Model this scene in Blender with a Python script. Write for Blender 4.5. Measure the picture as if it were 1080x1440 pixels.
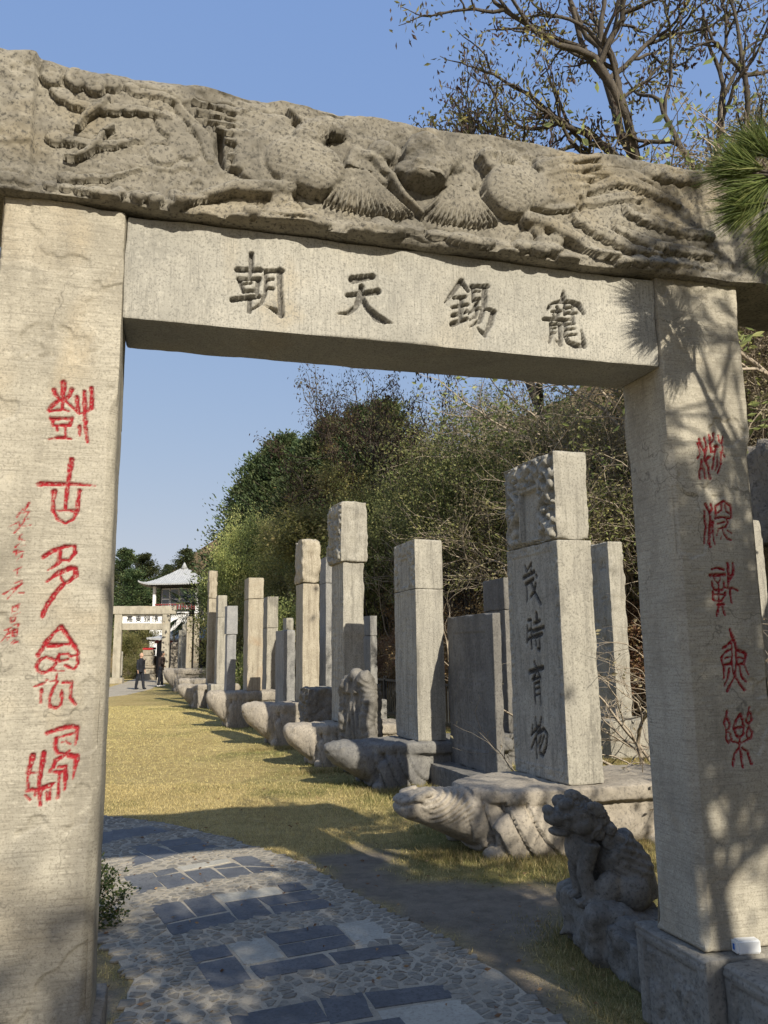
import bpy, bmesh, math, random
import numpy as np
from mathutils import Vector, Matrix, Quaternion

for o in list(bpy.data.objects): bpy.data.objects.remove(o)
scene = bpy.context.scene
COL = scene.collection
R = math.radians

# ------------------------------------------------------------------ camera
PITCH, ROLL, EYE = R(9.84), R(-0.67), 1.6
fw = Vector((0, math.cos(PITCH), math.sin(PITCH))); up0 = Vector((0, -math.sin(PITCH), math.cos(PITCH))); rt0 = Vector((1, 0, 0))
rt = rt0*math.cos(ROLL) + up0*math.sin(ROLL); up = up0*math.cos(ROLL) - rt0*math.sin(ROLL)
cd = bpy.data.cameras.new('camera'); cam = bpy.data.objects.new('camera', cd); COL.objects.link(cam)
cam.matrix_world = Matrix(((rt.x, up.x, -fw.x, 0), (rt.y, up.y, -fw.y, 0), (rt.z, up.z, -fw.z, EYE), (0, 0, 0, 1)))
cd.sensor_fit = 'VERTICAL'; cd.sensor_height = 24.0; cd.lens = 24.0*1132/1440
cd.clip_start = 0.05; cd.clip_end = 3000
scene.camera = cam

# ------------------------------------------------------------------ sky and sun
SUN_AZ, SUN_EL = R(150), R(34)          # clockwise from +Y
world = bpy.data.worlds.new('World'); scene.world = world; world.use_nodes = True
wn = world.node_tree; wn.nodes.clear()
sky = wn.nodes.new('ShaderNodeTexSky'); sky.sky_type = 'NISHITA'; sky.sun_disc = False
sky.sun_elevation = SUN_EL; sky.sun_rotation = SUN_AZ; sky.altitude = 50
sky.air_density = 1.0; sky.dust_density = 0.8; sky.ozone_density = 1.2
bg = wn.nodes.new('ShaderNodeBackground'); bg.inputs['Strength'].default_value = 0.12
wo = wn.nodes.new('ShaderNodeOutputWorld')
sep = wn.nodes.new('ShaderNodeSeparateColor'); com = wn.nodes.new('ShaderNodeCombineColor')   # sky colour graded per channel: flatter gradient over the whole dome
wn.links.new(sky.outputs[0], sep.inputs[0])
for i, (pw, k) in enumerate(((.50, 1.45), (.33, 1.92), (.06, 3.75))):
    a = wn.nodes.new('ShaderNodeMath'); a.operation = 'POWER'; a.inputs[1].default_value = pw; m = wn.nodes.new('ShaderNodeMath'); m.operation = 'MULTIPLY'; m.inputs[1].default_value = k
    wn.links.new(sep.outputs[i], a.inputs[0]); wn.links.new(a.outputs[0], m.inputs[0]); wn.links.new(m.outputs[0], com.inputs[i])
wn.links.new(com.outputs[0], bg.inputs['Color']); wn.links.new(bg.outputs[0], wo.inputs['Surface'])
sd = bpy.data.lights.new('sun', 'SUN'); sd.energy = 4.6; sd.angle = R(0.55); sd.color = (1.0, 0.925, 0.80)
sun = bpy.data.objects.new('sun', sd); COL.objects.link(sun)
to_sun = Vector((math.sin(SUN_AZ)*math.cos(SUN_EL), math.cos(SUN_AZ)*math.cos(SUN_EL), math.sin(SUN_EL)))
sun.rotation_euler = to_sun.to_track_quat('Z', 'Y').to_euler(); sun.location = to_sun*60

scene.cycles.max_bounces = 5; scene.cycles.diffuse_bounces = 3; scene.cycles.glossy_bounces = 2; scene.cycles.transmission_bounces = 3
vs = scene.view_settings
vs.view_transform = 'Standard'; vs.look = 'None'; vs.exposure = 0.45; vs.gamma = 1.0; vs.use_curve_mapping = False

# ------------------------------------------------------------------ frames of reference
YAW = R(15.28)                                    # the near archway
GU = np.array([math.cos(YAW), math.sin(YAW), 0]); GN = np.array([-math.sin(YAW), math.cos(YAW), 0]); G0 = np.array([-.97, 2.836, 0])
ROWA = R(-19.3)                                   # the row of steles
RR = np.array([math.sin(ROWA), math.cos(ROWA), 0]); PP = np.array([math.cos(ROWA), -math.sin(ROWA), 0])
ROWROT = -math.atan2(PP[0], PP[1])                # local +Y -> PP, local +X -> -RR

# ------------------------------------------------------------------ helpers: objects
def tag(o, label=None, cat=None, group=None, kind=None):
    if label: o['label'] = label
    if cat: o['category'] = cat
    if group: o['group'] = group
    if kind: o['kind'] = kind
    return o
def empty(name, loc=(0, 0, 0), rz=0.0, label=None, cat=None, group=None):
    o = bpy.data.objects.new(name, None); COL.objects.link(o); o.location = loc; o.rotation_euler = (0, 0, rz); o.empty_display_size = .1
    return tag(o, label, cat, group)
def link(name, me, mat=None, parent=None, loc=(0, 0, 0), rot=(0, 0, 0)):
    o = bpy.data.objects.new(name, me); COL.objects.link(o)
    if mat and not me.materials: me.materials.append(mat)
    if parent: o.parent = parent
    o.location = loc; o.rotation_euler = rot
    return o
def copy_tree(o, parent=None):
    c = o.copy(); COL.objects.link(c); c.parent = parent
    for ch in o.children: copy_tree(ch, c)
    return c
def mesh_np(name, V, F, smooth=True, attrs=None):
    """V (n,3); F list of (m,k) int arrays of equal k each"""
    me = bpy.data.meshes.new(name)
    if not isinstance(F, (list, tuple)): F = [F]
    F = [np.asarray(f, np.int32) for f in F if len(f)]
    V = np.asarray(V, np.float32)
    me.vertices.add(len(V)); me.vertices.foreach_set('co', V.ravel())
    nl = sum(f.size for f in F); nf = sum(len(f) for f in F)
    me.loops.add(nl); me.loops.foreach_set('vertex_index', np.concatenate([f.ravel() for f in F]))
    st = []; k = 0
    for f in F:
        st.append(k + np.arange(len(f))*f.shape[1]); k += f.size
    me.polygons.add(nf); me.polygons.foreach_set('loop_start', np.concatenate(st).astype(np.int32))
    me.polygons.foreach_set('use_smooth', np.full(nf, smooth, bool))
    for an, av in (attrs or {}).items():
        a = me.attributes.new(an, 'FLOAT', 'POINT'); a.data.foreach_set('value', np.asarray(av, np.float32))
    me.update(calc_edges=True); me.validate()
    return me

# ------------------------------------------------------------------ helpers: noise
def _h(ix, iy, iz, seed):
    n = (ix*374761393 + iy*668265263 + iz*2147483647 + seed*1274126177) & 0xFFFFFFFF
    n = ((n ^ (n >> 13))*1274126177) & 0xFFFFFFFF
    n = ((n ^ (n >> 16))*2246822519) & 0xFFFFFFFF
    return ((n ^ (n >> 15)) & 0xFFFF)/32767.5 - 1
def vnoise(P, seed=0):
    P = np.asarray(P, np.float64); I = np.floor(P).astype(np.int64); f = P - I; f = f*f*f*(f*(f*6-15)+10)
    x, y, z = I[..., 0], I[..., 1], I[..., 2]; r = 0
    for dx in (0, 1):
        wx = f[..., 0] if dx else 1-f[..., 0]
        for dy in (0, 1):
            wy = f[..., 1] if dy else 1-f[..., 1]
            for dz in (0, 1):
                wz = f[..., 2] if dz else 1-f[..., 2]
                r = r + wx*wy*wz*_h(x+dx, y+dy, z+dz, seed)
    return r
def fbm(P, octv=4, seed=0, gain=.5):
    P = np.asarray(P, np.float64); r = 0; a = 1
    for k in range(octv):
        r = r + a*vnoise(P, seed+k*17); P = P*2.03+11.3; a *= gain
    return r
def sstep(a, b, x):
    t = np.clip((x-a)/(b-a), 0, 1); return t*t*(3-2*t)

# ------------------------------------------------------------------ helpers: carving
def stroke_field(U, V, strokes):
    """largest (half width - distance) over all strokes on a regular grid"""
    F = np.full((len(V), len(U)), -1.0)
    for st in strokes:
        for (x0, y0, w0), (x1, y1, w1) in zip(st[:-1], st[1:]):
            m = max(w0, w1)/2 + .012
            i0, i1 = np.searchsorted(U, (min(x0, x1)-m, max(x0, x1)+m)); j0, j1 = np.searchsorted(V, (min(y0, y1)-m, max(y0, y1)+m))
            if i1 <= i0 or j1 <= j0: continue
            X, Y = np.meshgrid(U[i0:i1], V[j0:j1]); dx, dy = x1-x0, y1-y0; L = dx*dx+dy*dy+1e-12
            t = np.clip(((X-x0)*dx+(Y-y0)*dy)/L, 0, 1); d = np.hypot(X-x0-t*dx, Y-y0-t*dy)
            F[j0:j1, i0:i1] = np.maximum(F[j0:j1, i0:i1], (w0+(w1-w0)*t)/2-d)
    return F
def rbox(name, W, D, H, res, mat, parent=None, r=.008, rn=.5, amp=.002, ns=5.0, seed=0, carve=None, ydiv=None, chamfer=None, shape=None, loc=(0, 0, 0), rot=(0, 0, 0)):
    """weathered stone block: x in +-W/2, y in +-D/2, z in 0..H; -y face is cut by carve(U,V)->(height,paint)"""
    nx, nz = max(2, int(W/res)), max(2, int(H/res)); ny = ydiv or max(2, int(D/res))
    xs = np.linspace(-W/2, W/2, nx+1); ys = np.linspace(-D/2, D/2, ny+1); zs = np.linspace(0, H, nz+1)
    Vs, Fs, Ps, n = [], [], [], 0
    def face(A, B, fn, flip, hp=None):
        nonlocal n
        a, b = np.meshgrid(A, B); P = fn(a, b).reshape(-1, 3); w = len(A)
        idx = np.arange(len(P)).reshape(len(B), w)
        q = np.stack([idx[:-1, :-1], idx[:-1, 1:], idx[1:, 1:], idx[1:, :-1]], -1).reshape(-1, 4)
        Fs.append((q[:, ::-1] if flip else q)+n); n += len(P)
        hh = np.zeros(len(P)); pp = np.zeros(len(P))
        if hp is not None: hh, pp = hp[0].ravel(), hp[1].ravel()
        Vs.append((P, hh)); Ps.append(pp)
    hp = carve(xs, zs) if carve else None
    st = np.stack
    face(xs, zs, lambda a, b: st([a, 0*a-D/2, b], -1), False, hp)
    bx = xs if carve is None else np.linspace(-W/2, W/2, 5); bz = zs if carve is None else np.linspace(0, H, 13)
    face(bx, bz, lambda a, b: st([a, 0*a+D/2, b], -1), True)
    face(ys, zs, lambda a, b: st([0*a-W/2, a, b], -1), True); face(ys, zs, lambda a, b: st([0*a+W/2, a, b], -1), False)
    face(xs, ys, lambda a, b: st([a, b, 0*a], -1), True); face(xs, ys, lambda a, b: st([a, b, 0*a+H], -1), False)
    P = np.concatenate([v[0] for v in Vs]); hh = np.concatenate([v[1] for v in Vs]); paint_or_shade = np.concatenate(Ps)
    N0 = fbm(P*6.1+seed*3.7, 4, seed)
    rad = r*np.clip(1+rn*N0*1.6, .25, 4)
    if chamfer is not None: rad = np.maximum(rad, chamfer(P[:, 2]))
    rad = np.minimum(rad, .48*min(W, D, H))
    lo = np.stack([-W/2+rad, -D/2+rad, 0+rad], -1); hi = np.stack([W/2-rad, D/2-rad, H-rad], -1)
    Q = np.clip(P, lo, hi); d = P-Q
    ln = (np.abs(d).sum(1) if chamfer is not None else np.linalg.norm(d, axis=1))+1e-9
    dirn = d/ln[:, None]
    P2 = Q+dirn*rad[:, None]+dirn*(amp*fbm(P*ns+seed*1.3, 5, seed+5))[:, None]
    P2[:, 1] -= hh
    if shape is not None: P2 = shape(P2)
    me = mesh_np(name, P2, Fs, True, {'paint_or_shade': paint_or_shade})
    return link(name, me, mat, parent, loc, rot)

# ------------------------------------------------------------------ helpers: sculpting
class Clay:
    """primitive lumps that a voxel remesh melts into one continuous surface"""
    def __init__(s): s.bm = bmesh.new()
    def ell(s, c, r, rot=(0, 0, 0), seg=20):
        M = Matrix.Translation(c) @ Matrix.Rotation(rot[2], 4, 'Z') @ Matrix.Rotation(rot[1], 4, 'Y') @ Matrix.Rotation(rot[0], 4, 'X') @ Matrix.Diagonal((r[0], r[1], r[2], 1))
        bmesh.ops.create_uvsphere(s.bm, u_segments=seg, v_segments=seg//2+2, radius=1, matrix=M); return s
    def box(s, c, d, rot=(0, 0, 0)):
        M = Matrix.Translation(c) @ Matrix.Rotation(rot[2], 4, 'Z') @ Matrix.Rotation(rot[1], 4, 'Y') @ Matrix.Rotation(rot[0], 4, 'X') @ Matrix.Diagonal((d[0], d[1], d[2], 1))
        bmesh.ops.create_cube(s.bm, size=1, matrix=M); return s
    def tube(s, pts, rad, seg=12):
        rings = []; P = [Vector(p) for p in pts]
        for i, p in enumerate(P):
            t = (P[min(i+1, len(P)-1)]-P[max(i-1, 0)]).normalized(); a = t.orthogonal().normalized(); b = t.cross(a)
            rr = rad[i] if hasattr(rad[i], '__len__') else (rad[i], rad[i])
            rings.append([s.bm.verts.new(p+a*rr[0]*math.cos(k*2*math.pi/seg)+b*rr[1]*math.sin(k*2*math.pi/seg)) for k in range(seg)])
        for A, B in zip(rings[:-1], rings[1:]):
            for k in range(seg): s.bm.faces.new((A[k], A[(k+1) % seg], B[(k+1) % seg], B[k]))
        s.bm.faces.new(rings[0][::-1]); s.bm.faces.new(rings[-1]); return s
    def hull(s, secs, seg=24):
        """sections along x: (x, yc, zlo, zhi, halfwidth, power)"""
        rings = []
        for x, zl, zh, hw, pw in secs:
            ring = []
            for k in range(seg):
                a = k*2*math.pi/seg; ca, sa = math.cos(a), math.sin(a)
                yy = hw*math.copysign(abs(ca)**(2/pw), ca); zz = (zl+zh)/2+(zh-zl)/2*math.copysign(abs(sa)**(2/pw), sa)
                ring.append(s.bm.verts.new((x, yy, zz)))
            rings.append(ring)
        for A, B in zip(rings[:-1], rings[1:]):
            for k in range(seg): s.bm.faces.new((A[k], A[(k+1) % seg], B[(k+1) % seg], B[k]))
        s.bm.faces.new(rings[0][::-1]); s.bm.faces.new(rings[-1]); return s
    def mesh(s, name, voxel=.02, smooth=2, disp=None):
        bmesh.ops.recalc_face_normals(s.bm, faces=s.bm.faces)
        me = bpy.data.meshes.new(name); s.bm.to_mesh(me); s.bm.free()
        o = bpy.data.objects.new('clay', me); COL.objects.link(o)
        m = o.modifiers.new('r', 'REMESH'); m.mode = 'VOXEL'; m.voxel_size = voxel; m.use_smooth_shade = True
        if smooth:
            k = o.modifiers.new('s', 'SMOOTH'); k.iterations = smooth; k.factor = .5
        dg = bpy.context.evaluated_depsgraph_get(); out = bpy.data.meshes.new_from_object(o.evaluated_get(dg)); out.name = name
        bpy.data.objects.remove(o); bpy.data.meshes.remove(me)
        if disp is not None:
            n = len(out.vertices); co = np.empty(n*3, np.float32); out.vertices.foreach_get('co', co); co = co.reshape(-1, 3).astype(float)
            nn = np.empty(n*3, np.float32); out.vertices.foreach_get('normal', nn); nn = nn.reshape(-1, 3)
            co = co+nn*disp(co, nn)[:, None]; out.vertices.foreach_set('co', co.astype(np.float32).ravel())
        out.polygons.foreach_set('use_smooth', np.ones(len(out.polygons), bool)); out.update()
        return out
def bm_link(name, bm, mat, parent=None, loc=(0, 0, 0), rot=(0, 0, 0), smooth=False):
    me = bpy.data.meshes.new(name); bm.normal_update(); bm.to_mesh(me); bm.free()
    if smooth: me.polygons.foreach_set('use_smooth', np.ones(len(me.polygons), bool))
    return link(name, me, mat, parent, loc, rot)
def bbox(bm, c, d, bev=0.0, rz=0.0):
    M = Matrix.Translation(c) @ Matrix.Rotation(rz, 4, 'Z') @ Matrix.Diagonal((d[0], d[1], d[2], 1))
    r = bmesh.ops.create_cube(bm, size=1, matrix=M)
    if bev:
        es = list({e for v in r['verts'] for e in v.link_edges}); bmesh.ops.bevel(bm, geom=es, offset=bev, segments=2, affect='EDGES')
def box_obj(name, c, d, mat, parent=None, bev=.005, rz=0.0):
    bm = bmesh.new(); bbox(bm, (0, 0, 0), d, bev); return bm_link(name, bm, mat, parent, c, (0, 0, rz))
def tubes_mesh(name, lines, seg=5):
    """lines: list of (pts (k,3), radii (k))"""
    Vs, Fs, n = [], [], 0
    ang = np.arange(seg)*2*math.pi/seg
    for pts, rad in lines:
        pts = np.asarray(pts, float); rad = np.asarray(rad, float); k = len(pts)
        t = np.gradient(pts, axis=0); t /= np.linalg.norm(t, axis=1)[:, None]+1e-9
        ref = np.where(np.abs(t[:, 2:3]) > .9, np.array([[1., 0, 0]]), np.array([[0, 0, 1.]]))
        a = np.cross(t, ref); a /= np.linalg.norm(a, axis=1)[:, None]+1e-9; b = np.cross(t, a)
        V = pts[:, None]+rad[:, None, None]*(a[:, None]*np.cos(ang)[None, :, None]+b[:, None]*np.sin(ang)[None, :, None])
        Vs.append(V.reshape(-1, 3)); idx = np.arange(k*seg).reshape(k, seg)+n; nx = np.roll(idx, -1, 1)
        Fs.append(np.stack([idx[:-1], nx[:-1], nx[1:], idx[1:]], -1).reshape(-1, 4)); n += k*seg
    return mesh_np(name, np.concatenate(Vs), [np.concatenate(Fs)])

# ------------------------------------------------------------------ materials
def newmat(name, rough=.85, spec=.25):
    m = bpy.data.materials.new(name); m.use_nodes = True; nt = m.node_tree; b = nt.nodes['Principled BSDF']
    b.inputs['Roughness'].default_value = rough; b.inputs['Specular IOR Level'].default_value = spec
    return m, nt, b
class NB:
    def __init__(s, nt): s.nt = nt
    def n(s, t, **kw):
        x = s.nt.nodes.new(t)
        for k, v in kw.items():
            if k in x.inputs: x.inputs[k].default_value = v
            else: setattr(x, k, v)
        return x
    def l(s, a, b): s.nt.links.new(a, b)
    def coord(s, scale=(1, 1, 1), kind='Object'):
        t = s.n('ShaderNodeTexCoord'); m = s.n('ShaderNodeMapping'); m.inputs['Scale'].default_value = scale
        oi = s.n('ShaderNodeObjectInfo'); ad = s.n('ShaderNodeVectorMath', operation='MULTIPLY_ADD'); ad.inputs[1].default_value = (23.7, 17.3, 31.1)
        s.l(oi.outputs['Random'], ad.inputs[0]); s.l(t.outputs[kind], ad.inputs[2]); s.l(ad.outputs[0], m.inputs['Vector']); return m.outputs[0]
    def noise(s, vec, scale, detail=6, rough=.6, dist=0):
        x = s.n('ShaderNodeTexNoise', Scale=scale, Detail=detail, Roughness=rough, Distortion=dist); s.l(vec, x.inputs['Vector']); return x.outputs['Fac']
    def ramp(s, fac, stops):
        x = s.n('ShaderNodeValToRGB'); e = x.color_ramp.elements
        while len(e) < len(stops): e.new(.5)
        for k, (p, c) in enumerate(stops): e[k].position = p; e[k].color = (c, c, c, 1) if not hasattr(c, '__len__') else (*c, 1)
        s.l(fac, x.inputs['Fac']); return x.outputs['Color']
    def mix(s, fac, a, b, mode='MIX'):
        x = s.n('ShaderNodeMix', data_type='RGBA', blend_type=mode)
        for sock, v in ((x.inputs[0], fac), (x.inputs[6], a), (x.inputs[7], b)):
            if hasattr(v, 'links') or hasattr(v, 'is_linked'): s.l(v, sock)
            else: sock.default_value = v if not hasattr(v, '__len__') else (*v, 1)
        return x.outputs[2]
    def math(s, op, a, b=0.0):
        x = s.n('ShaderNodeMath', operation=op)
        for sock, v in ((x.inputs[0], a), (x.inputs[1], b)):
            if hasattr(v, 'is_linked'): s.l(v, sock)
            else: sock.default_value = v
        return x.outputs[0]
    def attr(s, name):
        x = s.n('ShaderNodeAttribute', attribute_name=name); return x.outputs['Fac']
    def bump(s, b, h, strength=.4, dist=.01):
        x = s.n('ShaderNodeBump', Strength=strength, Distance=dist); s.l(h, x.inputs['Height']); s.l(x.outputs[0], b.inputs['Normal'])

def stone(name, c1, c2, dark, streak=(3, 3, 3), sk=.5, fine=60, tool=None, paint_or_shade=None, pitc=.75, bump=.5, bdist=.006, rough=.9, pit=.35, vein=0.0, patch=None):
    m, nt, b = newmat(name, rough, .2); k = NB(nt); v = k.coord()
    big = k.noise(v, 2.3, 4, .65, .4); col = k.mix(k.ramp(big, [(.32, 0), (.68, 1)]), c1, c2)
    sv = k.coord(streak); stn = k.noise(sv, 1.0, 4, .7, .5); sf = k.ramp(stn, [(.46, 0), (.72, 1)])
    col = k.mix(k.math('MULTIPLY', sf, sk), col, dark)
    if patch:                                     # warm rust or lichen patches
        pn = k.noise(v, 1.3, 3, .62, .8); col = k.mix(k.math('MULTIPLY', k.ramp(pn, [(.56, 0), (.70, 1)]), .55), col, patch)
    fn = k.noise(v, fine, 2, .7); col = k.mix(k.ramp(fn, [(.32, .9*pitc), (.50, 0)]), col, dark)
    fn2 = k.noise(v, fine*.33, 3, .75); col = k.mix(k.ramp(fn2, [(.54, 0), (.74, .4)]), col, tuple(min(1, c*1.35) for c in c2))
    h = k.math('ADD', k.math('MULTIPLY', fn, pit), k.math('MULTIPLY', fn2, .6))
    if tool:
        tv = k.coord(tool); tn = k.noise(tv, 1.0, 2, .6, .15); h = k.math('ADD', k.math('MULTIPLY', fn2, .6), k.math('MULTIPLY', tn, .45))
        col = k.mix(k.math('MULTIPLY', k.ramp(tn, [(.33, .62), (.5, 0)]), k.ramp(fn2, [(.36, .15), (.60, 1)])), col, dark)
    if vein:
        vn = k.n('ShaderNodeTexVoronoi', feature='DISTANCE_TO_EDGE', Scale=1.6); off = k.n('ShaderNodeVectorMath', operation='MULTIPLY_ADD'); off.inputs[1].default_value = (.45, .45, .45)
        wn_ = k.n('ShaderNodeTexNoise', Scale=3.2, Detail=4.0, Roughness=.68); k.l(v, wn_.inputs['Vector'])
        k.l(wn_.outputs['Color'], off.inputs[0]); k.l(v, off.inputs[2]); k.l(off.outputs[0], vn.inputs['Vector'])
        cr = k.ramp(vn.outputs['Distance'], [(0, 1), (.010, 0)]); brk = k.ramp(big, [(.48, 0), (.56, 1)])
        col = k.mix(k.math('MULTIPLY', k.math('MULTIPLY', cr, brk), vein), col, tuple(c*.45 for c in dark))
    if paint_or_shade:  # red lettering on the pillars, painted shade in tablet and stele grooves
        pa = k.attr('paint_or_shade'); wear = k.ramp(k.noise(v, 95, 2, .75), [(.30, .45), (.50, 1)])
        col = k.mix(k.math('MULTIPLY', pa, wear), col, paint_or_shade)
    k.l(col, b.inputs['Base Color']); k.bump(b, h, bump, bdist)
    return m
M = {}
M['gate'] = stone('gate limestone', (.365, .335, .265), (.485, .445, .35), (.20, .18, .14), (3.4, 3.4, 1.0), .75, 130, tool=(8, 8, 165), paint_or_shade=(.27, .014, .02), pitc=.75, bump=.5, vein=.6, patch=(.41, .335, .22))
M['tablet'] = stone('tablet limestone', (.35, .335, .285), (.455, .43, .36), (.20, .192, .165), (1.6, 1.6, 1.8), .7, 125, tool=(160, 60, 9), paint_or_shade=(.085, .08, .072), pitc=1.0, bump=.5, patch=(.37, .30, .19))  # near-black groove colour is painted shade of the cut characters
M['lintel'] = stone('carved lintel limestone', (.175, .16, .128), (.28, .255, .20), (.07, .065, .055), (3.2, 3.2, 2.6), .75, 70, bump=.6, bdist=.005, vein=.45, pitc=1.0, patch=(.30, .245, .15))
M['stele'] = stone('stele limestone', (.32, .30, .25), (.41, .385, .315), (.155, .145, .12), (15, 15, 1.3), .85, 60, paint_or_shade=(.045, .045, .045), bump=.4, pitc=.85)  # dark colour in the large characters is painted groove shade
M['stele_warm'] = stone('warm stele limestone', (.35, .31, .235), (.44, .395, .30), (.17, .14, .10), (17, 17, 1.2), .85, 60, bump=.5, pitc=.8, patch=(.33, .23, .14))
M['stele_dark'] = stone('dark stele stone', (.14, .133, .12), (.21, .20, .178), (.07, .067, .062), (6, 6, .8), .7, 45, bump=.4)
M['stele_grey'] = stone('grey stele stone', (.235, .23, .215), (.32, .31, .28), (.12, .12, .115), (14, 14, 1.0), .8, 50, paint_or_shade=(.10, .10, .10), bump=.4)
M['tortoise'] = stone('tortoise stone', (.27, .24, .195), (.38, .335, .265), (.13, .118, .10), (3, 3, 2), .5, 40, bump=.6, vein=.3)
M['tortoise_dark'] = stone('dark tortoise stone', (.155, .15, .14), (.23, .22, .195), (.08, .078, .075), (3, 3, 2), .5, 40, bump=.6)
M['beast'] = stone('black beast stone', (.15, .14, .12), (.25, .23, .195), (.07, .066, .058), (5, 5, 4), .7, 60, bump=.8, rough=.75, patch=(.20, .18, .14))
M['pedestal'] = stone('pedestal stone', (.225, .21, .18), (.32, .30, .25), (.10, .093, .08), (4, 4, 3), .6, 55, paint_or_shade=(.13, .13, .125), bump=.6)
M['rock'] = stone('cliff rock', (.15, .14, .125), (.25, .225, .19), (.06, .055, .05), (1.2, 1.2, 2.5), .7, 14, bump=1.0, bdist=.05, vein=.8)
M['slate'] = stone('dark slate flag', (.085, .090, .097), (.14, .145, .15), (.05, .053, .057), (5, 5, 5), .5, 60, bump=.3, bdist=.003, rough=.62, patch=(.20, .195, .18))
M['flag_pale'] = stone('pale limestone flag', (.36, .34, .28), (.44, .415, .34), (.26, .24, .195), (4, 4, 4), .5, 60, bump=.35)
M['cobble'] = stone('paving chip', (.195, .177, .142), (.31, .282, .225), (.13, .118, .095), (13, 13, 13), .6, 40, bump=.5, bdist=.004, patch=(.38, .335, .255))
M['mortar'] = stone('sandy mortar', (.335, .297, .228), (.44, .39, .30), (.23, .20, .152), (2, 2, 2), .6, 90, bump=.6, bdist=.006)

def plain(name, c, rough=.6, spec=.4, var=.15, scale=8, metal=0.0):
    m, nt, b = newmat(name, rough, spec); k = NB(nt); v = k.coord(); n = k.noise(v, scale, 4)
    k.l(k.mix(k.ramp(n, [(.35, 0), (.65, 1)]), tuple(x*(1-var) for x in c), tuple(min(1, x*(1+var)) for x in c)), b.inputs['Base Color']); b.inputs['Metallic'].default_value = metal
    return m
def leafmat(name, ca, cb, cc=None, trans=.35):
    """tint attribute runs 0..1 from leaf to leaf"""
    m, nt, b = newmat(name, .6, .25); k = NB(nt); t = k.attr('tint')
    st = [(0, ca), (1, cb)] if cc is None else [(0, ca), (.6, cb), (1, cc)]
    oi = k.n('ShaderNodeObjectInfo'); hv = k.n('ShaderNodeHueSaturation'); k.l(k.ramp(t, st), hv.inputs['Color'])
    k.l(k.math('ADD', k.math('MULTIPLY', oi.outputs['Random'], .05), .47), hv.inputs['Hue']); k.l(k.math('ADD', k.math('MULTIPLY', oi.outputs['Random'], .75), .72), hv.inputs['Value']); hv.inputs['Saturation'].default_value = .92
    col = hv.outputs[0]; k.l(col, b.inputs['Base Color'])
    tr = k.n('ShaderNodeBsdfTranslucent'); k.l(col, tr.inputs['Color']); mx = k.n('ShaderNodeMixShader'); mx.inputs[0].default_value = trans
    out = nt.nodes['Material Output']; k.l(b.outputs[0], mx.inputs[1]); k.l(tr.outputs[0], mx.inputs[2]); k.l(mx.outputs[0], out.inputs['Surface'])
    return m
M['bark'] = stone('grey brown bark', (.065, .055, .042), (.11, .093, .072), (.032, .027, .022), (12, 12, 2), .6, 30, bump=.9, bdist=.02)
M['twig'] = stone('dry twig', (.30, .25, .185), (.46, .39, .29), (.18, .145, .11), (9, 9, 9), .4, 20, bump=.3)
M['leaf_locust'] = leafmat('locust leaves and pods', (.085, .05, .04), (.17, .18, .05), (.36, .32, .08))
M['leaf_yg'] = leafmat('yellow green leaves', (.13, .155, .045), (.27, .29, .085), (.46, .43, .15), .5)
M['leaf_brown'] = leafmat('brown thicket leaves', (.16, .13, .08), (.31, .26, .145), (.43, .39, .18), .4)
M['leaf_cypress'] = leafmat('cypress sprays', (.03, .05, .018), (.065, .09, .03), (.12, .14, .048), .25)
M['leaf_bamboo'] = leafmat('bamboo leaves', (.06, .08, .025), (.14, .165, .05), (.30, .30, .10), .45)
M['leaf_rust'] = leafmat('rusty dry bracken', (.16, .09, .04), (.30, .185, .08), (.40, .29, .13), .3)
M['needle'] = leafmat('pine needles', (.05, .075, .015), (.13, .16, .03), (.30, .28, .09), .3)
M['palm'] = leafmat('palm fronds', (.025, .045, .012), (.06, .085, .02), (.16, .16, .05), .25)
M['shrub'] = leafmat('small glossy leaves', (.02, .045, .012), (.04, .075, .02), (.10, .13, .03), .25)
M['grass'] = leafmat('mown grass blades', (.15, .155, .04), (.42, .325, .125), (.56, .45, .19), .25)
M['white'] = plain('white painted plaster', (.78, .78, .76), .7, .3, .04)
M['device'] = plain('white plastic', (.80, .81, .79), .4, .5, .02)
M['dark'] = plain('dark opening', (.03, .028, .028), .5, .4, .3)
M['red'] = plain('red lacquer', (.20, .035, .03), .5, .4, .2)
M['roof'] = stone('grey roof tile', (.33, .34, .34), (.46, .47, .46), (.20, .20, .20), (6, 6, 6), .6, 25, bump=.5)
M['iron'] = plain('black iron', (.025, .026, .027), .5, .4, .2)
M['skin'] = plain('skin', (.50, .31, .21), .6, .3, .08)
M['cloth_black'] = plain('black cloth', (.022, .024, .03), .9, .15, .3)
M['cloth_brown'] = plain('dark brown cloth', (.045, .033, .028), .9, .15, .25)
M['cloth_white'] = plain('white cloth', (.75, .74, .72), .9, .15, .05)
M['cloth_red'] = plain('red cloth', (.42, .04, .04), .9, .15, .1)
M['cloth_blue'] = plain('blue cloth', (.05, .16, .50), .9, .15, .1)
M['hair'] = plain('black hair', (.012, .011, .011), .6, .4, .2)
def glassmat():
    m, nt, b = newmat('window glass', .08, .6); b.inputs['Base Color'].default_value = (.10, .115, .12, 1); return m
M['glass'] = glassmat()

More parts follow.
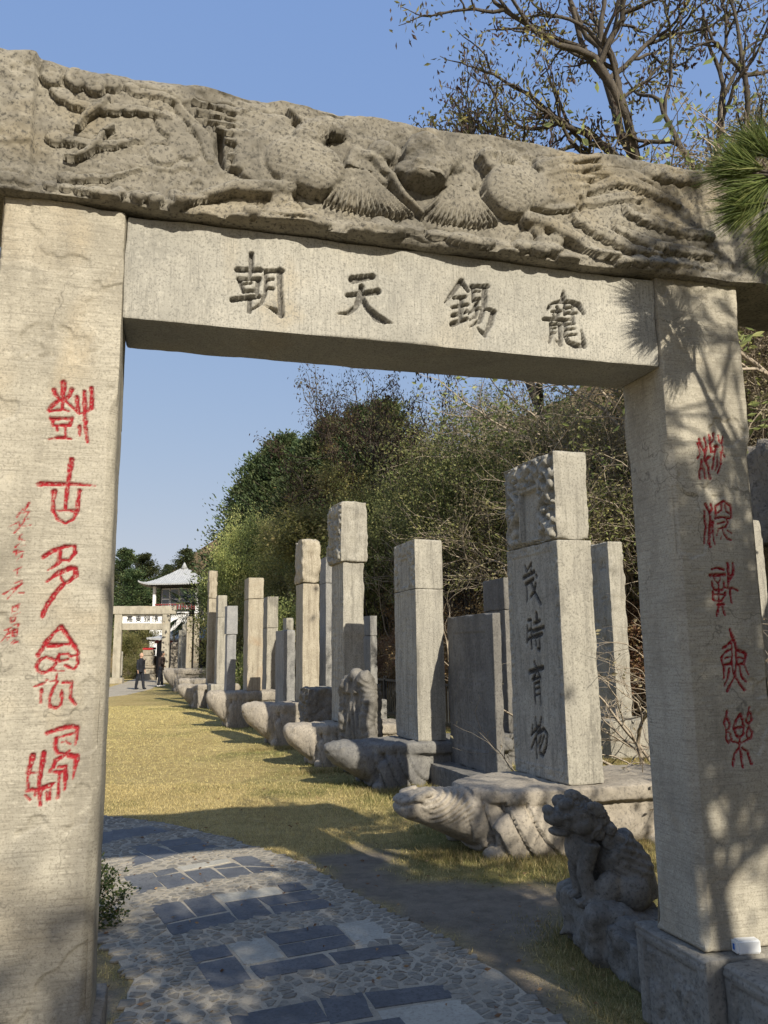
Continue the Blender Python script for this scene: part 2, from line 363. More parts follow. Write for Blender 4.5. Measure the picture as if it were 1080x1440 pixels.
# flagstones: (pale?, corners in metres on the ground)
FLAGS = [
 (0,[(-2.54,7.78),(-2.23,7.96),(-1.96,7.72),(-2.39,7.33)]),
 (0,[(-2.01,7.29),(-1.69,7.47),(-1.57,7.27),(-1.83,7.09)]),
 (0,[(-1.83,7.07),(-1.56,7.25),(-1.40,7.09),(-1.67,6.85)]),
 (0,[(-2.16,7.13),(-2.03,7.24),(-1.68,6.85),(-1.82,6.67)]),
 (0,[(-2.08,6.89),(-2.03,6.93),(-1.82,6.66),(-1.94,6.48)]),
 (0,[(-1.92,6.19),(-1.74,6.30),(-1.55,5.93),(-1.68,5.76)]),
 (0,[(-1.74,6.32),(-1.62,6.43),(-1.55,6.32),(-1.67,6.19)]),
 (0,[(-1.69,6.17),(-1.53,6.30),(-1.35,6.02),(-1.51,5.87)]),
 (0,[(-1.51,6.31),(-1.34,6.42),(-1.16,6.13),(-1.33,6.00)]),
 (0,[(-1.32,6.44),(-1.19,6.55),(-1.11,6.46),(-1.29,6.40)]),
 (0,[(-1.29,6.38),(-1.10,6.44),(-0.98,6.23),(-1.15,6.12)]),
 (1,[(-1.61,6.45),(-1.26,6.69),(-1.21,6.58),(-1.52,6.34)]),
 (0,[(-1.25,6.73),(-1.09,6.78),(-0.84,6.41),(-1.10,6.47)]),
 (0,[(-1.08,6.44),(-0.84,6.39),(-0.80,6.31),(-0.97,6.24)]),
 (0,[(-1.53,5.51),(-1.36,5.61),(-1.18,5.28),(-1.34,5.14)]),
 (0,[(-1.35,5.62),(-1.18,5.73),(-1.01,5.39),(-1.17,5.28)]),
 (0,[(-1.33,5.13),(-0.99,5.36),(-0.90,5.19),(-1.24,4.95)]),
 (1,[(-1.17,5.72),(-0.78,5.91),(-0.70,5.75),(-1.06,5.56)]),
 (0,[(-0.77,5.94),(-0.62,6.00),(-0.55,5.83),(-0.70,5.76)]),
 (0,[(-1.06,5.55),(-0.87,5.65),(-0.71,5.30),(-0.90,5.19)]),
 (0,[(-0.87,5.65),(-0.53,5.82),(-0.43,5.63),(-0.76,5.48)]),
 (0,[(-0.76,5.47),(-0.42,5.61),(-0.33,5.44),(-0.70,5.30)]),
 (0,[(-1.09,4.70),(-0.91,4.80),(-0.83,4.63),(-1.01,4.53)]),
 (0,[(-1.00,4.51),(-0.82,4.62),(-0.67,4.29),(-0.84,4.17)]),
 (1,[(-0.90,4.80),(-0.72,4.93),(-0.55,4.60),(-0.74,4.48)]),
 (0,[(-0.71,4.95),(-0.33,5.12),(-0.25,4.95),(-0.61,4.78)]),
 (0,[(-0.61,4.76),(-0.25,4.93),(-0.18,4.77),(-0.54,4.59)]),
 (0,[(-0.72,4.47),(-0.35,4.65),(-0.27,4.48),(-0.64,4.31)]),
 (0,[(-0.72,3.90),(-0.34,4.06),(-0.26,3.85),(-0.64,3.71)]),
 (0,[(-0.33,4.65),(0.05,4.77),(0.11,4.62),(-0.26,4.49)]),
 (1,[(-0.32,5.11),(-0.11,5.20),(0.03,4.89),(-0.16,4.75)]),
 (0,[(-0.33,4.09),(-0.13,4.14),(-0.07,3.88),(-0.26,3.81)]),
 (0,[(-0.12,4.13),(0.26,4.23),(0.31,4.07),(-0.07,3.96)]),
 (1,[(-0.06,3.94),(0.33,4.05),(0.43,3.81),(0.01,3.67)]),
]

# inscriptions: every stroke is a list of (u, v, width) in metres on its stone face
CHARS = {
 'tablet': [
  [(0.476,3.162,0.0223),(0.476,3.110,0.0178),(0.471,3.066,0.0134)],
  [(0.422,3.090,0.0214),(0.513,3.100,0.0213)],
  [(0.430,3.052,0.0178),(0.448,3.000,0.0143)],
  [(0.426,3.052,0.0143),(0.511,3.063,0.0148)],
  [(0.505,3.058,0.0178),(0.499,3.005,0.0177)],
  [(0.449,3.034,0.0097),(0.476,3.040,0.0101)],
  [(0.448,3.002,0.0138),(0.499,3.012,0.0142)],
  [(0.405,2.962,0.0213),(0.508,2.987,0.0172)],
  [(0.472,2.981,0.0166),(0.472,2.921,0.0178)],
  [(0.532,3.100,0.0153),(0.536,3.049,0.0148),(0.533,3.000,0.0142),(0.517,2.959,0.0124),(0.482,2.929,0.0077)],
  [(0.532,3.097,0.0168),(0.601,3.107,0.0168)],
  [(0.590,3.107,0.0231),(0.592,3.013,0.0208),(0.598,2.918,0.0237)],
  [(0.598,2.922,0.0237),(0.568,2.938,0.0177),(0.534,2.952,0.0035)],
  [(0.541,3.062,0.0113),(0.565,3.067,0.0112)],
  [(0.540,3.025,0.0136),(0.564,3.028,0.0137)],
  [(0.887,3.103,0.0322),(0.973,3.126,0.0254)],
  [(0.925,3.075,0.0233),(0.925,3.036,0.0215)],
  [(0.866,3.032,0.0184),(0.926,3.044,0.0209),(0.994,3.063,0.0282)],
  [(0.920,3.035,0.0239),(0.902,2.986,0.0196),(0.868,2.954,0.0145),(0.825,2.947,0.0070)],
  [(0.928,3.026,0.0221),(0.950,2.985,0.0233),(0.987,2.951,0.0344),(1.017,2.938,0.0282),(1.056,2.929,0.0019)],
  [(1.364,3.152,0.0216),(1.325,3.097,0.0177),(1.284,3.043,0.0046)],
  [(1.365,3.147,0.0196),(1.392,3.109,0.0173)],
  [(1.327,3.070,0.0144),(1.380,3.080,0.0144)],
  [(1.320,3.027,0.0150),(1.389,3.047,0.0151)],
  [(1.362,3.075,0.0175),(1.354,2.970,0.0170)],
  [(1.317,2.989,0.0164),(1.342,2.999,0.0164)],
  [(1.385,3.018,0.0131),(1.371,3.004,0.0082)],
  [(1.316,2.951,0.0247),(1.383,2.982,0.0151)],
  [(1.416,3.135,0.0148),(1.414,3.064,0.0144)],
  [(1.409,3.130,0.0175),(1.484,3.141,0.0180)],
  [(1.469,3.138,0.0236),(1.465,3.053,0.0236)],
  [(1.422,3.110,0.0108),(1.447,3.114,0.0105)],
  [(1.421,3.074,0.0148),(1.446,3.080,0.0144)],
  [(1.432,3.059,0.0155),(1.418,3.028,0.0144),(1.390,3.006,0.0065)],
  [(1.418,3.034,0.0151),(1.464,3.037,0.0168),(1.515,3.029,0.0139)],
  [(1.506,3.026,0.0210),(1.488,2.967,0.0229),(1.461,2.914,0.0072)],
  [(1.462,2.917,0.0183),(1.441,2.935,0.0148),(1.425,2.952,0.0026)],
  [(1.431,3.030,0.0144),(1.423,2.996,0.0137),(1.395,2.977,0.0046)],
  [(1.457,3.026,0.0177),(1.442,2.979,0.0188),(1.394,2.946,0.0026)],
  [(1.842,3.165,0.0046),(1.840,3.127,0.0278)],
  [(1.778,3.092,0.0076),(1.821,3.107,0.0178),(1.872,3.112,0.0190),(1.914,3.102,0.0291),(1.936,3.064,0.0164)],
  [(1.772,3.080,0.0190),(1.759,3.060,0.0082)],
  [(1.807,3.080,0.0152),(1.814,3.063,0.0152)],
  [(1.780,3.055,0.0117),(1.831,3.065,0.0120)],
  [(1.816,3.060,0.0139),(1.807,3.033,0.0139)],
  [(1.786,3.044,0.0092),(1.788,3.033,0.0095)],
  [(1.740,3.018,0.0164),(1.833,3.025,0.0164)],
  [(1.776,3.004,0.0160),(1.773,2.946,0.0160),(1.762,2.911,0.0104)],
  [(1.776,2.999,0.0141),(1.828,3.005,0.0145)],
  [(1.819,3.004,0.0190),(1.814,2.909,0.0184)],
  [(1.814,2.909,0.0147),(1.786,2.932,0.0025)],
  [(1.786,2.980,0.0086),(1.798,2.982,0.0089)],
  [(1.784,2.959,0.0088),(1.797,2.961,0.0086)],
  [(1.846,3.091,0.0152),(1.844,3.050,0.0147)],
  [(1.858,3.082,0.0124),(1.890,3.089,0.0124)],
  [(1.885,3.089,0.0107),(1.883,3.067,0.0107)],
  [(1.844,3.056,0.0124),(1.902,3.063,0.0120)],
  [(1.882,3.054,0.0126),(1.884,3.022,0.0126)],
  [(1.848,3.026,0.0104),(1.877,3.030,0.0098)],
  [(1.845,3.026,0.0151),(1.841,2.946,0.0160),(1.855,2.921,0.0221),(1.886,2.910,0.0265),(1.931,2.911,0.0130)],
  [(1.930,2.912,0.0266),(1.918,2.990,0.0026)],
  [(1.850,3.005,0.0104),(1.890,3.012,0.0101)],
  [(1.849,2.980,0.0101),(1.888,2.988,0.0104)],
  [(1.847,2.953,0.0098),(1.897,2.962,0.0104)],
 ],
 'left': [
  [(-0.189,2.572,0.0218),(-0.189,2.539,0.0159),(-0.190,2.503,0.0148)],
  [(-0.221,2.544,0.0174),(-0.216,2.526,0.0153),(-0.198,2.508,0.0127)],
  [(-0.162,2.549,0.0148),(-0.167,2.527,0.0148),(-0.180,2.510,0.0142)],
  [(-0.200,2.506,0.0128),(-0.221,2.485,0.0159),(-0.234,2.465,0.0102)],
  [(-0.232,2.463,0.0107),(-0.196,2.469,0.0111)],
  [(-0.191,2.503,0.0097),(-0.190,2.471,0.0097)],
  [(-0.183,2.470,0.0056),(-0.162,2.466,0.0056)],
  [(-0.178,2.504,0.0101),(-0.152,2.479,0.0101),(-0.131,2.459,0.0101)],
  [(-0.143,2.521,0.0148),(-0.138,2.488,0.0128),(-0.131,2.459,0.0106)],
  [(-0.131,2.459,0.0085),(-0.112,2.466,0.0082)],
  [(-0.117,2.543,0.0154),(-0.113,2.468,0.0143),(-0.107,2.414,0.0143),(-0.098,2.356,0.0102)],
  [(-0.094,2.558,0.0175),(-0.092,2.519,0.0171),(-0.088,2.486,0.0148),(-0.105,2.470,0.0107)],
  [(-0.128,2.413,0.0123),(-0.125,2.378,0.0061)],
  [(-0.225,2.436,0.0127),(-0.155,2.440,0.0128)],
  [(-0.220,2.436,0.0117),(-0.217,2.413,0.0117)],
  [(-0.155,2.440,0.0112),(-0.159,2.417,0.0117)],
  [(-0.217,2.411,0.0107),(-0.159,2.415,0.0107)],
  [(-0.204,2.405,0.0092),(-0.201,2.392,0.0088)],
  [(-0.175,2.407,0.0097),(-0.172,2.370,0.0097)],
  [(-0.227,2.359,0.0054),(-0.204,2.366,0.0138),(-0.171,2.367,0.0117),(-0.151,2.363,0.0041)],
  [(-0.148,2.287,0.0209),(-0.152,2.251,0.0148),(-0.155,2.204,0.0123),(-0.158,2.167,0.0136),(-0.159,2.107,0.0092)],
  [(-0.249,2.195,0.0199),(-0.191,2.198,0.0148),(-0.143,2.200,0.0138),(-0.063,2.197,0.0034)],
  [(-0.199,2.169,0.0204),(-0.201,2.139,0.0148),(-0.199,2.103,0.0132),(-0.184,2.073,0.0132),(-0.157,2.058,0.0103),(-0.131,2.074,0.0123),(-0.119,2.109,0.0138),(-0.118,2.143,0.0122),(-0.116,2.175,0.0148)],
  [(-0.190,2.102,0.0089),(-0.126,2.104,0.0097)],
  [(-0.225,1.936,0.0108),(-0.194,1.958,0.0157),(-0.160,1.974,0.0148),(-0.122,1.981,0.0088)],
  [(-0.122,1.980,0.0127),(-0.120,1.954,0.0166),(-0.138,1.928,0.0089)],
  [(-0.168,1.958,0.0148),(-0.169,1.925,0.0137),(-0.184,1.907,0.0107),(-0.206,1.891,0.0038)],
  [(-0.159,1.928,0.0093),(-0.138,1.928,0.0089)],
  [(-0.206,1.853,0.0103),(-0.173,1.880,0.0158),(-0.141,1.898,0.0157),(-0.118,1.903,0.0122)],
  [(-0.115,1.899,0.0166),(-0.114,1.875,0.0166),(-0.134,1.855,0.0117),(-0.153,1.845,0.0103)],
  [(-0.163,1.870,0.0108),(-0.150,1.847,0.0113)],
  [(-0.155,1.842,0.0142),(-0.181,1.804,0.0173),(-0.202,1.769,0.0173),(-0.214,1.734,0.0160)],
  [(-0.153,1.698,0.0136),(-0.178,1.671,0.0136),(-0.202,1.639,0.0136),(-0.220,1.603,0.0136)],
  [(-0.151,1.698,0.0137),(-0.126,1.661,0.0137),(-0.106,1.633,0.0131),(-0.091,1.606,0.0131)],
  [(-0.192,1.634,0.0145),(-0.160,1.635,0.0136),(-0.123,1.639,0.0089)],
  [(-0.166,1.585,0.0113),(-0.195,1.597,0.0108),(-0.212,1.586,0.0113),(-0.225,1.567,0.0113),(-0.217,1.550,0.0108),(-0.198,1.543,0.0108),(-0.174,1.554,0.0113),(-0.163,1.573,0.0108)],
  [(-0.157,1.587,0.0093),(-0.153,1.604,0.0089),(-0.126,1.606,0.0093),(-0.114,1.597,0.0089),(-0.093,1.601,0.0089)],
  [(-0.095,1.601,0.0103),(-0.091,1.572,0.0098),(-0.102,1.552,0.0096),(-0.123,1.562,0.0088),(-0.133,1.567,0.0056)],
  [(-0.152,1.580,0.0052),(-0.125,1.587,0.0054)],
  [(-0.169,1.550,0.0059),(-0.134,1.548,0.0056)],
  [(-0.229,1.496,0.0047),(-0.192,1.510,0.0070),(-0.188,1.520,0.0073),(-0.176,1.513,0.0066),(-0.158,1.517,0.0069),(-0.157,1.539,0.0052)],
  [(-0.203,1.487,0.0099),(-0.202,1.446,0.0099)],
  [(-0.153,1.512,0.0103),(-0.168,1.484,0.0103),(-0.177,1.455,0.0103),(-0.172,1.431,0.0103),(-0.153,1.425,0.0103),(-0.139,1.435,0.0099),(-0.136,1.456,0.0103),(-0.138,1.483,0.0103)],
  [(-0.137,1.509,0.0103),(-0.107,1.509,0.0103)],
  [(-0.109,1.509,0.0108),(-0.109,1.456,0.0108),(-0.092,1.435,0.0059)],
  [(-0.178,1.342,0.0133),(-0.142,1.355,0.0155),(-0.102,1.361,0.0144),(-0.082,1.358,0.0112)],
  [(-0.082,1.358,0.0123),(-0.083,1.330,0.0108),(-0.086,1.302,0.0039)],
  [(-0.145,1.328,0.0078),(-0.118,1.334,0.0078),(-0.096,1.339,0.0082)],
  [(-0.147,1.325,0.0117),(-0.148,1.297,0.0132),(-0.140,1.276,0.0108),(-0.117,1.275,0.0097),(-0.103,1.284,0.0067)],
  [(-0.132,1.310,0.0046),(-0.117,1.315,0.0044),(-0.102,1.304,0.0046)],
  [(-0.117,1.270,0.0133),(-0.146,1.253,0.0137),(-0.152,1.231,0.0108),(-0.164,1.221,0.0061)],
  [(-0.105,1.267,0.0143),(-0.079,1.263,0.0164),(-0.083,1.227,0.0147),(-0.088,1.191,0.0049)],
  [(-0.135,1.232,0.0093),(-0.108,1.234,0.0093)],
  [(-0.112,1.231,0.0103),(-0.111,1.188,0.0149),(-0.112,1.160,0.0087)],
  [(-0.164,1.216,0.0073),(-0.124,1.217,0.0080)],
  [(-0.130,1.214,0.0068),(-0.132,1.174,0.0117),(-0.132,1.134,0.0108)],
  [(-0.217,1.273,0.0191),(-0.225,1.224,0.0167)],
  [(-0.227,1.224,0.0122),(-0.229,1.189,0.0088),(-0.224,1.161,0.0113)],
  [(-0.183,1.280,0.0166),(-0.187,1.237,0.0159),(-0.192,1.187,0.0137),(-0.190,1.152,0.0137),(-0.185,1.114,0.0098)],
  [(-0.222,1.216,0.0054),(-0.196,1.218,0.0056)],
  [(-0.229,1.161,0.0113),(-0.188,1.164,0.0144),(-0.166,1.171,0.0193),(-0.143,1.183,0.0049)],
  [(-0.206,1.160,0.0078),(-0.204,1.145,0.0079)],
  [(-0.168,1.153,0.0088),(-0.166,1.128,0.0092)],
  [(-0.157,1.158,0.0079),(-0.157,1.130,0.0078)],
  [(-0.233,1.147,0.0054),(-0.217,1.131,0.0056)],
  [(-0.279,2.125,0.0050),(-0.293,2.098,0.0052)],
  [(-0.298,2.104,0.0068),(-0.316,2.074,0.0048)],
  [(-0.302,2.090,0.0042),(-0.277,2.095,0.0044),(-0.288,2.075,0.0044),(-0.294,2.054,0.0044),(-0.303,2.043,0.0044),(-0.307,2.051,0.0046)],
  [(-0.339,2.040,0.0036),(-0.309,2.057,0.0036)],
  [(-0.321,2.018,0.0040),(-0.306,2.037,0.0038)],
  [(-0.282,2.069,0.0031),(-0.267,2.068,0.0032)],
  [(-0.293,2.045,0.0031),(-0.269,2.047,0.0032)],
  [(-0.295,2.016,0.0042),(-0.303,2.008,0.0042),(-0.303,1.997,0.0046)],
  [(-0.295,1.996,0.0033),(-0.285,1.993,0.0032)],
  [(-0.314,1.970,0.0044),(-0.303,1.981,0.0042)],
  [(-0.297,1.973,0.0035),(-0.281,1.979,0.0036)],
  [(-0.319,1.953,0.0031),(-0.305,1.960,0.0032)],
  [(-0.310,1.952,0.0032),(-0.308,1.919,0.0032)],
  [(-0.305,1.953,0.0048),(-0.286,1.956,0.0048),(-0.293,1.936,0.0048),(-0.305,1.929,0.0048)],
  [(-0.313,1.889,0.0028),(-0.289,1.901,0.0027)],
  [(-0.300,1.897,0.0028),(-0.304,1.872,0.0027),(-0.289,1.874,0.0027)],
  [(-0.308,1.846,0.0031),(-0.286,1.855,0.0031),(-0.289,1.842,0.0032),(-0.344,1.807,0.0031)],
  [(-0.282,1.848,0.0032),(-0.308,1.821,0.0032),(-0.327,1.793,0.0031)],
  [(-0.295,1.813,0.0035),(-0.277,1.813,0.0036)],
  [(-0.312,1.763,0.0031),(-0.290,1.774,0.0031)],
  [(-0.311,1.765,0.0035),(-0.311,1.743,0.0034)],
  [(-0.309,1.764,0.0036),(-0.293,1.765,0.0035),(-0.294,1.751,0.0035),(-0.308,1.749,0.0035)],
  [(-0.306,1.735,0.0031),(-0.285,1.746,0.0032)],
  [(-0.313,1.729,0.0040),(-0.299,1.731,0.0038),(-0.302,1.717,0.0038),(-0.311,1.715,0.0040)],
  [(-0.314,1.727,0.0032),(-0.312,1.711,0.0032)],
  [(-0.304,1.702,0.0031),(-0.288,1.709,0.0031),(-0.290,1.701,0.0032)],
  [(-0.332,1.686,0.0031),(-0.309,1.696,0.0031)],
  [(-0.320,1.685,0.0027),(-0.314,1.673,0.0027)],
  [(-0.321,1.675,0.0031),(-0.341,1.646,0.0031)],
  [(-0.307,1.687,0.0040),(-0.291,1.689,0.0042),(-0.289,1.667,0.0042),(-0.306,1.667,0.0042),(-0.307,1.687,0.0040)],
  [(-0.307,1.677,0.0038),(-0.290,1.677,0.0040)],
  [(-0.322,1.661,0.0027),(-0.315,1.662,0.0027),(-0.322,1.651,0.0027)],
  [(-0.308,1.643,0.0031),(-0.298,1.653,0.0031),(-0.288,1.647,0.0031),(-0.301,1.643,0.0032)],
 ],
 'right': [
  [(2.469,2.517,0.0114),(2.480,2.486,0.0114),(2.494,2.461,0.0117),(2.488,2.426,0.0114)],
  [(2.497,2.524,0.0117),(2.504,2.488,0.0120),(2.497,2.463,0.0117)],
  [(2.458,2.500,0.0080),(2.466,2.474,0.0080),(2.466,2.449,0.0076),(2.453,2.429,0.0076)],
  [(2.523,2.542,0.0134),(2.525,2.506,0.0134),(2.527,2.462,0.0130)],
  [(2.549,2.551,0.0091),(2.546,2.524,0.0091),(2.534,2.509,0.0093)],
  [(2.527,2.462,0.0117),(2.541,2.466,0.0120)],
  [(2.574,2.543,0.0091),(2.576,2.516,0.0089),(2.583,2.507,0.0091)],
  [(2.596,2.537,0.0080),(2.588,2.502,0.0080),(2.587,2.473,0.0078),(2.574,2.465,0.0078)],
  [(2.546,2.490,0.0130),(2.562,2.491,0.0134)],
  [(2.554,2.488,0.0091),(2.538,2.434,0.0094),(2.525,2.385,0.0089)],
  [(2.555,2.445,0.0078),(2.553,2.403,0.0078),(2.538,2.378,0.0076)],
  [(2.579,2.465,0.0093),(2.571,2.407,0.0091),(2.550,2.367,0.0089)],
  [(2.585,2.466,0.0078),(2.596,2.444,0.0078)],
  [(2.474,2.423,0.0114),(2.466,2.392,0.0114),(2.456,2.372,0.0114),(2.455,2.339,0.0117)],
  [(2.469,2.397,0.0104),(2.478,2.383,0.0101),(2.483,2.340,0.0101)],
  [(2.517,2.442,0.0117),(2.490,2.422,0.0117),(2.504,2.394,0.0114),(2.507,2.341,0.0114)],
  [(2.472,2.223,0.0126),(2.489,2.191,0.0126),(2.493,2.151,0.0130),(2.489,2.104,0.0126),(2.479,2.062,0.0122),(2.482,2.036,0.0126)],
  [(2.499,2.224,0.0114),(2.503,2.203,0.0117),(2.494,2.186,0.0114)],
  [(2.463,2.190,0.0088),(2.466,2.145,0.0086),(2.473,2.124,0.0086),(2.464,2.098,0.0086),(2.457,2.050,0.0088)],
  [(2.506,2.146,0.0088),(2.501,2.116,0.0088),(2.502,2.069,0.0088),(2.507,2.044,0.0086)],
  [(2.518,2.161,0.0114),(2.524,2.215,0.0114),(2.567,2.241,0.0117),(2.603,2.220,0.0114),(2.601,2.168,0.0114)],
  [(2.555,2.228,0.0078),(2.552,2.200,0.0078),(2.532,2.187,0.0078)],
  [(2.574,2.224,0.0078),(2.576,2.193,0.0076),(2.594,2.185,0.0078)],
  [(2.519,2.163,0.0088),(2.560,2.168,0.0091),(2.595,2.163,0.0091)],
  [(2.576,2.163,0.0076),(2.582,2.144,0.0076),(2.569,2.125,0.0076),(2.527,2.114,0.0076)],
  [(2.530,2.138,0.0101),(2.563,2.146,0.0101)],
  [(2.529,2.114,0.0063),(2.519,2.084,0.0063)],
  [(2.553,2.124,0.0101),(2.555,2.096,0.0104),(2.572,2.071,0.0101),(2.591,2.067,0.0104)],
  [(2.543,2.084,0.0050),(2.537,2.070,0.0051)],
  [(2.576,2.108,0.0076),(2.596,2.097,0.0078)],
  [(2.480,1.937,0.0098),(2.504,1.943,0.0101),(2.538,1.936,0.0098)],
  [(2.467,1.909,0.0147),(2.542,1.914,0.0147)],
  [(2.487,1.902,0.0069),(2.488,1.888,0.0069),(2.506,1.874,0.0069),(2.518,1.893,0.0071),(2.519,1.904,0.0069)],
  [(2.475,1.883,0.0098),(2.476,1.865,0.0098),(2.485,1.847,0.0101),(2.525,1.847,0.0098),(2.534,1.861,0.0098),(2.534,1.882,0.0098)],
  [(2.506,1.872,0.0086),(2.505,1.838,0.0086),(2.501,1.795,0.0086)],
  [(2.476,1.840,0.0098),(2.473,1.808,0.0098),(2.485,1.799,0.0098),(2.514,1.799,0.0101),(2.538,1.825,0.0098),(2.538,1.836,0.0098)],
  [(2.477,1.826,0.0076),(2.530,1.827,0.0076)],
  [(2.492,1.783,0.0110),(2.524,1.786,0.0110)],
  [(2.496,1.772,0.0110),(2.485,1.736,0.0110)],
  [(2.517,1.772,0.0110),(2.527,1.738,0.0110)],
  [(2.563,1.963,0.0139),(2.559,1.898,0.0126),(2.555,1.857,0.0098)],
  [(2.590,1.965,0.0126),(2.585,1.914,0.0123),(2.561,1.893,0.0126)],
  [(2.534,1.859,0.0098),(2.557,1.854,0.0126),(2.582,1.855,0.0104),(2.605,1.843,0.0049)],
  [(2.563,1.854,0.0110),(2.567,1.795,0.0110)],
  [(2.546,1.677,0.0135),(2.554,1.648,0.0135),(2.567,1.614,0.0135),(2.570,1.589,0.0131)],
  [(2.553,1.632,0.0098),(2.529,1.612,0.0098),(2.501,1.597,0.0098)],
  [(2.549,1.596,0.0098),(2.510,1.579,0.0098),(2.492,1.555,0.0098),(2.497,1.526,0.0098),(2.537,1.532,0.0095),(2.545,1.558,0.0098)],
  [(2.510,1.555,0.0069),(2.543,1.561,0.0069)],
  [(2.549,1.619,0.0074),(2.544,1.532,0.0083),(2.549,1.488,0.0095),(2.569,1.452,0.0122),(2.595,1.421,0.0131)],
  [(2.570,1.589,0.0119),(2.606,1.580,0.0122),(2.618,1.569,0.0122),(2.601,1.531,0.0122),(2.568,1.527,0.0122),(2.569,1.581,0.0119)],
  [(2.572,1.560,0.0098),(2.598,1.553,0.0098)],
  [(2.563,1.527,0.0098),(2.553,1.479,0.0098),(2.529,1.448,0.0098),(2.507,1.418,0.0095)],
  [(2.503,1.522,0.0122),(2.497,1.475,0.0122)],
  [(2.527,1.510,0.0110),(2.515,1.471,0.0110),(2.499,1.442,0.0110)],
  [(2.581,1.518,0.0111),(2.585,1.480,0.0111),(2.604,1.456,0.0107)],
  [(2.605,1.524,0.0086),(2.620,1.484,0.0083)],
  [(2.498,1.337,0.0095),(2.491,1.313,0.0092),(2.479,1.288,0.0095),(2.485,1.259,0.0092),(2.501,1.263,0.0098),(2.508,1.282,0.0098),(2.495,1.308,0.0098)],
  [(2.487,1.255,0.0093),(2.484,1.219,0.0088),(2.495,1.206,0.0091),(2.510,1.220,0.0091),(2.505,1.246,0.0091),(2.492,1.250,0.0088)],
  [(2.562,1.324,0.0115),(2.535,1.292,0.0119),(2.525,1.266,0.0115),(2.532,1.236,0.0122),(2.549,1.225,0.0122),(2.569,1.239,0.0115),(2.578,1.273,0.0123),(2.562,1.324,0.0115)],
  [(2.530,1.265,0.0098),(2.572,1.269,0.0095)],
  [(2.610,1.349,0.0098),(2.601,1.320,0.0098),(2.593,1.290,0.0098),(2.605,1.279,0.0095),(2.620,1.294,0.0095),(2.619,1.315,0.0095),(2.610,1.329,0.0095)],
  [(2.605,1.268,0.0091),(2.591,1.243,0.0088),(2.591,1.219,0.0090),(2.609,1.220,0.0091),(2.619,1.242,0.0093),(2.606,1.268,0.0090)],
  [(2.512,1.211,0.0080),(2.547,1.201,0.0083),(2.591,1.217,0.0083)],
  [(2.549,1.223,0.0107),(2.545,1.184,0.0107),(2.549,1.146,0.0104),(2.550,1.107,0.0107)],
  [(2.543,1.184,0.0104),(2.517,1.160,0.0104),(2.504,1.114,0.0107)],
  [(2.556,1.184,0.0107),(2.580,1.168,0.0107),(2.596,1.118,0.0107)],
 ],
 'stele': [
  [(-0.131,1.834,0.0255),(-0.108,1.778,0.0253)],
  [(-0.101,1.784,0.0253),(-0.015,1.848,0.0249),(-0.035,1.770,0.0249)],
  [(-0.168,1.729,0.0410),(0.025,1.765,0.0394)],
  [(0.058,1.729,0.0342),(0.070,1.714,0.0341)],
  [(-0.132,1.665,0.0406),(0.012,1.700,0.0394)],
  [(-0.118,1.664,0.0304),(-0.124,1.511,0.0302)],
  [(-0.030,1.670,0.0397),(0.022,1.581,0.0392),(0.116,1.477,0.0382)],
  [(0.048,1.657,0.0342),(0.023,1.600,0.0343),(-0.054,1.546,0.0348)],
  [(0.089,1.530,0.0212),(0.092,1.491,0.0211)],
  [(-0.136,1.293,0.0251),(-0.149,1.142,0.0250)],
  [(-0.118,1.339,0.0280),(-0.065,1.343,0.0277),(-0.073,1.089,0.0275)],
  [(-0.134,1.240,0.0250),(-0.065,1.265,0.0247)],
  [(-0.140,1.168,0.0300),(-0.064,1.193,0.0295)],
  [(0.038,1.397,0.0339),(0.039,1.326,0.0338)],
  [(-0.015,1.309,0.0342),(0.090,1.331,0.0335)],
  [(-0.040,1.244,0.0393),(0.148,1.271,0.0377)],
  [(-0.038,1.192,0.0441),(0.118,1.215,0.0426)],
  [(0.080,1.209,0.0286),(0.068,1.076,0.0286),(0.031,1.089,0.0289)],
  [(-0.002,1.159,0.0291),(0.008,1.121,0.0290)],
  [(-0.037,0.971,0.0341),(-0.009,0.926,0.0338)],
  [(-0.130,0.886,0.0446),(0.106,0.928,0.0424)],
  [(-0.012,0.894,0.0338),(-0.083,0.816,0.0343)],
  [(0.025,0.876,0.0335),(0.048,0.839,0.0333)],
  [(-0.083,0.816,0.0294),(0.035,0.845,0.0286)],
  [(-0.053,0.785,0.0272),(-0.049,0.614,0.0271)],
  [(-0.047,0.785,0.0291),(0.038,0.807,0.0286),(0.040,0.613,0.0284)],
  [(-0.025,0.742,0.0241),(0.028,0.756,0.0238)],
  [(-0.029,0.691,0.0212),(0.035,0.700,0.0209)],
  [(-0.110,0.427,0.0244),(-0.138,0.337,0.0245)],
  [(-0.137,0.343,0.0294),(-0.014,0.428,0.0287)],
  [(-0.059,0.494,0.0271),(-0.044,0.370,0.0269),(-0.063,0.157,0.0269)],
  [(0.043,0.501,0.0321),(0.011,0.418,0.0285),(-0.147,0.229,0.0294)],
  [(-0.019,0.372,0.0382),(0.085,0.412,0.0374),(0.137,0.373,0.0369),(0.109,0.268,0.0371),(0.040,0.187,0.0376),(-0.002,0.201,0.0379)],
  [(0.030,0.352,0.0264),(-0.021,0.273,0.0267)],
  [(0.086,0.357,0.0261),(-0.005,0.237,0.0266)],
 ],
}

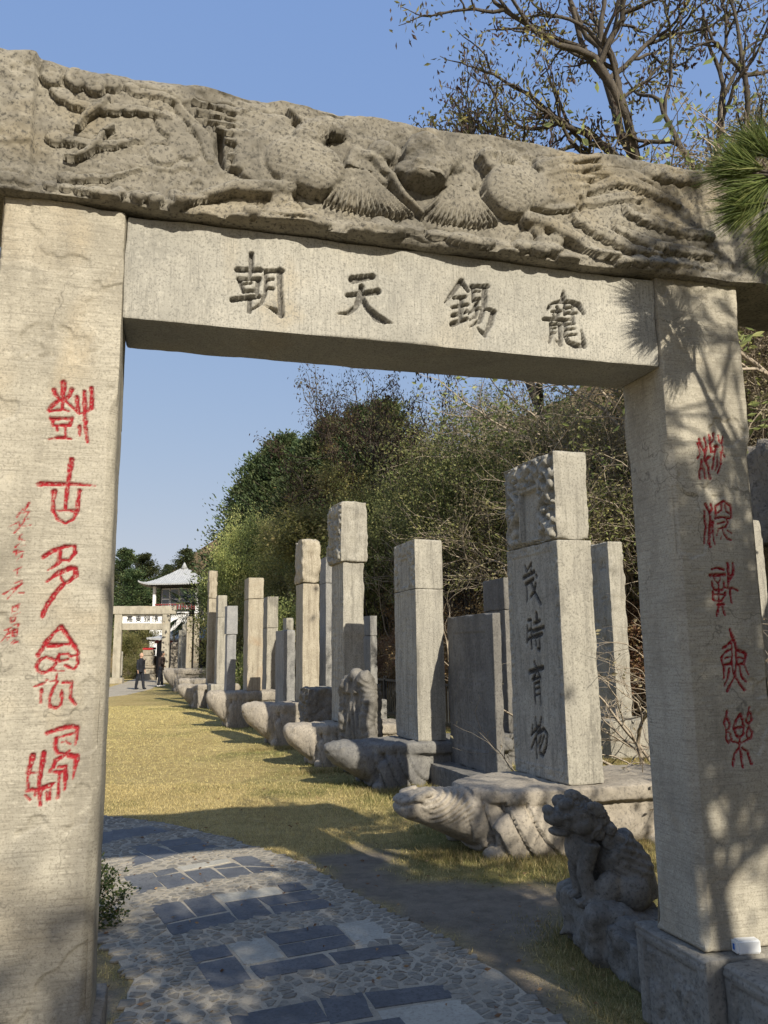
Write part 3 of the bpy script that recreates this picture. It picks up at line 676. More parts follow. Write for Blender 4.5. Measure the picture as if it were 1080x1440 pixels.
# carving on the lintel, metres along (u) and up (v): swells (u,v,ru,rv,tilt,height), ridges (kind,height,[(u,v,width)]), cuts (depth,[(u,v,width)])
SWELLS = [
 (-0.298,3.798,0.044,0.051,12,0.026),
 (-0.209,3.802,0.040,0.046,11,0.026),
 (-0.139,3.791,0.041,0.045,11,0.026),
 (-0.075,3.806,0.033,0.035,11,0.022),
 (-0.003,3.803,0.031,0.018,0,0.016),
 (-0.106,3.322,0.032,0.030,9,0.026),
 (-0.027,3.339,0.028,0.029,7,0.026),
 (0.045,3.323,0.031,0.031,7,0.028),
 (0.103,3.321,0.033,0.032,9,0.030),
 (-0.058,3.297,0.038,0.032,9,0.026),
 (0.180,3.365,0.033,0.027,9,0.026),
 (0.105,3.284,0.021,0.019,9,0.024),
 (0.177,3.301,0.024,0.020,6,0.024),
 (-0.272,3.334,0.026,0.026,7,0.014),
 (-0.353,3.327,0.036,0.019,9,0.008),
 (-0.415,3.332,0.036,0.023,9,0.008),
 (-0.213,3.329,0.028,0.021,9,0.016),
 (-0.162,3.324,0.028,0.022,9,0.018),
 (0.472,3.334,0.040,0.030,8,0.034),
 (0.525,3.294,0.046,0.022,8,0.030),
 (0.412,3.295,0.046,0.020,18,0.024),
 (0.576,3.404,0.031,0.039,8,0.034),
 (0.550,3.355,0.038,0.039,8,0.036),
 (-0.265,3.535,0.038,0.030,9,0.018),
 (-0.249,3.722,0.042,0.029,1,0.018),
 (-0.215,3.381,0.032,0.026,9,0.016),
 (0.150,3.677,0.061,0.053,-22,0.010),
 (0.203,3.595,0.069,0.057,-49,0.009),
 (0.125,3.537,0.058,0.044,9,0.007),
 (0.679,3.568,0.166,0.112,-2,0.062),
 (0.559,3.601,0.177,0.133,28,0.030),
 (0.522,3.687,0.142,0.093,25,0.024),
 (0.710,3.513,0.098,0.069,-2,0.070),
 (0.703,3.705,0.066,0.080,-21,0.050),
 (0.774,3.764,0.066,0.045,1,0.052),
 (0.821,3.750,0.033,0.027,-11,0.048),
 (1.004,3.688,0.070,0.053,31,0.044),
 (1.197,3.672,0.105,0.127,9,0.086),
 (1.133,3.614,0.079,0.050,-1,0.074),
 (1.280,3.686,0.084,0.047,21,0.060),
 (1.333,3.674,0.048,0.028,10,0.040),
 (1.184,3.588,0.092,0.036,9,0.092),
 (0.914,3.619,0.058,0.059,9,0.034),
 (0.990,3.591,0.076,0.040,-31,0.026),
 (1.358,3.615,0.083,0.051,9,0.026),
 (0.597,3.409,0.042,0.046,8,0.036),
 (0.623,3.361,0.054,0.052,8,0.040),
 (0.482,3.336,0.033,0.032,8,0.030),
 (0.705,3.347,0.040,0.039,8,0.034),
 (0.412,3.287,0.054,0.025,18,0.026),
 (0.527,3.299,0.040,0.030,8,0.030),
 (0.681,3.292,0.090,0.026,-0,0.030),
 (0.574,3.293,0.056,0.033,8,0.032),
 (0.741,3.316,0.049,0.026,-12,0.028),
 (1.000,3.349,0.055,0.045,7,0.034),
 (0.937,3.321,0.035,0.032,8,0.030),
 (1.066,3.332,0.036,0.035,7,0.030),
 (0.890,3.290,0.045,0.021,8,0.024),
 (1.115,3.365,0.039,0.032,7,0.022),
 (1.012,3.298,0.091,0.021,7,0.026),
 (1.141,3.372,0.052,0.040,7,0.014),
 (1.389,3.322,0.113,0.030,-1,0.030),
 (1.244,3.346,0.060,0.029,7,0.016),
 (1.483,3.745,0.045,0.033,8,0.050),
 (1.551,3.735,0.059,0.037,-2,0.044),
 (1.579,3.588,0.118,0.116,-12,0.066),
 (1.664,3.635,0.127,0.111,-10,0.040),
 (1.820,3.687,0.158,0.114,-12,0.026),
 (1.709,3.432,0.036,0.033,8,0.032),
 (1.652,3.384,0.038,0.032,8,0.032),
 (1.735,3.388,0.038,0.033,7,0.034),
 (1.798,3.403,0.039,0.033,8,0.032),
 (1.623,3.339,0.044,0.035,9,0.032),
 (1.705,3.336,0.053,0.039,7,0.036),
 (1.774,3.352,0.046,0.036,7,0.034),
 (1.560,3.291,0.046,0.022,7,0.026),
 (1.842,3.308,0.055,0.022,-2,0.026),
 (2.114,3.320,0.047,0.034,6,0.026),
 (2.203,3.338,0.045,0.034,6,0.028),
 (2.293,3.342,0.046,0.034,8,0.028),
 (2.376,3.345,0.044,0.034,7,0.026),
 (2.445,3.354,0.037,0.029,7,0.022),
 (2.522,3.356,0.037,0.027,6,0.016),
 (2.601,3.366,0.048,0.026,6,0.012),
 (2.314,3.801,0.050,0.035,9,0.026),
 (2.390,3.794,0.053,0.038,9,0.028),
 (2.468,3.792,0.051,0.036,9,0.026),
 (2.547,3.798,0.048,0.033,10,0.022),
 (1.383,3.337,0.092,0.034,-5,0.024),
]
RIDGES = [
 ('f',0.022,[(-0.284,3.724,0.042),(-0.237,3.705,0.046),(-0.161,3.686,0.046),(-0.095,3.693,0.042),(0.021,3.708,0.038),(0.100,3.706,0.027),(0.155,3.693,0.008)]),
 ('f',0.020,[(-0.292,3.527,0.029),(-0.247,3.538,0.040),(-0.181,3.533,0.040),(-0.115,3.527,0.038),(-0.050,3.544,0.033),(0.007,3.571,0.023),(0.045,3.576,0.009)]),
 ('f',0.017,[(-0.243,3.376,0.027),(-0.211,3.386,0.030),(-0.174,3.382,0.030),(-0.128,3.394,0.029),(-0.081,3.396,0.025),(-0.035,3.420,0.019),(0.031,3.452,0.013),(0.069,3.465,0.006)]),
 ('s',0.034,[(-0.085,3.731,0.023),(-0.123,3.684,0.029),(-0.168,3.640,0.027),(-0.195,3.584,0.014)]),
 ('s',0.032,[(-0.061,3.619,0.019),(-0.095,3.589,0.025),(-0.116,3.535,0.025),(-0.151,3.491,0.024),(-0.187,3.463,0.020),(-0.226,3.459,0.012)]),
 ('f',0.014,[(-0.002,3.786,0.032),(0.057,3.792,0.037),(0.116,3.792,0.034),(0.177,3.768,0.026),(0.240,3.705,0.013)]),
 ('s',0.046,[(0.210,3.336,0.050),(0.289,3.370,0.040),(0.368,3.416,0.040),(0.409,3.439,0.043),(0.491,3.446,0.045),(0.596,3.462,0.049)]),
 ('s',0.009,[(0.178,3.751,0.032),(0.245,3.694,0.042),(0.293,3.611,0.051),(0.305,3.544,0.032)]),
 ('s',0.024,[(0.593,3.752,0.051),(0.426,3.769,0.044),(0.240,3.791,0.017)]),
 ('s',0.024,[(0.593,3.723,0.050),(0.426,3.736,0.040),(0.250,3.749,0.015)]),
 ('s',0.024,[(0.582,3.694,0.046),(0.451,3.707,0.038),(0.285,3.710,0.015)]),
 ('s',0.024,[(0.570,3.666,0.048),(0.451,3.668,0.038),(0.321,3.680,0.014)]),
 ('s',0.022,[(0.570,3.635,0.043),(0.464,3.631,0.035),(0.364,3.633,0.017)]),
 ('s',0.020,[(0.559,3.598,0.042),(0.464,3.585,0.034),(0.371,3.576,0.017)]),
 ('s',0.018,[(0.559,3.561,0.037),(0.477,3.535,0.032),(0.384,3.520,0.017)]),
 ('s',0.044,[(0.858,3.597,0.034),(0.889,3.663,0.050),(0.965,3.658,0.050),(1.041,3.586,0.039),(1.092,3.499,0.031),(1.174,3.423,0.021)]),
 ('v',0.034,[(0.889,3.622,0.009),(0.804,3.514,0.024),(0.748,3.442,0.015)]),
 ('v',0.034,[(0.889,3.622,0.009),(0.819,3.504,0.023),(0.772,3.426,0.016)]),
 ('v',0.034,[(0.889,3.622,0.009),(0.834,3.501,0.025),(0.798,3.420,0.016)]),
 ('v',0.034,[(0.889,3.622,0.009),(0.849,3.498,0.025),(0.824,3.418,0.016)]),
 ('v',0.034,[(0.889,3.622,0.009),(0.865,3.496,0.025),(0.848,3.415,0.016)]),
 ('v',0.034,[(0.889,3.622,0.009),(0.880,3.496,0.025),(0.873,3.413,0.016)]),
 ('v',0.034,[(0.889,3.622,0.009),(0.895,3.496,0.025),(0.899,3.412,0.016)]),
 ('v',0.034,[(0.889,3.622,0.009),(0.911,3.495,0.025),(0.925,3.411,0.016)]),
 ('v',0.034,[(0.889,3.622,0.009),(0.926,3.495,0.025),(0.951,3.410,0.016)]),
 ('v',0.034,[(0.889,3.622,0.009),(0.941,3.495,0.025),(0.976,3.409,0.016)]),
 ('v',0.034,[(0.889,3.622,0.009),(0.958,3.495,0.025),(1.002,3.409,0.015)]),
 ('v',0.034,[(0.889,3.622,0.009),(0.973,3.494,0.025),(1.029,3.409,0.016)]),
 ('v',0.034,[(0.889,3.622,0.009),(0.988,3.495,0.026),(1.054,3.410,0.016)]),
 ('v',0.034,[(0.889,3.622,0.009),(1.004,3.495,0.025),(1.080,3.410,0.016)]),
 ('v',0.034,[(0.889,3.622,0.009),(1.020,3.495,0.025),(1.107,3.410,0.016)]),
 ('v',0.034,[(0.889,3.622,0.009),(1.035,3.496,0.025),(1.134,3.411,0.016)]),
 ('v',0.030,[(1.352,3.635,0.010),(1.254,3.519,0.024),(1.189,3.443,0.015)]),
 ('v',0.030,[(1.352,3.635,0.010),(1.267,3.509,0.023),(1.212,3.427,0.015)]),
 ('v',0.030,[(1.352,3.635,0.010),(1.282,3.507,0.024),(1.234,3.422,0.015)]),
 ('v',0.030,[(1.352,3.635,0.010),(1.295,3.505,0.023),(1.257,3.420,0.015)]),
 ('v',0.030,[(1.352,3.635,0.010),(1.309,3.504,0.024),(1.280,3.418,0.015)]),
 ('v',0.030,[(1.352,3.635,0.010),(1.323,3.503,0.024),(1.304,3.417,0.015)]),
 ('v',0.030,[(1.352,3.635,0.010),(1.337,3.503,0.023),(1.327,3.416,0.015)]),
 ('v',0.030,[(1.352,3.635,0.010),(1.351,3.503,0.023),(1.350,3.416,0.015)]),
 ('v',0.030,[(1.352,3.635,0.010),(1.366,3.503,0.023),(1.374,3.416,0.015)]),
 ('v',0.030,[(1.352,3.635,0.010),(1.379,3.503,0.024),(1.398,3.415,0.015)]),
 ('v',0.030,[(1.352,3.635,0.010),(1.394,3.503,0.024),(1.421,3.416,0.015)]),
 ('v',0.030,[(1.352,3.635,0.010),(1.407,3.505,0.024),(1.444,3.418,0.015)]),
 ('v',0.030,[(1.352,3.635,0.010),(1.423,3.507,0.024),(1.468,3.421,0.015)]),
 ('v',0.030,[(1.352,3.635,0.010),(1.436,3.510,0.024),(1.493,3.429,0.015)]),
 ('v',0.030,[(1.352,3.635,0.010),(1.451,3.517,0.024),(1.517,3.438,0.016)]),
 ('s',0.054,[(0.679,3.618,0.097),(0.666,3.682,0.083),(0.703,3.729,0.078),(0.752,3.754,0.065)]),
 ('s',0.040,[(0.617,3.800,0.018),(0.641,3.775,0.035),(0.691,3.759,0.026)]),
 ('s',0.062,[(0.728,3.739,0.012),(0.725,3.679,0.009)]),
 ('s',0.062,[(0.742,3.744,0.012),(0.740,3.688,0.009)]),
 ('s',0.062,[(0.757,3.749,0.012),(0.755,3.698,0.009)]),
 ('s',0.062,[(0.772,3.755,0.011),(0.770,3.707,0.009)]),
 ('s',0.062,[(0.787,3.760,0.012),(0.784,3.716,0.009)]),
 ('s',0.062,[(0.802,3.765,0.012),(0.799,3.726,0.009)]),
 ('s',0.044,[(0.197,3.325,0.056),(0.274,3.361,0.046),(0.386,3.428,0.047),(0.478,3.436,0.053),(0.626,3.458,0.049)]),
 ('s',0.046,[(1.476,3.723,0.042),(1.495,3.692,0.056),(1.529,3.683,0.084),(1.582,3.650,0.112)]),
 ('s',0.058,[(1.518,3.748,0.011),(1.518,3.701,0.008)]),
 ('s',0.058,[(1.537,3.748,0.011),(1.538,3.704,0.008)]),
 ('s',0.058,[(1.556,3.749,0.011),(1.557,3.707,0.008)]),
 ('s',0.058,[(1.575,3.749,0.011),(1.576,3.710,0.008)]),
 ('s',0.058,[(1.594,3.749,0.011),(1.595,3.713,0.008)]),
 ('s',0.034,[(1.710,3.726,0.057),(1.854,3.785,0.049),(2.038,3.825,0.021)]),
 ('s',0.034,[(1.715,3.692,0.056),(1.866,3.744,0.050),(2.035,3.779,0.021)]),
 ('s',0.030,[(1.720,3.658,0.055),(1.849,3.699,0.043),(2.002,3.727,0.021)]),
 ('s',0.028,[(1.719,3.623,0.050),(1.833,3.650,0.040),(1.970,3.679,0.020)]),
 ('s',0.024,[(1.717,3.588,0.047),(1.816,3.602,0.036),(1.931,3.631,0.020)]),
 ('s',0.022,[(1.729,3.555,0.042),(1.813,3.560,0.035),(1.899,3.576,0.021)]),
 ('s',0.046,[(1.657,3.479,0.062),(1.767,3.468,0.061),(1.890,3.416,0.058),(1.986,3.359,0.051),(2.075,3.343,0.037)]),
 ('f',0.024,[(1.904,3.531,0.056),(1.981,3.493,0.061),(2.065,3.453,0.065),(2.178,3.398,0.056),(2.326,3.389,0.023)]),
 ('f',0.024,[(2.162,3.580,0.044),(2.309,3.543,0.061),(2.459,3.514,0.061),(2.607,3.519,0.040)]),
 ('f',0.024,[(2.104,3.489,0.049),(2.270,3.438,0.060),(2.451,3.419,0.058),(2.614,3.425,0.034)]),
 ('f',0.020,[(1.977,3.666,0.044),(2.113,3.726,0.059),(2.203,3.733,0.061),(2.306,3.702,0.056),(2.440,3.649,0.027)]),
 ('s',0.016,[(1.930,3.605,0.038),(2.047,3.623,0.050),(2.167,3.655,0.045),(2.257,3.654,0.021)]),
 ('s',0.016,[(1.968,3.753,0.035),(2.116,3.770,0.044),(2.236,3.774,0.043),(2.310,3.749,0.021)]),
]
CUTS = [
 (0.018,[(0.242,3.790,0.013),(0.391,3.800,0.025)]),
 (0.022,[(0.254,3.745,0.013),(0.392,3.748,0.025)]),
 (0.020,[(0.290,3.712,0.013),(0.393,3.719,0.022)]),
 (0.016,[(0.322,3.677,0.011),(0.373,3.680,0.018)]),
 (0.060,[(0.341,3.654,0.028),(0.336,3.595,0.038),(0.352,3.527,0.016)]),
 (0.026,[(0.361,3.519,0.009),(0.423,3.506,0.018)]),
 (0.008,[(-0.298,3.798,0.006),(-0.294,3.810,0.006),(-0.284,3.808,0.006),(-0.285,3.789,0.006),(-0.301,3.780,0.006),(-0.316,3.795,0.006),(-0.304,3.823,0.006)]),
 (0.008,[(-0.209,3.802,0.006),(-0.205,3.814,0.006),(-0.195,3.811,0.006),(-0.198,3.793,0.006),(-0.215,3.784,0.006),(-0.227,3.801,0.006),(-0.213,3.830,0.006)]),
 (0.008,[(-0.139,3.791,0.006),(-0.134,3.804,0.006),(-0.125,3.799,0.006),(-0.129,3.781,0.006),(-0.146,3.774,0.006),(-0.156,3.792,0.006),(-0.140,3.818,0.006)]),
 (0.006,[(-0.355,3.829,0.008),(-0.346,3.698,0.008),(-0.340,3.535,0.008),(-0.329,3.386,0.008)]),
 (0.044,[(0.635,3.780,0.015),(0.642,3.748,0.031),(0.660,3.740,0.010)]),
 (0.040,[(0.347,3.656,0.017),(0.346,3.591,0.024),(0.356,3.522,0.015)]),
 (0.009,[(0.597,3.409,0.009),(0.602,3.425,0.009),(0.618,3.421,0.009),(0.611,3.394,0.009),(0.587,3.387,0.009)]),
 (0.009,[(0.623,3.361,0.009),(0.632,3.378,0.009),(0.649,3.370,0.009),(0.640,3.343,0.009),(0.614,3.337,0.009)]),
 (0.008,[(1.000,3.349,0.009),(1.009,3.366,0.009),(1.026,3.358,0.009),(1.016,3.334,0.009)]),
 (0.046,[(1.709,3.768,0.022),(1.696,3.731,0.037),(1.720,3.703,0.017)]),
 (0.008,[(2.314,3.801,0.011),(2.326,3.818,0.011),(2.342,3.809,0.011),(2.328,3.788,0.011)]),
 (0.008,[(2.390,3.794,0.011),(2.404,3.814,0.011),(2.422,3.805,0.011),(2.404,3.779,0.011)]),
 (0.008,[(1.705,3.336,0.010),(1.716,3.352,0.010),(1.732,3.343,0.010),(1.718,3.322,0.009)]),
 (0.024,[(1.931,3.620,0.020),(1.942,3.565,0.015)]),
]

# ------------------------------------------------------------------ ground, hillside
def inpoly(X, Y, poly):
    c = np.zeros(np.shape(X), bool); n = len(poly)
    for i in range(n):
        (x0, y0), (x1, y1) = poly[i], poly[(i+1) % n]
        if y0 == y1: continue
        k = ((y0 > Y) != (y1 > Y)) & (X < (x1-x0)*(Y-y0)/(y1-y0)+x0); c ^= k
    return c
def dist_poly(X, Y, poly):
    d = np.full(np.shape(X), 1e9); n = len(poly)
    for i in range(n):
        (x0, y0), (x1, y1) = poly[i], poly[(i+1) % n]; dx, dy = x1-x0, y1-y0
        t = np.clip(((X-x0)*dx+(Y-y0)*dy)/(dx*dx+dy*dy+1e-9), 0, 1); d = np.minimum(d, np.hypot(X-x0-t*dx, Y-y0-t*dy))
    return np.where(inpoly(X, Y, poly), -d, d)
PATH = [(1.75, .6), (1.35, 2.2), (.95, 3.2), (.745, 3.82), (.543, 4.37), (.293, 4.89), (-.05, 5.4), (-.219, 5.71), (-.632, 6.55), (-1.05, 7.0), (-1.40, 7.42), (-2.1, 8.05), (-2.73, 8.42), (-4.2, 9.0), (-6.5, 9.6), (-9, 10.1),
        (-9, 8.0), (-6.5, 7.6), (-4.2, 7.0), (-2.9, 6.3), (-2.1, 5.5), (-1.6, 4.84), (-1.27, 4.34), (-1.2, 3.87), (-1.05, 3.0), (-.95, 2.0), (-.8, .6)]
FARPATH = [(-9.5, 27), (-9.3, 31), (-10.6, 37.5), (-12.6, 46), (-14.5, 56), (-17, 56), (-15.2, 46), (-13.2, 37.5), (-12.2, 31), (-12.6, 27), (-14, 20), (-12, 14), (-9, 10.1), (-9, 8.0), (-13.6, 13), (-16, 20)]
FARPATH = [(-9, 10.1), (-12.2, 14), (-13.0, 20), (-11.6, 27), (-10.4, 33), (-10.9, 38), (-12.5, 46), (-14.5, 56), (-17, 56), (-14.8, 46), (-13.2, 38), (-12.9, 33), (-14.2, 27), (-15.6, 20), (-14.6, 13), (-9, 8.0)]
DIRT = [(-.50, 6.25), (-.62, 6.66), (-.25, 7.0), (.05, 6.95), (.12, 6.5), (.10, 6.05), (.47, 5.98), (1.05, 6.0), (1.35, 5.7), (1.15, 5.25), (.85, 4.76), (.74, 4.1), (.86, 3.6), (1.0, 2.6), (.9, 2.5), (.6, 3.8), (.4, 4.5), (.0, 5.2)]
def hill(x, y):
    s = x*PP[0]+y*PP[1]; q = x*RR[0]+y*RR[1]
    foot = 9.0-2.3*sstep(10, 16, q)-1.0*sstep(19, 29, q)
    h = 1.1*sstep(foot, foot+1.6, s)+.85*np.clip(s-foot-.6, 0, 17)
    h = h+3.0*sstep(10.4, 11.3, s)*(1-sstep(10, 15, q))
    h = h+np.clip(y-62, 0, 60)*.16*sstep(-60, -40, x)
    P = np.stack([x*.22, y*.22, 0*x], -1)
    return h+sstep(foot, foot+2, s)*(.5*fbm(P, 4, 3))-.5*(1-sstep(foot-.1, foot+.5, s))*(1-sstep(61, 63, y))
def axis(segs):
    a = [segs[0][0]]
    for lo, hi, st in segs:
        n = max(1, int(round((hi-lo)/st))); a += list(lo+(hi-lo)*(np.arange(n)+1)/n)
    return np.array(a)
def grid_mesh(name, xs, ys, zf, attrs):
    X, Y = np.meshgrid(xs, ys); Z = zf(X, Y); idx = np.arange(X.size).reshape(X.shape)
    q = np.stack([idx[:-1, :-1], idx[:-1, 1:], idx[1:, 1:], idx[1:, :-1]], -1).reshape(-1, 4)
    return mesh_np(name, np.stack([X, Y, Z], -1).reshape(-1, 3), [q], True, {k: f(X, Y).ravel() for k, f in attrs.items()})
def zground(X, Y):
    P = np.stack([X*1.3, Y*1.3, 0*X], -1)
    d = np.minimum(dist_poly(X, Y, PATH), dist_poly(X, Y, FARPATH))
    near = (1-sstep(16, 26, np.hypot(X, Y)))
    return near*sstep(.02, .5, d)*(.018*fbm(P, 3, 2)+.006*fbm(P*6, 2, 9))
def a_dirt(X, Y):
    P = np.stack([X*2.2, Y*2.2, 0*X], -1); n = fbm(P, 4, 21)
    d = dist_poly(X, Y, DIRT)
    left = dist_poly(X, Y, [(-3.2, 5.8), (-2.0, 5.2), (-1.5, 4.6), (-1.2, 4.0), (-1.1, 3.0), (-1.6, 2.0), (-3, 2), (-4, 4)])
    under = dist_poly(X, Y, [(-3, -6), (4, -6), (3, 3.2), (1.0, 3.4), (-1.0, 3.2), (-3, 3)])
    return np.clip(sstep(.16, -.16, d+.16*n)+.85*sstep(.1, -.25, left+.2*n)+sstep(.2, -.3, under+.2*n), 0, 1)
def a_green(X, Y):
    s = X*PP[0]+Y*PP[1]; P = np.stack([X*.9, Y*.9, 0*X], -1); n = fbm(P, 4, 31)
    return np.clip(sstep(1.4, 3.9, s+.9*n)*(1-.55*sstep(-.1, .35, fbm(P*2.2, 3, 5)))+.25*sstep(.15, .5, n), 0, 1)
def groundmat():
    m, nt, b = newmat('lawn and bare earth', .95, .1); k = NB(nt); v = k.coord()
    n1 = k.noise(v, 1.1, 4, .7); n2 = k.noise(v, 7, 4, .75); n3 = k.noise(v, 70, 3, .75)
    dry = k.mix(k.ramp(n1, [(.35, 0), (.65, 1)]), (.50, .375, .155), (.64, .50, .225)); dry = k.mix(k.ramp(n2, [(.38, .55), (.6, 0)]), dry, (.30, .23, .09))
    # sods laid in rows: faint darker joints
    br = k.n('ShaderNodeTexBrick', Scale=1.0); br.offset = .5; br.inputs['Mortar Size'].default_value = .035; br.inputs['Mortar Smooth'].default_value = 1.0
    br.inputs['Brick Width'].default_value = .62; br.inputs['Row Height'].default_value = .36; br.inputs['Color1'].default_value = br.inputs['Color2'].default_value = (0, 0, 0, 1); br.inputs['Mortar'].default_value = (1, 1, 1, 1)
    wv = k.n('ShaderNodeVectorMath', operation='MULTIPLY_ADD'); wv.inputs[1].default_value = (.16, .16, 0); nz = k.n('ShaderNodeTexNoise', Scale=2.2, Detail=4.0); k.l(v, nz.inputs['Vector']); k.l(nz.outputs['Color'], wv.inputs[0]); k.l(v, wv.inputs[2]); k.l(wv.outputs[0], br.inputs['Vector'])
    dry = k.mix(k.math('MULTIPLY', br.outputs['Color'], k.ramp(n1, [(.4, .1), (.6, .5)])), dry, (.24, .205, .075))
    grn = k.mix(k.ramp(n2, [(.35, 0), (.65, 1)]), (.17, .165, .055), (.36, .305, .115))
    lawn = k.mix(k.attr('green'), dry, grn)
    lawn = k.mix(k.ramp(n3, [(.38, .8), (.52, 0)]), lawn, (.19, .15, .065))
    ear = k.mix(k.ramp(n2, [(.35, 0), (.65, 1)]), (.20, .17, .13), (.30, .255, .195)); ear = k.mix(k.ramp(n3, [(.60, 0), (.75, .5)]), ear, (.30, .26, .20))
    k.l(k.mix(k.attr('dirt'), lawn, ear), b.inputs['Base Color']); k.bump(b, k.math('ADD', k.math('MULTIPLY', n2, .5), n3), .9, .035)
    return m
M['ground'] = groundmat()
gx = axis([(-420, -60, 40), (-60, -20, 4), (-20, -7, 1), (-7, 5, .09), (5, 14, .6), (14, 60, 5), (60, 420, 40)])
gy = axis([(-200, -20, 20), (-20, 1.5, 1.2), (1.5, 15, .09), (15, 30, .5), (30, 70, 2.5), (70, 900, 60)])
ground = link('ground', grid_mesh('ground', gx, gy, zground, {'dirt': a_dirt, 'green': a_green}), M['ground']); tag(ground, kind='structure')

def hillmat():
    m, nt, b = newmat('hillside litter', .95, .1); k = NB(nt); v = k.coord()
    n1 = k.noise(v, .5, 6, .65); n2 = k.noise(v, 5, 6, .7)
    c = k.mix(k.ramp(n1, [(.38, 0), (.62, 1)]), (.20, .15, .08), (.36, .24, .11)); c = k.mix(k.ramp(n2, [(.35, .7), (.6, 0)]), c, (.11, .085, .05))
    k.l(c, b.inputs['Base Color']); k.bump(b, n2, .9, .15); return m
hx = axis([(-60, -20, 5), (-20, 30, .9), (30, 120, 6)]); hy = axis([(-30, 0, 3), (0, 60, .9), (60, 130, 4), (130, 300, 20)])
hs = link('hillside', grid_mesh('hillside', hx, hy, lambda X, Y: hill(X, Y), {}), hillmat()); tag(hs, kind='structure')

# ------------------------------------------------------------------ path: mortar bed, slate flags, chips of stone
def sheet(name, poly, z, mat, parent=None, jag=0.0, th=.03):
    bm = bmesh.new(); rng = random.Random(5); P = []
    n = len(poly)
    for i in range(n):
        a = Vector(poly[i]); b2 = Vector(poly[(i+1) % n]); k = max(1, int((b2-a).length/.12)) if jag else 1
        for j in range(k):
            q = a.lerp(b2, j/k); P.append((q.x+rng.uniform(-jag, jag), q.y+rng.uniform(-jag, jag)))
    vs = [bm.verts.new((x, y, z)) for x, y in P]; f = bm.faces.new(vs)
    r = bmesh.ops.extrude_face_region(bm, geom=[f]); bmesh.ops.translate(bm, verts=[v for v in r['geom'] if isinstance(v, bmesh.types.BMVert)], vec=(0, 0, -th))
    bmesh.ops.recalc_face_normals(bm, faces=bm.faces); return bm_link(name, bm, mat, parent)
path = tag(sheet('path', PATH, .012, M['mortar'], None, .018), kind='structure')
fpath = tag(sheet('path', FARPATH, .010, M['mortar'], None, .02), kind='structure')
EXTRA = [(0, [(-.78, 3.62), (-.36, 3.74), (-.28, 3.42), (-.70, 3.28)]), (0, [(-.34, 3.76), (.05, 3.88), (.14, 3.62), (-.26, 3.46)]), (0, [(-.70, 2.9), (-.20, 3.05), (-.12, 2.7), (-.62, 2.56)]), (1, [(-.18, 3.06), (.30, 3.2), (.38, 2.84), (-.10, 2.71)]),
         (0, [(-2.9, 7.5), (-2.5, 7.75), (-2.36, 7.3), (-2.7, 7.0)]), (0, [(-3.4, 7.2), (-3.0, 7.42), (-2.8, 6.98), (-3.2, 6.75)])]
rng = random.Random(11)
for pale, poly in FLAGS+EXTRA:
    cx = sum(p[0] for p in poly)/len(poly); cy = sum(p[1] for p in poly)/len(poly); bm = bmesh.new()
    pts = []
    for i in range(len(poly)):
        a, b2 = Vector(poly[i]), Vector(poly[(i+1) % len(poly)])
        for j in range(3):
            q = a.lerp(b2, j/3); nrm = Vector((b2.y-a.y, a.x-b2.x)).normalized()*rng.uniform(-.004, .004); q = q+nrm
            pts.append(((q.x-cx)*.985, (q.y-cy)*.985))
    h = rng.uniform(.0135, .0165); tilt = (rng.uniform(-.008, .008), rng.uniform(-.008, .008))
    top = [bm.verts.new((x*.985, y*.985, h+x*tilt[0]+y*tilt[1])) for x, y in pts]; mid = [bm.verts.new((x, y, h-.004+x*tilt[0]+y*tilt[1])) for x, y in pts]; low = [bm.verts.new((x, y, -.01)) for x, y in pts]
    bm.faces.new(top); n = len(pts)
    for A, B in ((top, mid), (mid, low)):
        for i in range(n): bm.faces.new((A[i], B[i], B[(i+1) % n], A[(i+1) % n]))
    bmesh.ops.recalc_face_normals(bm, faces=bm.faces)
    o = bm_link('flagstone', bm, M['flag_pale' if pale else 'slate'], path, (cx, cy, 0))
# chips
FP = [p for _, p in FLAGS+EXTRA]
rs = np.random.RandomState(4); pts = []
cell = {}
cand = rs.uniform((-4.2, 2.2), (1.4, 9.0), (60000, 2))
dp = dist_poly(cand[:, 0], cand[:, 1], PATH); cand = cand[dp < -.03]
for poly in FP: cand = cand[dist_poly(cand[:, 0], cand[:, 1], poly) > .022]
for x, y in cand:
    sp = rs.choice((.036, .044, .055, .068, .085))
    k = (int(x/.1), int(y/.1)); ok = True
    for i in (-1, 0, 1):
        for j in (-1, 0, 1):
            for (a, b2, s0) in cell.get((k[0]+i, k[1]+j), ()):
                if math.hypot((a-x), (b2-y)*1.25) < (sp+s0)/2: ok = False; break
            if not ok: break
        if not ok: break
    if ok: cell.setdefault(k, []).append((x, y, sp)); pts.append((x, y))
pts.sort(key=lambda q: math.hypot(q[0]+.2, q[1]-3.9))
PA = np.array(pts)
def cell_poly(i):
    c = PA[i]; d = PA-c; nb = np.where((np.abs(d).max(1) < .2) & (np.abs(d).sum(1) > 0))[0]
    poly = [(-.075, -.075), (.075, -.075), (.075, .075), (-.075, .075)]
    for j in nb:                                   # clip by the bisector towards each neighbour
        n = d[j]; m = (n@n)/2; out = []
        for k in range(len(poly)):
            p, q = poly[k], poly[(k+1) % len(poly)]; a0, a1 = p[0]*n[0]+p[1]*n[1]-m, q[0]*n[0]+q[1]*n[1]-m
            if a0 <= 0: out.append(p)
            if a0*a1 < 0: t = a0/(a0-a1); out.append((p[0]+(q[0]-p[0])*t, p[1]+(q[1]-p[1])*t))
        poly = out
        if len(poly) < 3: return None
    return poly
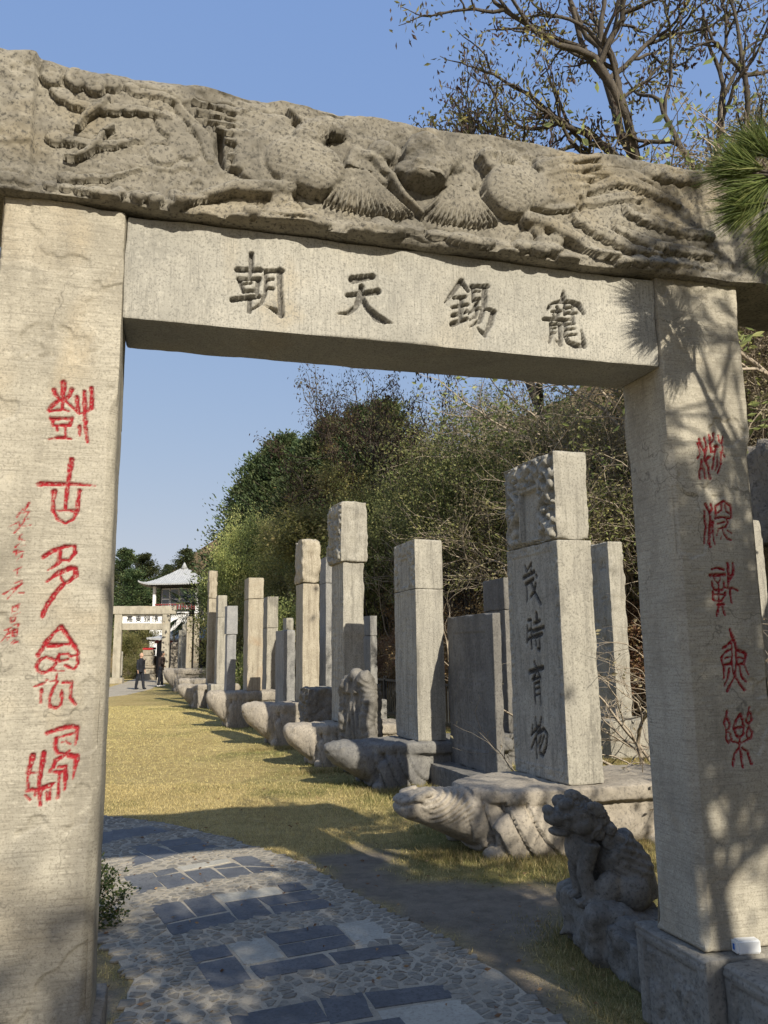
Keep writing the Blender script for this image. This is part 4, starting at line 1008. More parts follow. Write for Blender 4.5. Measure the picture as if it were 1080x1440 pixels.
def chip(bm, poly, rnd, ox=0, oy=0, oz=0):
    k = rnd.uniform(.66, .90); h = rnd.uniform(.003, .007); P = []
    for i in range(len(poly)):
        p, q = poly[i], poly[(i+1) % len(poly)]
        if math.hypot(p[0]-q[0], p[1]-q[1]) < .010: continue
        P.append((p[0]*k*rnd.uniform(.74, 1.05), p[1]*k*rnd.uniform(.74, 1.05)))
    if len(P) < 3: return False
    lo = [bm.verts.new((ox+x, oy+y, oz-.008)) for x, y in P]; mi = [bm.verts.new((ox+x, oy+y, oz+h-.003)) for x, y in P]; to = [bm.verts.new((ox+x*.86, oy+y*.86, oz+h+rnd.uniform(-.001, .001))) for x, y in P]
    bm.faces.new(to); n = len(P)
    for A, B in ((to, mi), (mi, lo)):
        for i in range(n): bm.faces.new((A[i], B[i], B[(i+1) % n], A[(i+1) % n]))
    return True
inview = [q for q in pts if q[1] > 3.3 and q[0] < .42*q[1]+.1 and q[0] > -.36*q[1]+.15]
near300 = set(inview[:300]); rnd = random.Random(3); bmr = bmesh.new()
for i, (x, y) in enumerate(pts):
    poly = cell_poly(i)
    if poly is None or rnd.random() < .05: continue
    if (x, y) in near300:
        bm = bmesh.new()
        if chip(bm, poly, rnd): bmesh.ops.recalc_face_normals(bm, faces=bm.faces); bm_link('paving_chip', bm, M['cobble'], path, (x, y, .011))
        else: bm.free()
    else: chip(bmr, poly, rnd, x, y, .011)
bmesh.ops.recalc_face_normals(bmr, faces=bmr.faces)
tag(bm_link('paving_chip', bmr, M['cobble'], path), kind='stuff')

# ------------------------------------------------------------------ near archway
PW, PD, SPAN, ZP, ZT, TB, TT = .437, .33, 2.303, .40, 3.280, 2.846, 3.262
arch = empty('memorial_archway', tuple(G0), YAW, 'weathered limestone archway with phoenix carved lintel and red seal script pillars', 'archway')
def pillar_carve(key, ac):
    def f(U, V):
        st = [[(u-ac, v-ZP, w*1.08+.0006) for u, v, w in s] for s in CHARS[key]]
        F = stroke_field(U, V, st); X, Z = np.meshgrid(U, V); P = np.stack([X, 0*X, Z], -1)
        ero = .0022*fbm(P*60, 3, 4)
        F = F+ero
        g = np.clip(F/.0045, 0, 1)
        h = -.0085*g*(1+.25*fbm(P*45, 2, 6))
        # spalled hollows and long scratches in the face
        sp = fbm(P*2.6+7.7*len(key), 5, 12); h = h-.006*sstep(.42, .50, sp)-.0012*sstep(.5, .7, fbm(P*np.array([9, 1, 30]), 3, 3))
        return h, sstep(-.0015, .002, F)
    return f
def pillar_chamfer(z): return .028*sstep(2.16, 2.06, z)*sstep(.0, .06, z)+.004
for key, ac, sd_ in (('left', -PW/2, 3), ('right', SPAN+PW/2, 8)):
    rbox('pillar', PW, PD, ZT-ZP, .0042, M['gate'], arch, r=.007, rn=.9, amp=.0022, ns=7, seed=sd_, carve=pillar_carve(key, ac), ydiv=12, chamfer=pillar_chamfer, loc=(ac, PD/2, ZP))
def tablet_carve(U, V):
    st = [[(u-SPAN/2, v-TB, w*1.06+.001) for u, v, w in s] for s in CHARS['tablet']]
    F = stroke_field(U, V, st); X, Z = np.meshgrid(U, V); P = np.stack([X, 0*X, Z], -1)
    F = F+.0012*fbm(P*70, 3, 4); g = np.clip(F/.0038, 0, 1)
    return -.026*g+.0025*g*fbm(P*110, 3, 2), np.clip(g, 0, 1)*.85  # second value darkens the strokes with painted shade
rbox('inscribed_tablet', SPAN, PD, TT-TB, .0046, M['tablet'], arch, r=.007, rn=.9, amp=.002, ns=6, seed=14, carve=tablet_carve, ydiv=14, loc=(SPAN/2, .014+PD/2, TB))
LX0, LX1, LZ0, LZ1, LD0, LD1 = -.95, 3.45, 3.285, 3.866, -.045, .44
LC = (LX0+LX1)/2
def lintel_carve(U, V):
    u = U+LC; v = V+LZ0; X, Z = np.meshgrid(u, v); P = np.stack([X, 0*X, Z], -1)
    def edge(c, w): return sstep(c-w, c+w, X)
    base = 0*X
    H = base+.003*fbm(P*9, 5, 2)+.0028*fbm(P*48, 3, 8)
    wob = np.stack([fbm(P*14, 4, 41), fbm(P*14, 4, 47)], -1)*.0022
    Xw, Zw = X+wob[..., 0], Z+wob[..., 1]
    body = np.zeros_like(H); trench = np.zeros_like(H); feat = np.zeros_like(H, bool)
    for (cu, cv, ru, rv, tl, h) in SWELLS:
        h = h*1.15
        i0, i1 = np.searchsorted(u, (cu-1.5*max(ru, rv), cu+1.5*max(ru, rv))); j0, j1 = np.searchsorted(v, (cv-1.5*max(ru, rv), cv+1.5*max(ru, rv)))
        if i1 <= i0 or j1 <= j0: continue
        x, z = Xw[j0:j1, i0:i1]-cu, Zw[j0:j1, i0:i1]-cv; c, s = math.cos(R(tl)), math.sin(R(tl))
        d2 = ((x*c+z*s)/ru)**2+((-x*s+z*c)/rv)**2
        q = base[j0:j1, i0:i1]+np.where(d2 < 1, h*(.5*np.clip((1-d2)*12, 0, 1)**.7+.5*np.sqrt(np.clip(1-d2, 0, 1))), -1)
        H[j0:j1, i0:i1] = np.maximum(H[j0:j1, i0:i1], q)
        feat[j0:j1, i0:i1] |= d2 < 1; rm = min(ru, rv); e_ = (np.sqrt(d2)-1)*rm; trench[j0:j1, i0:i1] = np.maximum(trench[j0:j1, i0:i1], np.where((e_ > 0), np.exp(-(e_/.006)**2), 0))
        if h > .05: body[j0:j1, i0:i1] = np.maximum(body[j0:j1, i0:i1], np.clip(1-d2, 0, 1))
    for kind, h, st in RIDGES:
        L0 = 0; h = h*1.15
        for (x0, y0, w0), (x1, y1, w1) in zip(st[:-1], st[1:]):
            m = max(w0, w1)/2+.02
            i0, i1 = np.searchsorted(u, (min(x0, x1)-m, max(x0, x1)+m)); j0, j1 = np.searchsorted(v, (min(y0, y1)-m, max(y0, y1)+m))
            dx, dy = x1-x0, y1-y0; LL = dx*dx+dy*dy+1e-12
            if i1 > i0 and j1 > j0:
                xx, zz = Xw[j0:j1, i0:i1], Zw[j0:j1, i0:i1]
                t = np.clip(((xx-x0)*dx+(zz-y0)*dy)/LL, 0, 1); d = np.hypot(xx-x0-t*dx, zz-y0-t*dy)
                side = np.sign((xx-x0)*dy-(zz-y0)*dx); w = (w0+(w1-w0)*t)/2; s = L0+t*math.sqrt(LL)
                if kind == 'f': w = w*np.where(side > 0, .62+.42*np.abs(np.sin(np.pi*s/.052)), .85)
                q = np.clip(1-(d/(w+1e-6))**2, 0, 1); feat[j0:j1, i0:i1] |= q > 0; trench[j0:j1, i0:i1] = np.maximum(trench[j0:j1, i0:i1], np.where(d > w, np.exp(-((d-w)/.005)**2), 0))
                if kind == 'v': hh = h*q**.75
                elif kind == 'f': hh = h*(.7*np.clip(q*9, 0, 1)+.3*q)-.004*np.exp(-(d/.004)**2)*(q > 0)
                else: hh = h*(.55*np.clip(q*7, 0, 1)+.45*q**.5)-.004*np.exp(-(d/.0022)**2)*(w > .012)
                H[j0:j1, i0:i1] = np.maximum(H[j0:j1, i0:i1], np.where(q > 0, base[j0:j1, i0:i1]+hh, -1))
            L0 += math.sqrt(LL)
    H -= .011*trench*(~feat)
    # feather scales on the two birds, breaks, pits
    row_ = np.floor((Z+.25*X)/.020); fu = ((X-.25*Z)/.026+.5*(row_ % 2)) % 1-.5; fv = ((Z+.25*X)/.020) % 1; sc = sstep(.0, .25, fv-1.6*fu**2)
    H += .0042*(sc-.5)*sstep(.05, .30, body)
    for dpt, st in CUTS:
        F = stroke_field(u, v, [st]); H -= dpt*np.clip(F/(.5*max(q[2] for q in st)), 0, 1)**.6
    rough = sstep(.05, .35, fbm(P*2.1, 3, 77)); H += .003*rough*fbm(P*40, 3, 9)
    kn = np.exp(-(((X-1.10)/.13)**2+((Z-3.66)/.10)**2)); H += .022*kn*fbm(P*13, 4, 66)
    H -= .009*sstep(.55, .62, fbm(P*5+3, 5, 55))
    return H*(sstep(.0, .012, V)*sstep(.0, .02, V[-1]-V))[:, None], 0*H
def lintel_shape(P):
    P = P.copy(); x = P[:, 0]/((LX1-LX0)/2)
    P[:, 2] += -.022*(1-x**2)+.010*fbm(np.stack([P[:, 0]*3, P[:, 1]*3, 0*x], -1), 4, 88)*(P[:, 2] > .3)+.006*fbm(np.stack([P[:, 0]*7, 0*x, 0*x], -1), 3, 18)
    pan = sstep(-.351, -.339, P[:, 0]+LC)*(1-sstep(2.73, 2.75, P[:, 0]+LC))*sstep(.02, .07, P[:, 2])*(1-sstep(-(LD1-LD0)/2+.03, -(LD1-LD0)/2+.22, P[:, 1]))
    P[:, 1] += .034*pan
    return P
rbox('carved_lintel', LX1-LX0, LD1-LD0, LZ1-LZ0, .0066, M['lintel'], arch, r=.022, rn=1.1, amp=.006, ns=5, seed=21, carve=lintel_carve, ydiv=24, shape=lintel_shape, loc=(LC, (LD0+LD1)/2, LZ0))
# pedestals, carved on the side that faces the passage
def ped_carve(W_, H_):
    def f(U, V):
        X, Z = np.meshgrid(U, V); P = np.stack([X, 0*X, Z], -1)
        ed = np.minimum(np.minimum(X+W_/2, W_/2-X), np.minimum(Z+.2, H_-Z)); base = -.016*sstep(.055, .062, ed)
        n = fbm(P*11+W_*9, 4, 5); rel = .014*sstep(-.05, .25, n)+.006*np.abs(np.sin(n*26))*sstep(.07, .09, ed)
        top = .004*np.sin((H_-Z)*2*math.pi/.028)*sstep(.052, .045, H_-Z)
        return base+rel*sstep(.062, .08, ed)+top, 0*X
    return f
def pedestal(a0, a1, d0, d1, top, seed):
    W_, D_ = d1-d0, a1-a0
    rbox('pedestal', W_, D_, top, .009, M['pedestal'], arch, r=.014, rn=.7, amp=.004, ns=9, seed=seed, carve=ped_carve(W_, top), ydiv=30, loc=((a0+a1)/2, (d0+d1)/2, 0), rot=(0, 0, -math.pi/2))
pedestal(2.262, 2.83, -.055, .43, .40, 31); pedestal(2.325, 2.80, -1.15, -.062, .392, 32)
def ped_left(a0, a1, d0, d1, top, seed):
    rbox('pedestal', a1-a0, d1-d0, top, .02, M['pedestal'], arch, r=.02, amp=.004, ns=9, seed=seed, loc=((a0+a1)/2, (d0+d1)/2, 0))
ped_left(-.53, .035, -.055, .43, .40, 33); ped_left(-.50, -.02, -1.15, -.062, .392, 34)
# little white box left on the right pedestal
db = empty('white_device', tuple(G0+GU*2.475-GN*.03+np.array([0, 0, .402])), YAW+R(-8), 'small white plastic box standing at the foot of the red lettered pillar', 'device')
bm = bmesh.new(); bbox(bm, (0, 0, .027), (.098, .045, .052), .006); bm_link('case', bm, M['device'], db, smooth=False)
box_obj('end_cap', (-.0515, 0, .027), (.006, .038, .044), M['device'], db, .002); box_obj('switch', (-.0555, 0, .027), (.003, .012, .022), M['cloth_blue'], db, .0008)

# ------------------------------------------------------------------ steles
def dragon_carve(W_, H_, seed, depth=.03, plate=True, dens=230):
    """coiled dragons round a framed title plate"""
    def f(U, V):
        rs = np.random.RandomState(seed); X, Z = np.meshgrid(U, V); P = np.stack([X, 0*X, Z], -1); H = -depth*.8+0*X
        ed = np.minimum(np.minimum(X+W_/2, W_/2-X), np.minimum(Z, H_-Z))
        for sgn in (-1, 1):                      # two sinuous bodies
            t = np.linspace(0, 1, 26); ph = rs.uniform(0, 2)
            pts = [(sgn*W_*(.31+.11*math.sin(9*a+ph)), H_*(.06+.88*a), .085*W_*(1.15-.5*a)) for a in t]
            F = stroke_field(U, V, [pts]); H = np.maximum(H, np.where(F > 0, -depth*.3+depth*1.1*np.sqrt(np.clip(F/(.04*W_), 0, 1))-.003*np.abs(np.sin(Z*160)), -1))
        pts = [(W_*(-.34+.68*a), H_*(.86+.05*math.sin(a*14)), .10*W_) for a in np.linspace(0, 1, 20)]
        F = stroke_field(U, V, [pts]); H = np.maximum(H, np.where(F > 0, -depth*.6+depth*1.2*np.sqrt(np.clip(F/(.05*W_), 0, 1)), -1))
        for _ in range(dens):                    # claws, clouds, curls
            cx, cz = rs.uniform(-W_/2*.95, W_/2*.95), rs.uniform(.02, .98)*H_; r1 = rs.uniform(.018, .05)*W_*1.2; r2 = r1*rs.uniform(.5, 1); a = rs.uniform(0, 3.1); h = depth*rs.uniform(.5, 1.3)
            i0, i1 = np.searchsorted(U, (cx-r1, cx+r1)); j0, j1 = np.searchsorted(V, (cz-r1, cz+r1))
            if i1 <= i0 or j1 <= j0: continue
            x, z = X[j0:j1, i0:i1]-cx, Z[j0:j1, i0:i1]-cz; d2 = ((x*math.cos(a)+z*math.sin(a))/r1)**2+((-x*math.sin(a)+z*math.cos(a))/r2)**2
            H[j0:j1, i0:i1] = np.maximum(H[j0:j1, i0:i1], np.where(d2 < 1, -depth*.55+h*np.sqrt(np.clip(1-d2, 0, 1)), -1))
        if plate:
            px, z0, z1 = .17*W_, .07*H_, .64*H_
            dd = np.maximum(np.abs(X)-px, np.maximum(z0-Z, Z-z1))
            H = np.where(dd < .035*W_, .003, H); H = np.where(dd < 0, -depth*.9, H)
        H = np.where(ed < .02*W_, 0, H)
        return (H+.002*fbm(P*40, 3, seed))*sstep(0, .008, ed), 0*X
    return f
def text_carve(W_, H_, seed, cols=9, strokes=None, frame=.07, ornament=True, depth=.008, faint=1.0):
    """sunk panel inside a carved border, with columns of small weathered characters or given strokes"""
    def f(U, V):
        rs = np.random.RandomState(seed); X, Z = np.meshgrid(U, V); P = np.stack([X, 0*X, Z], -1)
        ex = np.minimum(X+W_/2, W_/2-X); ez = np.minimum(Z-.02, H_-Z); e = np.minimum(ex, ez)
        H = -.010*sstep(frame*W_, frame*W_+.006, e)
        if ornament: H = H-.008*sstep(-.1, .25, fbm(P*np.array([26, 1, 26]), 3, seed+3))*sstep(.012, .018, e)*sstep(frame*W_, frame*W_-.006, e)
        if strokes is not None:
            F = stroke_field(U, V, strokes); H = H-.024*np.clip((F+.002*fbm(P*40, 2, 3))/.007, 0, 1); pn = sstep(-.002, .004, F)  # pn masks the shade painted into the cut strokes
        elif cols:
            st = []; cw = W_*(1-2*frame-.06)/cols; n = int(H_*.86/(cw*1.12)); sw = max(.006, cw*.14)
            for c in range(cols):
                cx = -W_*(.5-frame-.03)+cw*(c+.5)
                for r_ in range(n):
                    if rs.rand() < .22: continue
                    cz = H_*.93-(r_+.5)*cw*1.12; g = cw*.34
                    for _ in range(4):
                        if rs.rand() < .5: a = (cx-g*rs.uniform(.4, 1), cz+g*rs.uniform(-1, 1), sw); b = (cx+g*rs.uniform(.4, 1), a[1]+g*rs.uniform(-.1, .3), sw*.85)
                        else: a = (cx+g*rs.uniform(-.7, .7), cz+g*rs.uniform(.2, 1), sw); b = (a[0]+g*rs.uniform(-.5, .5), cz-g*rs.uniform(.2, 1), sw*.85)
                        st.append([a, b])
            F = stroke_field(U, V, st); H = H-depth*np.clip(F/.003, 0, 1)*np.clip(faint+.4*fbm(P*3, 3, seed), 0, 1)
        return H*sstep(0, .01, np.minimum(ex, Z)), (pn if strokes is not None else 0*X)
    return f
def stele(E, w, t, zb, zt, seam, mat, label, group=None, carve=None, ccarve=None, over=.0, res=.045, plinth=None, r=.016, rn=.9, amp=.005, cr=.014, camp=.004, pmat=None, cap_mat=None, seed=1, name='stone_stele'):
    c = np.array([E[0], E[1], 0])+PP*t/2+RR*w/2
    o = empty(name, (c[0], c[1], 0 if plinth else zb), ROWROT, label, 'stele', group)
    z0 = zb if plinth else 0.0
    if plinth:
        pw, pt = plinth; rbox('plinth', pw, pt, zb, .03, pmat or mat, o, r=.02, amp=.008, ns=6, seed=seed+40, ydiv=10)
    hs_ = (seam-zb) if seam else (zt-zb)
    rbox('shaft', w, t, hs_, res, mat, o, r=r, rn=rn, amp=amp, ns=5, seed=seed, carve=carve, ydiv=max(6, int(t/.03)), loc=(0, 0, z0))
    if seam: rbox('capital', w+2*over, t+2*over, zt-seam-.004, res, cap_mat or mat, o, r=cr, rn=rn, amp=camp, ns=8, seed=seed+9, carve=ccarve, ydiv=max(6, int(t/.03)), loc=(0, 0, z0+hs_+.004))
    return o
GRP = 'steles in the long row'
M['stele_cool'] = stone('cool grey stele stone', (.27, .27, .265), (.36, .355, .335), (.14, .14, .14), (7, 7, .7), .55, 55, bump=.4)
s1 = stele((1.459, 6.75), .904, .334, .521, 3.30, 2.52, M['stele'], 'tallest near stele with dragon capital and four large characters down its broad face', None,
      text_carve(.904, 2.0, 3, strokes=CHARS['stele'], frame=.085), dragon_carve(.904, .776, 5, .046), .0, .0095, r=.012, cr=.03, seed=51)
stele((1.175, 8.9), 1.249, .10, .28, 2.01, None, M['stele_dark'], 'wide thin dark stele slab with worn panel on a low black plinth', None, text_carve(1.249, 1.73, 9, 14, frame=.16, ornament=False, faint=.7), res=.012, plinth=(1.5, .62), pmat=M['stele_dark'], seed=61)
stele((.376, 9.95), .77, .37, .535, 2.98, 2.36, M['stele'], 'squared pale stele with dark carved dragon capital and rows of small characters', None, text_carve(.77, 1.82, 13, 10, faint=.9), dragon_carve(.77, .616, 8, .02), .0, .013, r=.010, cr=.012, seed=71)
stele((-.617, 11.9), .648, .321, .585, 3.83, 2.92, M['stele'], 'tall pitted stele whose overhanging dragon capital juts past the shaft', None, text_carve(.648, 2.33, 17, 5, frame=.1, depth=.012), dragon_carve(.738, .9, 12, .045, plate=False), .045, .016, r=.012, amp=.007, cr=.016, camp=.012, seed=81)
stele((-1.486, 14.6), .555, .311, .729, 3.66, 2.84, M['stele_warm'], 'warm buff stele with a worn round shouldered head', GRP, None, None, .02, .03, r=.012, cr=.06, camp=.02, seed=91)
stele((-1.21, 16.5), .506, .22, .93, 3.54, 3.0, M['stele_grey'], 'dark grey stele tucked directly behind the round shouldered buff stele', GRP, plinth=(.8, .6), seed=93)
stele((-2.024, 16.2), .827, .242, .502, 2.05, None, M['stele_grey'], 'short broad grey stele with an even flat top beside the buff stele', GRP, plinth=(1.0, .6), seed=95)
stele((-2.769, 19.0), .703, .266, .508, 2.91, 2.18, M['stele'], 'flat topped streaked stele with the seam two thirds up, behind the ochre edged stele', GRP, plinth=(1.0, .6), seed=97)
stele((-3.079, 18.2), .573, .348, .773, 3.29, 2.81, M['stele_warm'], 'square pale stele with ochre stained edge standing on a stepped block', GRP, seed=99)
stele((-4.176, 21.5), .387, .24, .611, 2.85, 2.10, M['stele_cool'], 'blue grey slim stele with a separate block head', GRP, over=.025, plinth=(.7, .5), seed=101)
stele((-4.957, 24.0), .471, .267, .723, 3.31, 2.66, M['stele'], 'plain pale stele close beside the scroll bordered pillar stele', GRP, plinth=(.8, .6), seed=103)
stele((-5.445, 25.0), .352, .235, .69, 4.14, 3.28, M['stele_warm'], 'slender pillar stele with a chipped pointed top, tallest of the far group', GRP, over=.012, cr=.03, camp=.02, seed=105)
stele((-8.463, 36.0), .439, .23, .816, 3.05, None, M['stele_warm'], 'pale undecorated stele with a clean flat top in front of the dark boulder', GRP, plinth=(.8, .6), seed=107)
stele((-8.796, 36.0), .313, .245, .973, 3.24, 2.52, M['stele_warm'], 'tan stele with a joint near the top beside the far tortoise', GRP, seed=109)
stele((-9.981, 40.0), .373, .169, .905, 3.04, 2.45, M['stele'], 'thin pale stele second from the end next to the far archway', GRP, plinth=(.7, .5), seed=111)
stele((-10.644, 42.0), .41, .14, .873, 2.82, None, M['stele'], 'lowest thin stele closing the row beside the far archway', GRP, plinth=(.7, .5), seed=113)
GR2 = 'steles standing on the slope behind the row'
stele((-2.927, 24.0), .492, .22, .60, 2.62, None, M['stele'], 'small plain stele top showing behind the short broad grey stele', GR2, plinth=(.8, .6), seed=115)
stele((-.329, 17.5), .60, .16, .60, 2.37, 1.94, M['stele_grey'], 'low grey stele in front of the rusty bracken bank', GR2, plinth=(.8, .5), seed=117)
stele((1.74, 11.8), .70, .10, .439, 2.65, 2.18, M['stele_dark'], 'dark inscribed slab stele half hidden behind the four character stele', GR2, text_carve(.70, 1.74, 23, 3, depth=.012), None, 0, .016, plinth=(.9, .4), pmat=M['stele_dark'], seed=119)
stele((3.519, 12.6), .62, .282, .551, 3.28, None, M['stele'], 'sunlit ragged edged stele behind the bare branches on a low plinth', GR2, text_carve(.62, 2.7, 29, 2, depth=.018, frame=.04, ornament=False), None, 0, .02, plinth=(1.15, .95), r=.02, amp=.012, seed=121)
stele((5.047, 11.2), .60, .332, .60, 3.38, None, M['stele'], 'pale stele at the foot of the cliff behind the red lettered pillar', GR2, plinth=(1.0, .8), seed=123)

# ------------------------------------------------------------------ stone tortoises that carry steles; local +x is the head, z up
def tortoise_mesh(worn, seed):
    c = Clay()
    c.hull([(-1.30, .05, .36, .25, 3), (-1.22, 0, .43, .42, 4), (-.6, 0, .46, .47, 4), (.2, 0, .46, .46, 4), (.62, 0, .45, .40, 3.5), (.86, .03, .42, .30, 3)])
    c.hull([(-1.34, .38, .47, .40, 4), (-1.24, .36, .52, .52, 6), (.2, .38, .526, .525, 7), (.62, .39, .522, .47, 6), (.80, .40, .52, .34, 5), (.90, .42, .515, .22, 4)])
    if worn: c.hull([(.3, 0, .50, .40, 2.6), (.72, .02, .52, .36, 2.4), (.95, .10, .54, .31, 2.3), (1.15, .19, .55, .26, 2.3), (1.32, .28, .54, .20, 2.2), (1.43, .36, .52, .13, 2.2), (1.475, .42, .49, .05, 2)])
    else: c.hull([(.3, 0, .49, .42, 2.8), (.75, .02, .49, .36, 2.6), (1.0, .11, .495, .28, 2.5), (1.18, .20, .50, .225, 2.5), (1.32, .26, .495, .185, 2.6), (1.44, .30, .475, .15, 2.8), (1.485, .34, .44, .10, 2.5)])
    for s in (-1, 1):
        c.ell((.42, s*.40, .19), (.40, .13, .25)); c.ell((.68, s*.36, .05), (.20, .10, .07)); c.ell((-.92, s*.42, .16), (.30, .10, .20)); c.ell((-.75, s*.46, .05), (.20, .08, .06))
        if not worn: c.ell((1.345, s*.150, .455), (.055, .045, .04)); c.ell((1.31, s*.16, .485), (.09, .03, .022), (0, .2, 0)); c.ell((1.455, s*.06, .43), (.03, .03, .03)); c.ell((1.25, s*.185, .40), (.09, .03, .05))
        else: c.ell((1.27, s*.18, .47), (.05, .035, .03))
    c.ell((-1.36, .06, .16), (.12, .05, .10))
    def disp(P, N):
        x, y, z = P[:, 0], P[:, 1], P[:, 2]; side = sstep(.18, .30, np.abs(y))*sstep(-.02, .04, z)
        rho = np.hypot(x+.02, (z-.50)*1.05); k = rho/.145; saw = k-np.floor(k)
        leg = sstep(-.12, 0, x)*sstep(1.02, .85, x)*sstep(.44, .38, z)*sstep(.28, .36, rho)
        d = side*leg*(.036*(saw-.5)-.016*np.exp(-((saw-.02)/.07)**2))
        hd = sstep(1.0, 1.1, x)
        mouth = np.exp(-((z-(.375-.22*(1.40-x)*0+.05*np.sin((x-1.2)*9)))/.010)**2)*sstep(1.27, 1.31, x)
        d -= (.030 if not worn else .010)*mouth
        if not worn:
            fl = np.sin((z*1.0-.28*np.sin((x-.6)*7.0)*.35)*155)*sstep(.92, .98, x)*sstep(1.30, 1.22, x)*sstep(.25, .32, z)
            d += .012*fl
        plate = np.abs(((x+.2)/.42) % 1-.5); d -= .006*np.exp(-((plate-.5)/.03)**2)*sstep(.50, .515, z)*(x < .85)
        return d+(.010 if worn else .007)*fbm(P*6+seed, 5, seed)+.003*fbm(P*30, 3, seed+3)
    return c.mesh('tortoise', .019 if worn else .0125, 1, disp)
TM = {0: tortoise_mesh(False, 2), 1: tortoise_mesh(True, 5), 2: tortoise_mesh(True, 9)}
HEADROT = math.atan2(-PP[1], -PP[0])
def tortoise(E, w, t, zb, sc, var, mat, label, shift=0.0, drop=0.0, group=None, wy=None):
    c = np.array([E[0], E[1], 0])+PP*(t/2+shift)+RR*w/2
    o = link('stone_tortoise', TM[var], None, None, (c[0], c[1], -.012), (0, 0, HEADROT)); o.scale = (sc, wy or sc, (zb+.014)/.526)
    if not TM[var].materials: TM[var].materials.append(mat)
    if TM[var].materials[0] != mat: o.material_slots[0].link = 'OBJECT'; o.material_slots[0].material = mat
    return tag(o, label, 'tortoise', group)
tortoise((1.459, 6.75), .904, .334, .521, 1.0, 0, M['tortoise'], 'stone tortoise with maned dragon head and folded leg beneath the four character stele')
tortoise((.376, 9.95), .77, .37, .535, .84, 1, M['tortoise_dark'], 'dark tortoise with blunt worn head beneath the squared dragon capital stele', wy=.9)
tortoise((-.617, 11.9), .648, .321, .585, .66, 2, M['tortoise'], 'small tortoise with ringed neck beneath the tall pitted stele', wy=.78)
tortoise((-1.486, 14.6), .555, .311, .729, .80, 1, M['tortoise'], 'big smooth headed tortoise beneath the round shouldered buff stele', wy=.8)
tortoise((-3.079, 18.2), .573, .348, .773, .70, 2, M['tortoise'], 'tortoise with a pale pointed snout beneath the ochre edged stele', wy=.75)
tortoise((-5.445, 25.0), .352, .235, .69, .66, 1, M['tortoise'], 'pale tortoise stretching over the lawn beneath the slender pointed stele', wy=.8)
tortoise((-8.796, 36.0), .313, .245, .973, .72, 2, M['tortoise'], 'layered far tortoise beside the person in brown', wy=1.2)
tortoise((-6.6, 29.5), .5, .3, .72, .66, 2, M['tortoise'], 'tortoise without a stele on its shell', wy=.9)

# dragon head of a stele set on the ground, and a squat carved block
c = Clay(); c.box((0, 0, .60), (.62, .24, 1.16))
for s in (-1, 1):
    c.tube([(s*.30, -.02, .08), (s*.34, -.05, .40), (s*.28, -.10, .70), (s*.33, -.06, 1.0), (s*.24, -.06, 1.22), (s*.08, -.09, 1.27), (s*.10, -.13, 1.05)], [.085, .10, .11, .10, .11, .10, .07])
    c.ell((s*.24, -.10, 1.20+.05*s), (.11, .11, .12)); c.ell((s*.34, -.08, 1.02-.06*s), (.08, .10, .11)); c.ell((s*.30, -.13, .52+.08*s), (.07, .06, .12)); c.ell((s*.20, -.13, .24), (.09, .06, .10))
    c.tube([(s*.02, -.13, .98), (s*.12, -.14, .70), (s*.15, -.14, .35), (s*.12, -.13, .10)], [.035, .04, .04, .035])
c.ell((.02, -.09, 1.30), (.10, .11, .09))
for i in range(7): c.tube([(-.27+.09*i+.03*math.sin(q*6+i), -.125-.02*math.sin(q*5+2*i), 1.18-1.05*q) for q in np.linspace(0, 1, 9)], [.032]*9, 8)
me = c.mesh('dragon_stele_head', .017, 1, lambda P, N: .006*np.sin(P[:, 2]*70+6*fbm(P*5, 2, 3))*sstep(.1, .25, np.abs(P[:, 0]))+.008*fbm(P*9, 4, 6))
dh = link('dragon_stele_head', me, M['beast'], None, (-.32, 11.05, 0.0), (0, 0, ROWROT+R(12))); tag(dh, 'upright dark stele head of coiled dragons standing on the grass', 'stone carving')
cb = rbox('carved_block', .60, .42, 1.04, .014, M['beast'], None, r=.03, amp=.02, ns=7, seed=6, carve=dragon_carve(.60, 1.04, 31, .035, False, 90), loc=(-1.12, 13.2, 0), rot=(0, 0, ROWROT)); tag(cb, 'squat black carved stone block between two tortoises', 'stone carving')

# ------------------------------------------------------------------ seated stone beast by the archway
BX, BY, BZ, k_ = 1.11, 4.68, .26, .0039
def bp(px, py, y=0.0): return ((px-822)*k_, y, (1262-py)*k_)
beast = empty('stone_beast', (BX, BY, 0), R(6), 'dark seated stone beast with blunt snout and curled mane on a rock base', 'statue')
c = Clay()
c.tube([bp(886, 1264), bp(876, 1226), bp(852, 1192), bp(826, 1168), bp(812, 1156)], [.125, .145, .135, .115, .10])
c.ell(bp(872, 1252), (.135, .165, .12)); c.ell(bp(808, 1192), (.085, .105, .11))
for s in (-1, 1):
    c.ell(bp(836, 1241, s*.115), (.072, .058, .088)); c.ell(bp(824, 1259, s*.125), (.075, .045, .03)); c.ell(bp(868, 1248, s*.12), (.10, .07, .10))
    c.tube([bp(816, 1182, s*.085), bp(806, 1222, s*.075), bp(815, 1262, s*.075)], [.056, .042, .046]); c.ell(bp(806, 1261, s*.075), (.058, .042, .03))
    c.ell(bp(786, 1133, s*.055), (.045, .042, .034)); c.ell(bp(826, 1138, s*.105), (.062, .024, .034), (0, .5, 0)); c.ell(bp(786, 1148, s*.09), (.03, .026, .022)); c.ell(bp(806, 1160, s*.085), (.06, .045, .05))
    for (a, b2, r_) in ((836, 1152, .040), (846, 1166, .042), (858, 1180, .040), (868, 1196, .038), (842, 1184, .036), (828, 1172, .038), (856, 1206, .034)): c.ell(bp(a, b2, s*.065), (r_, r_, r_))
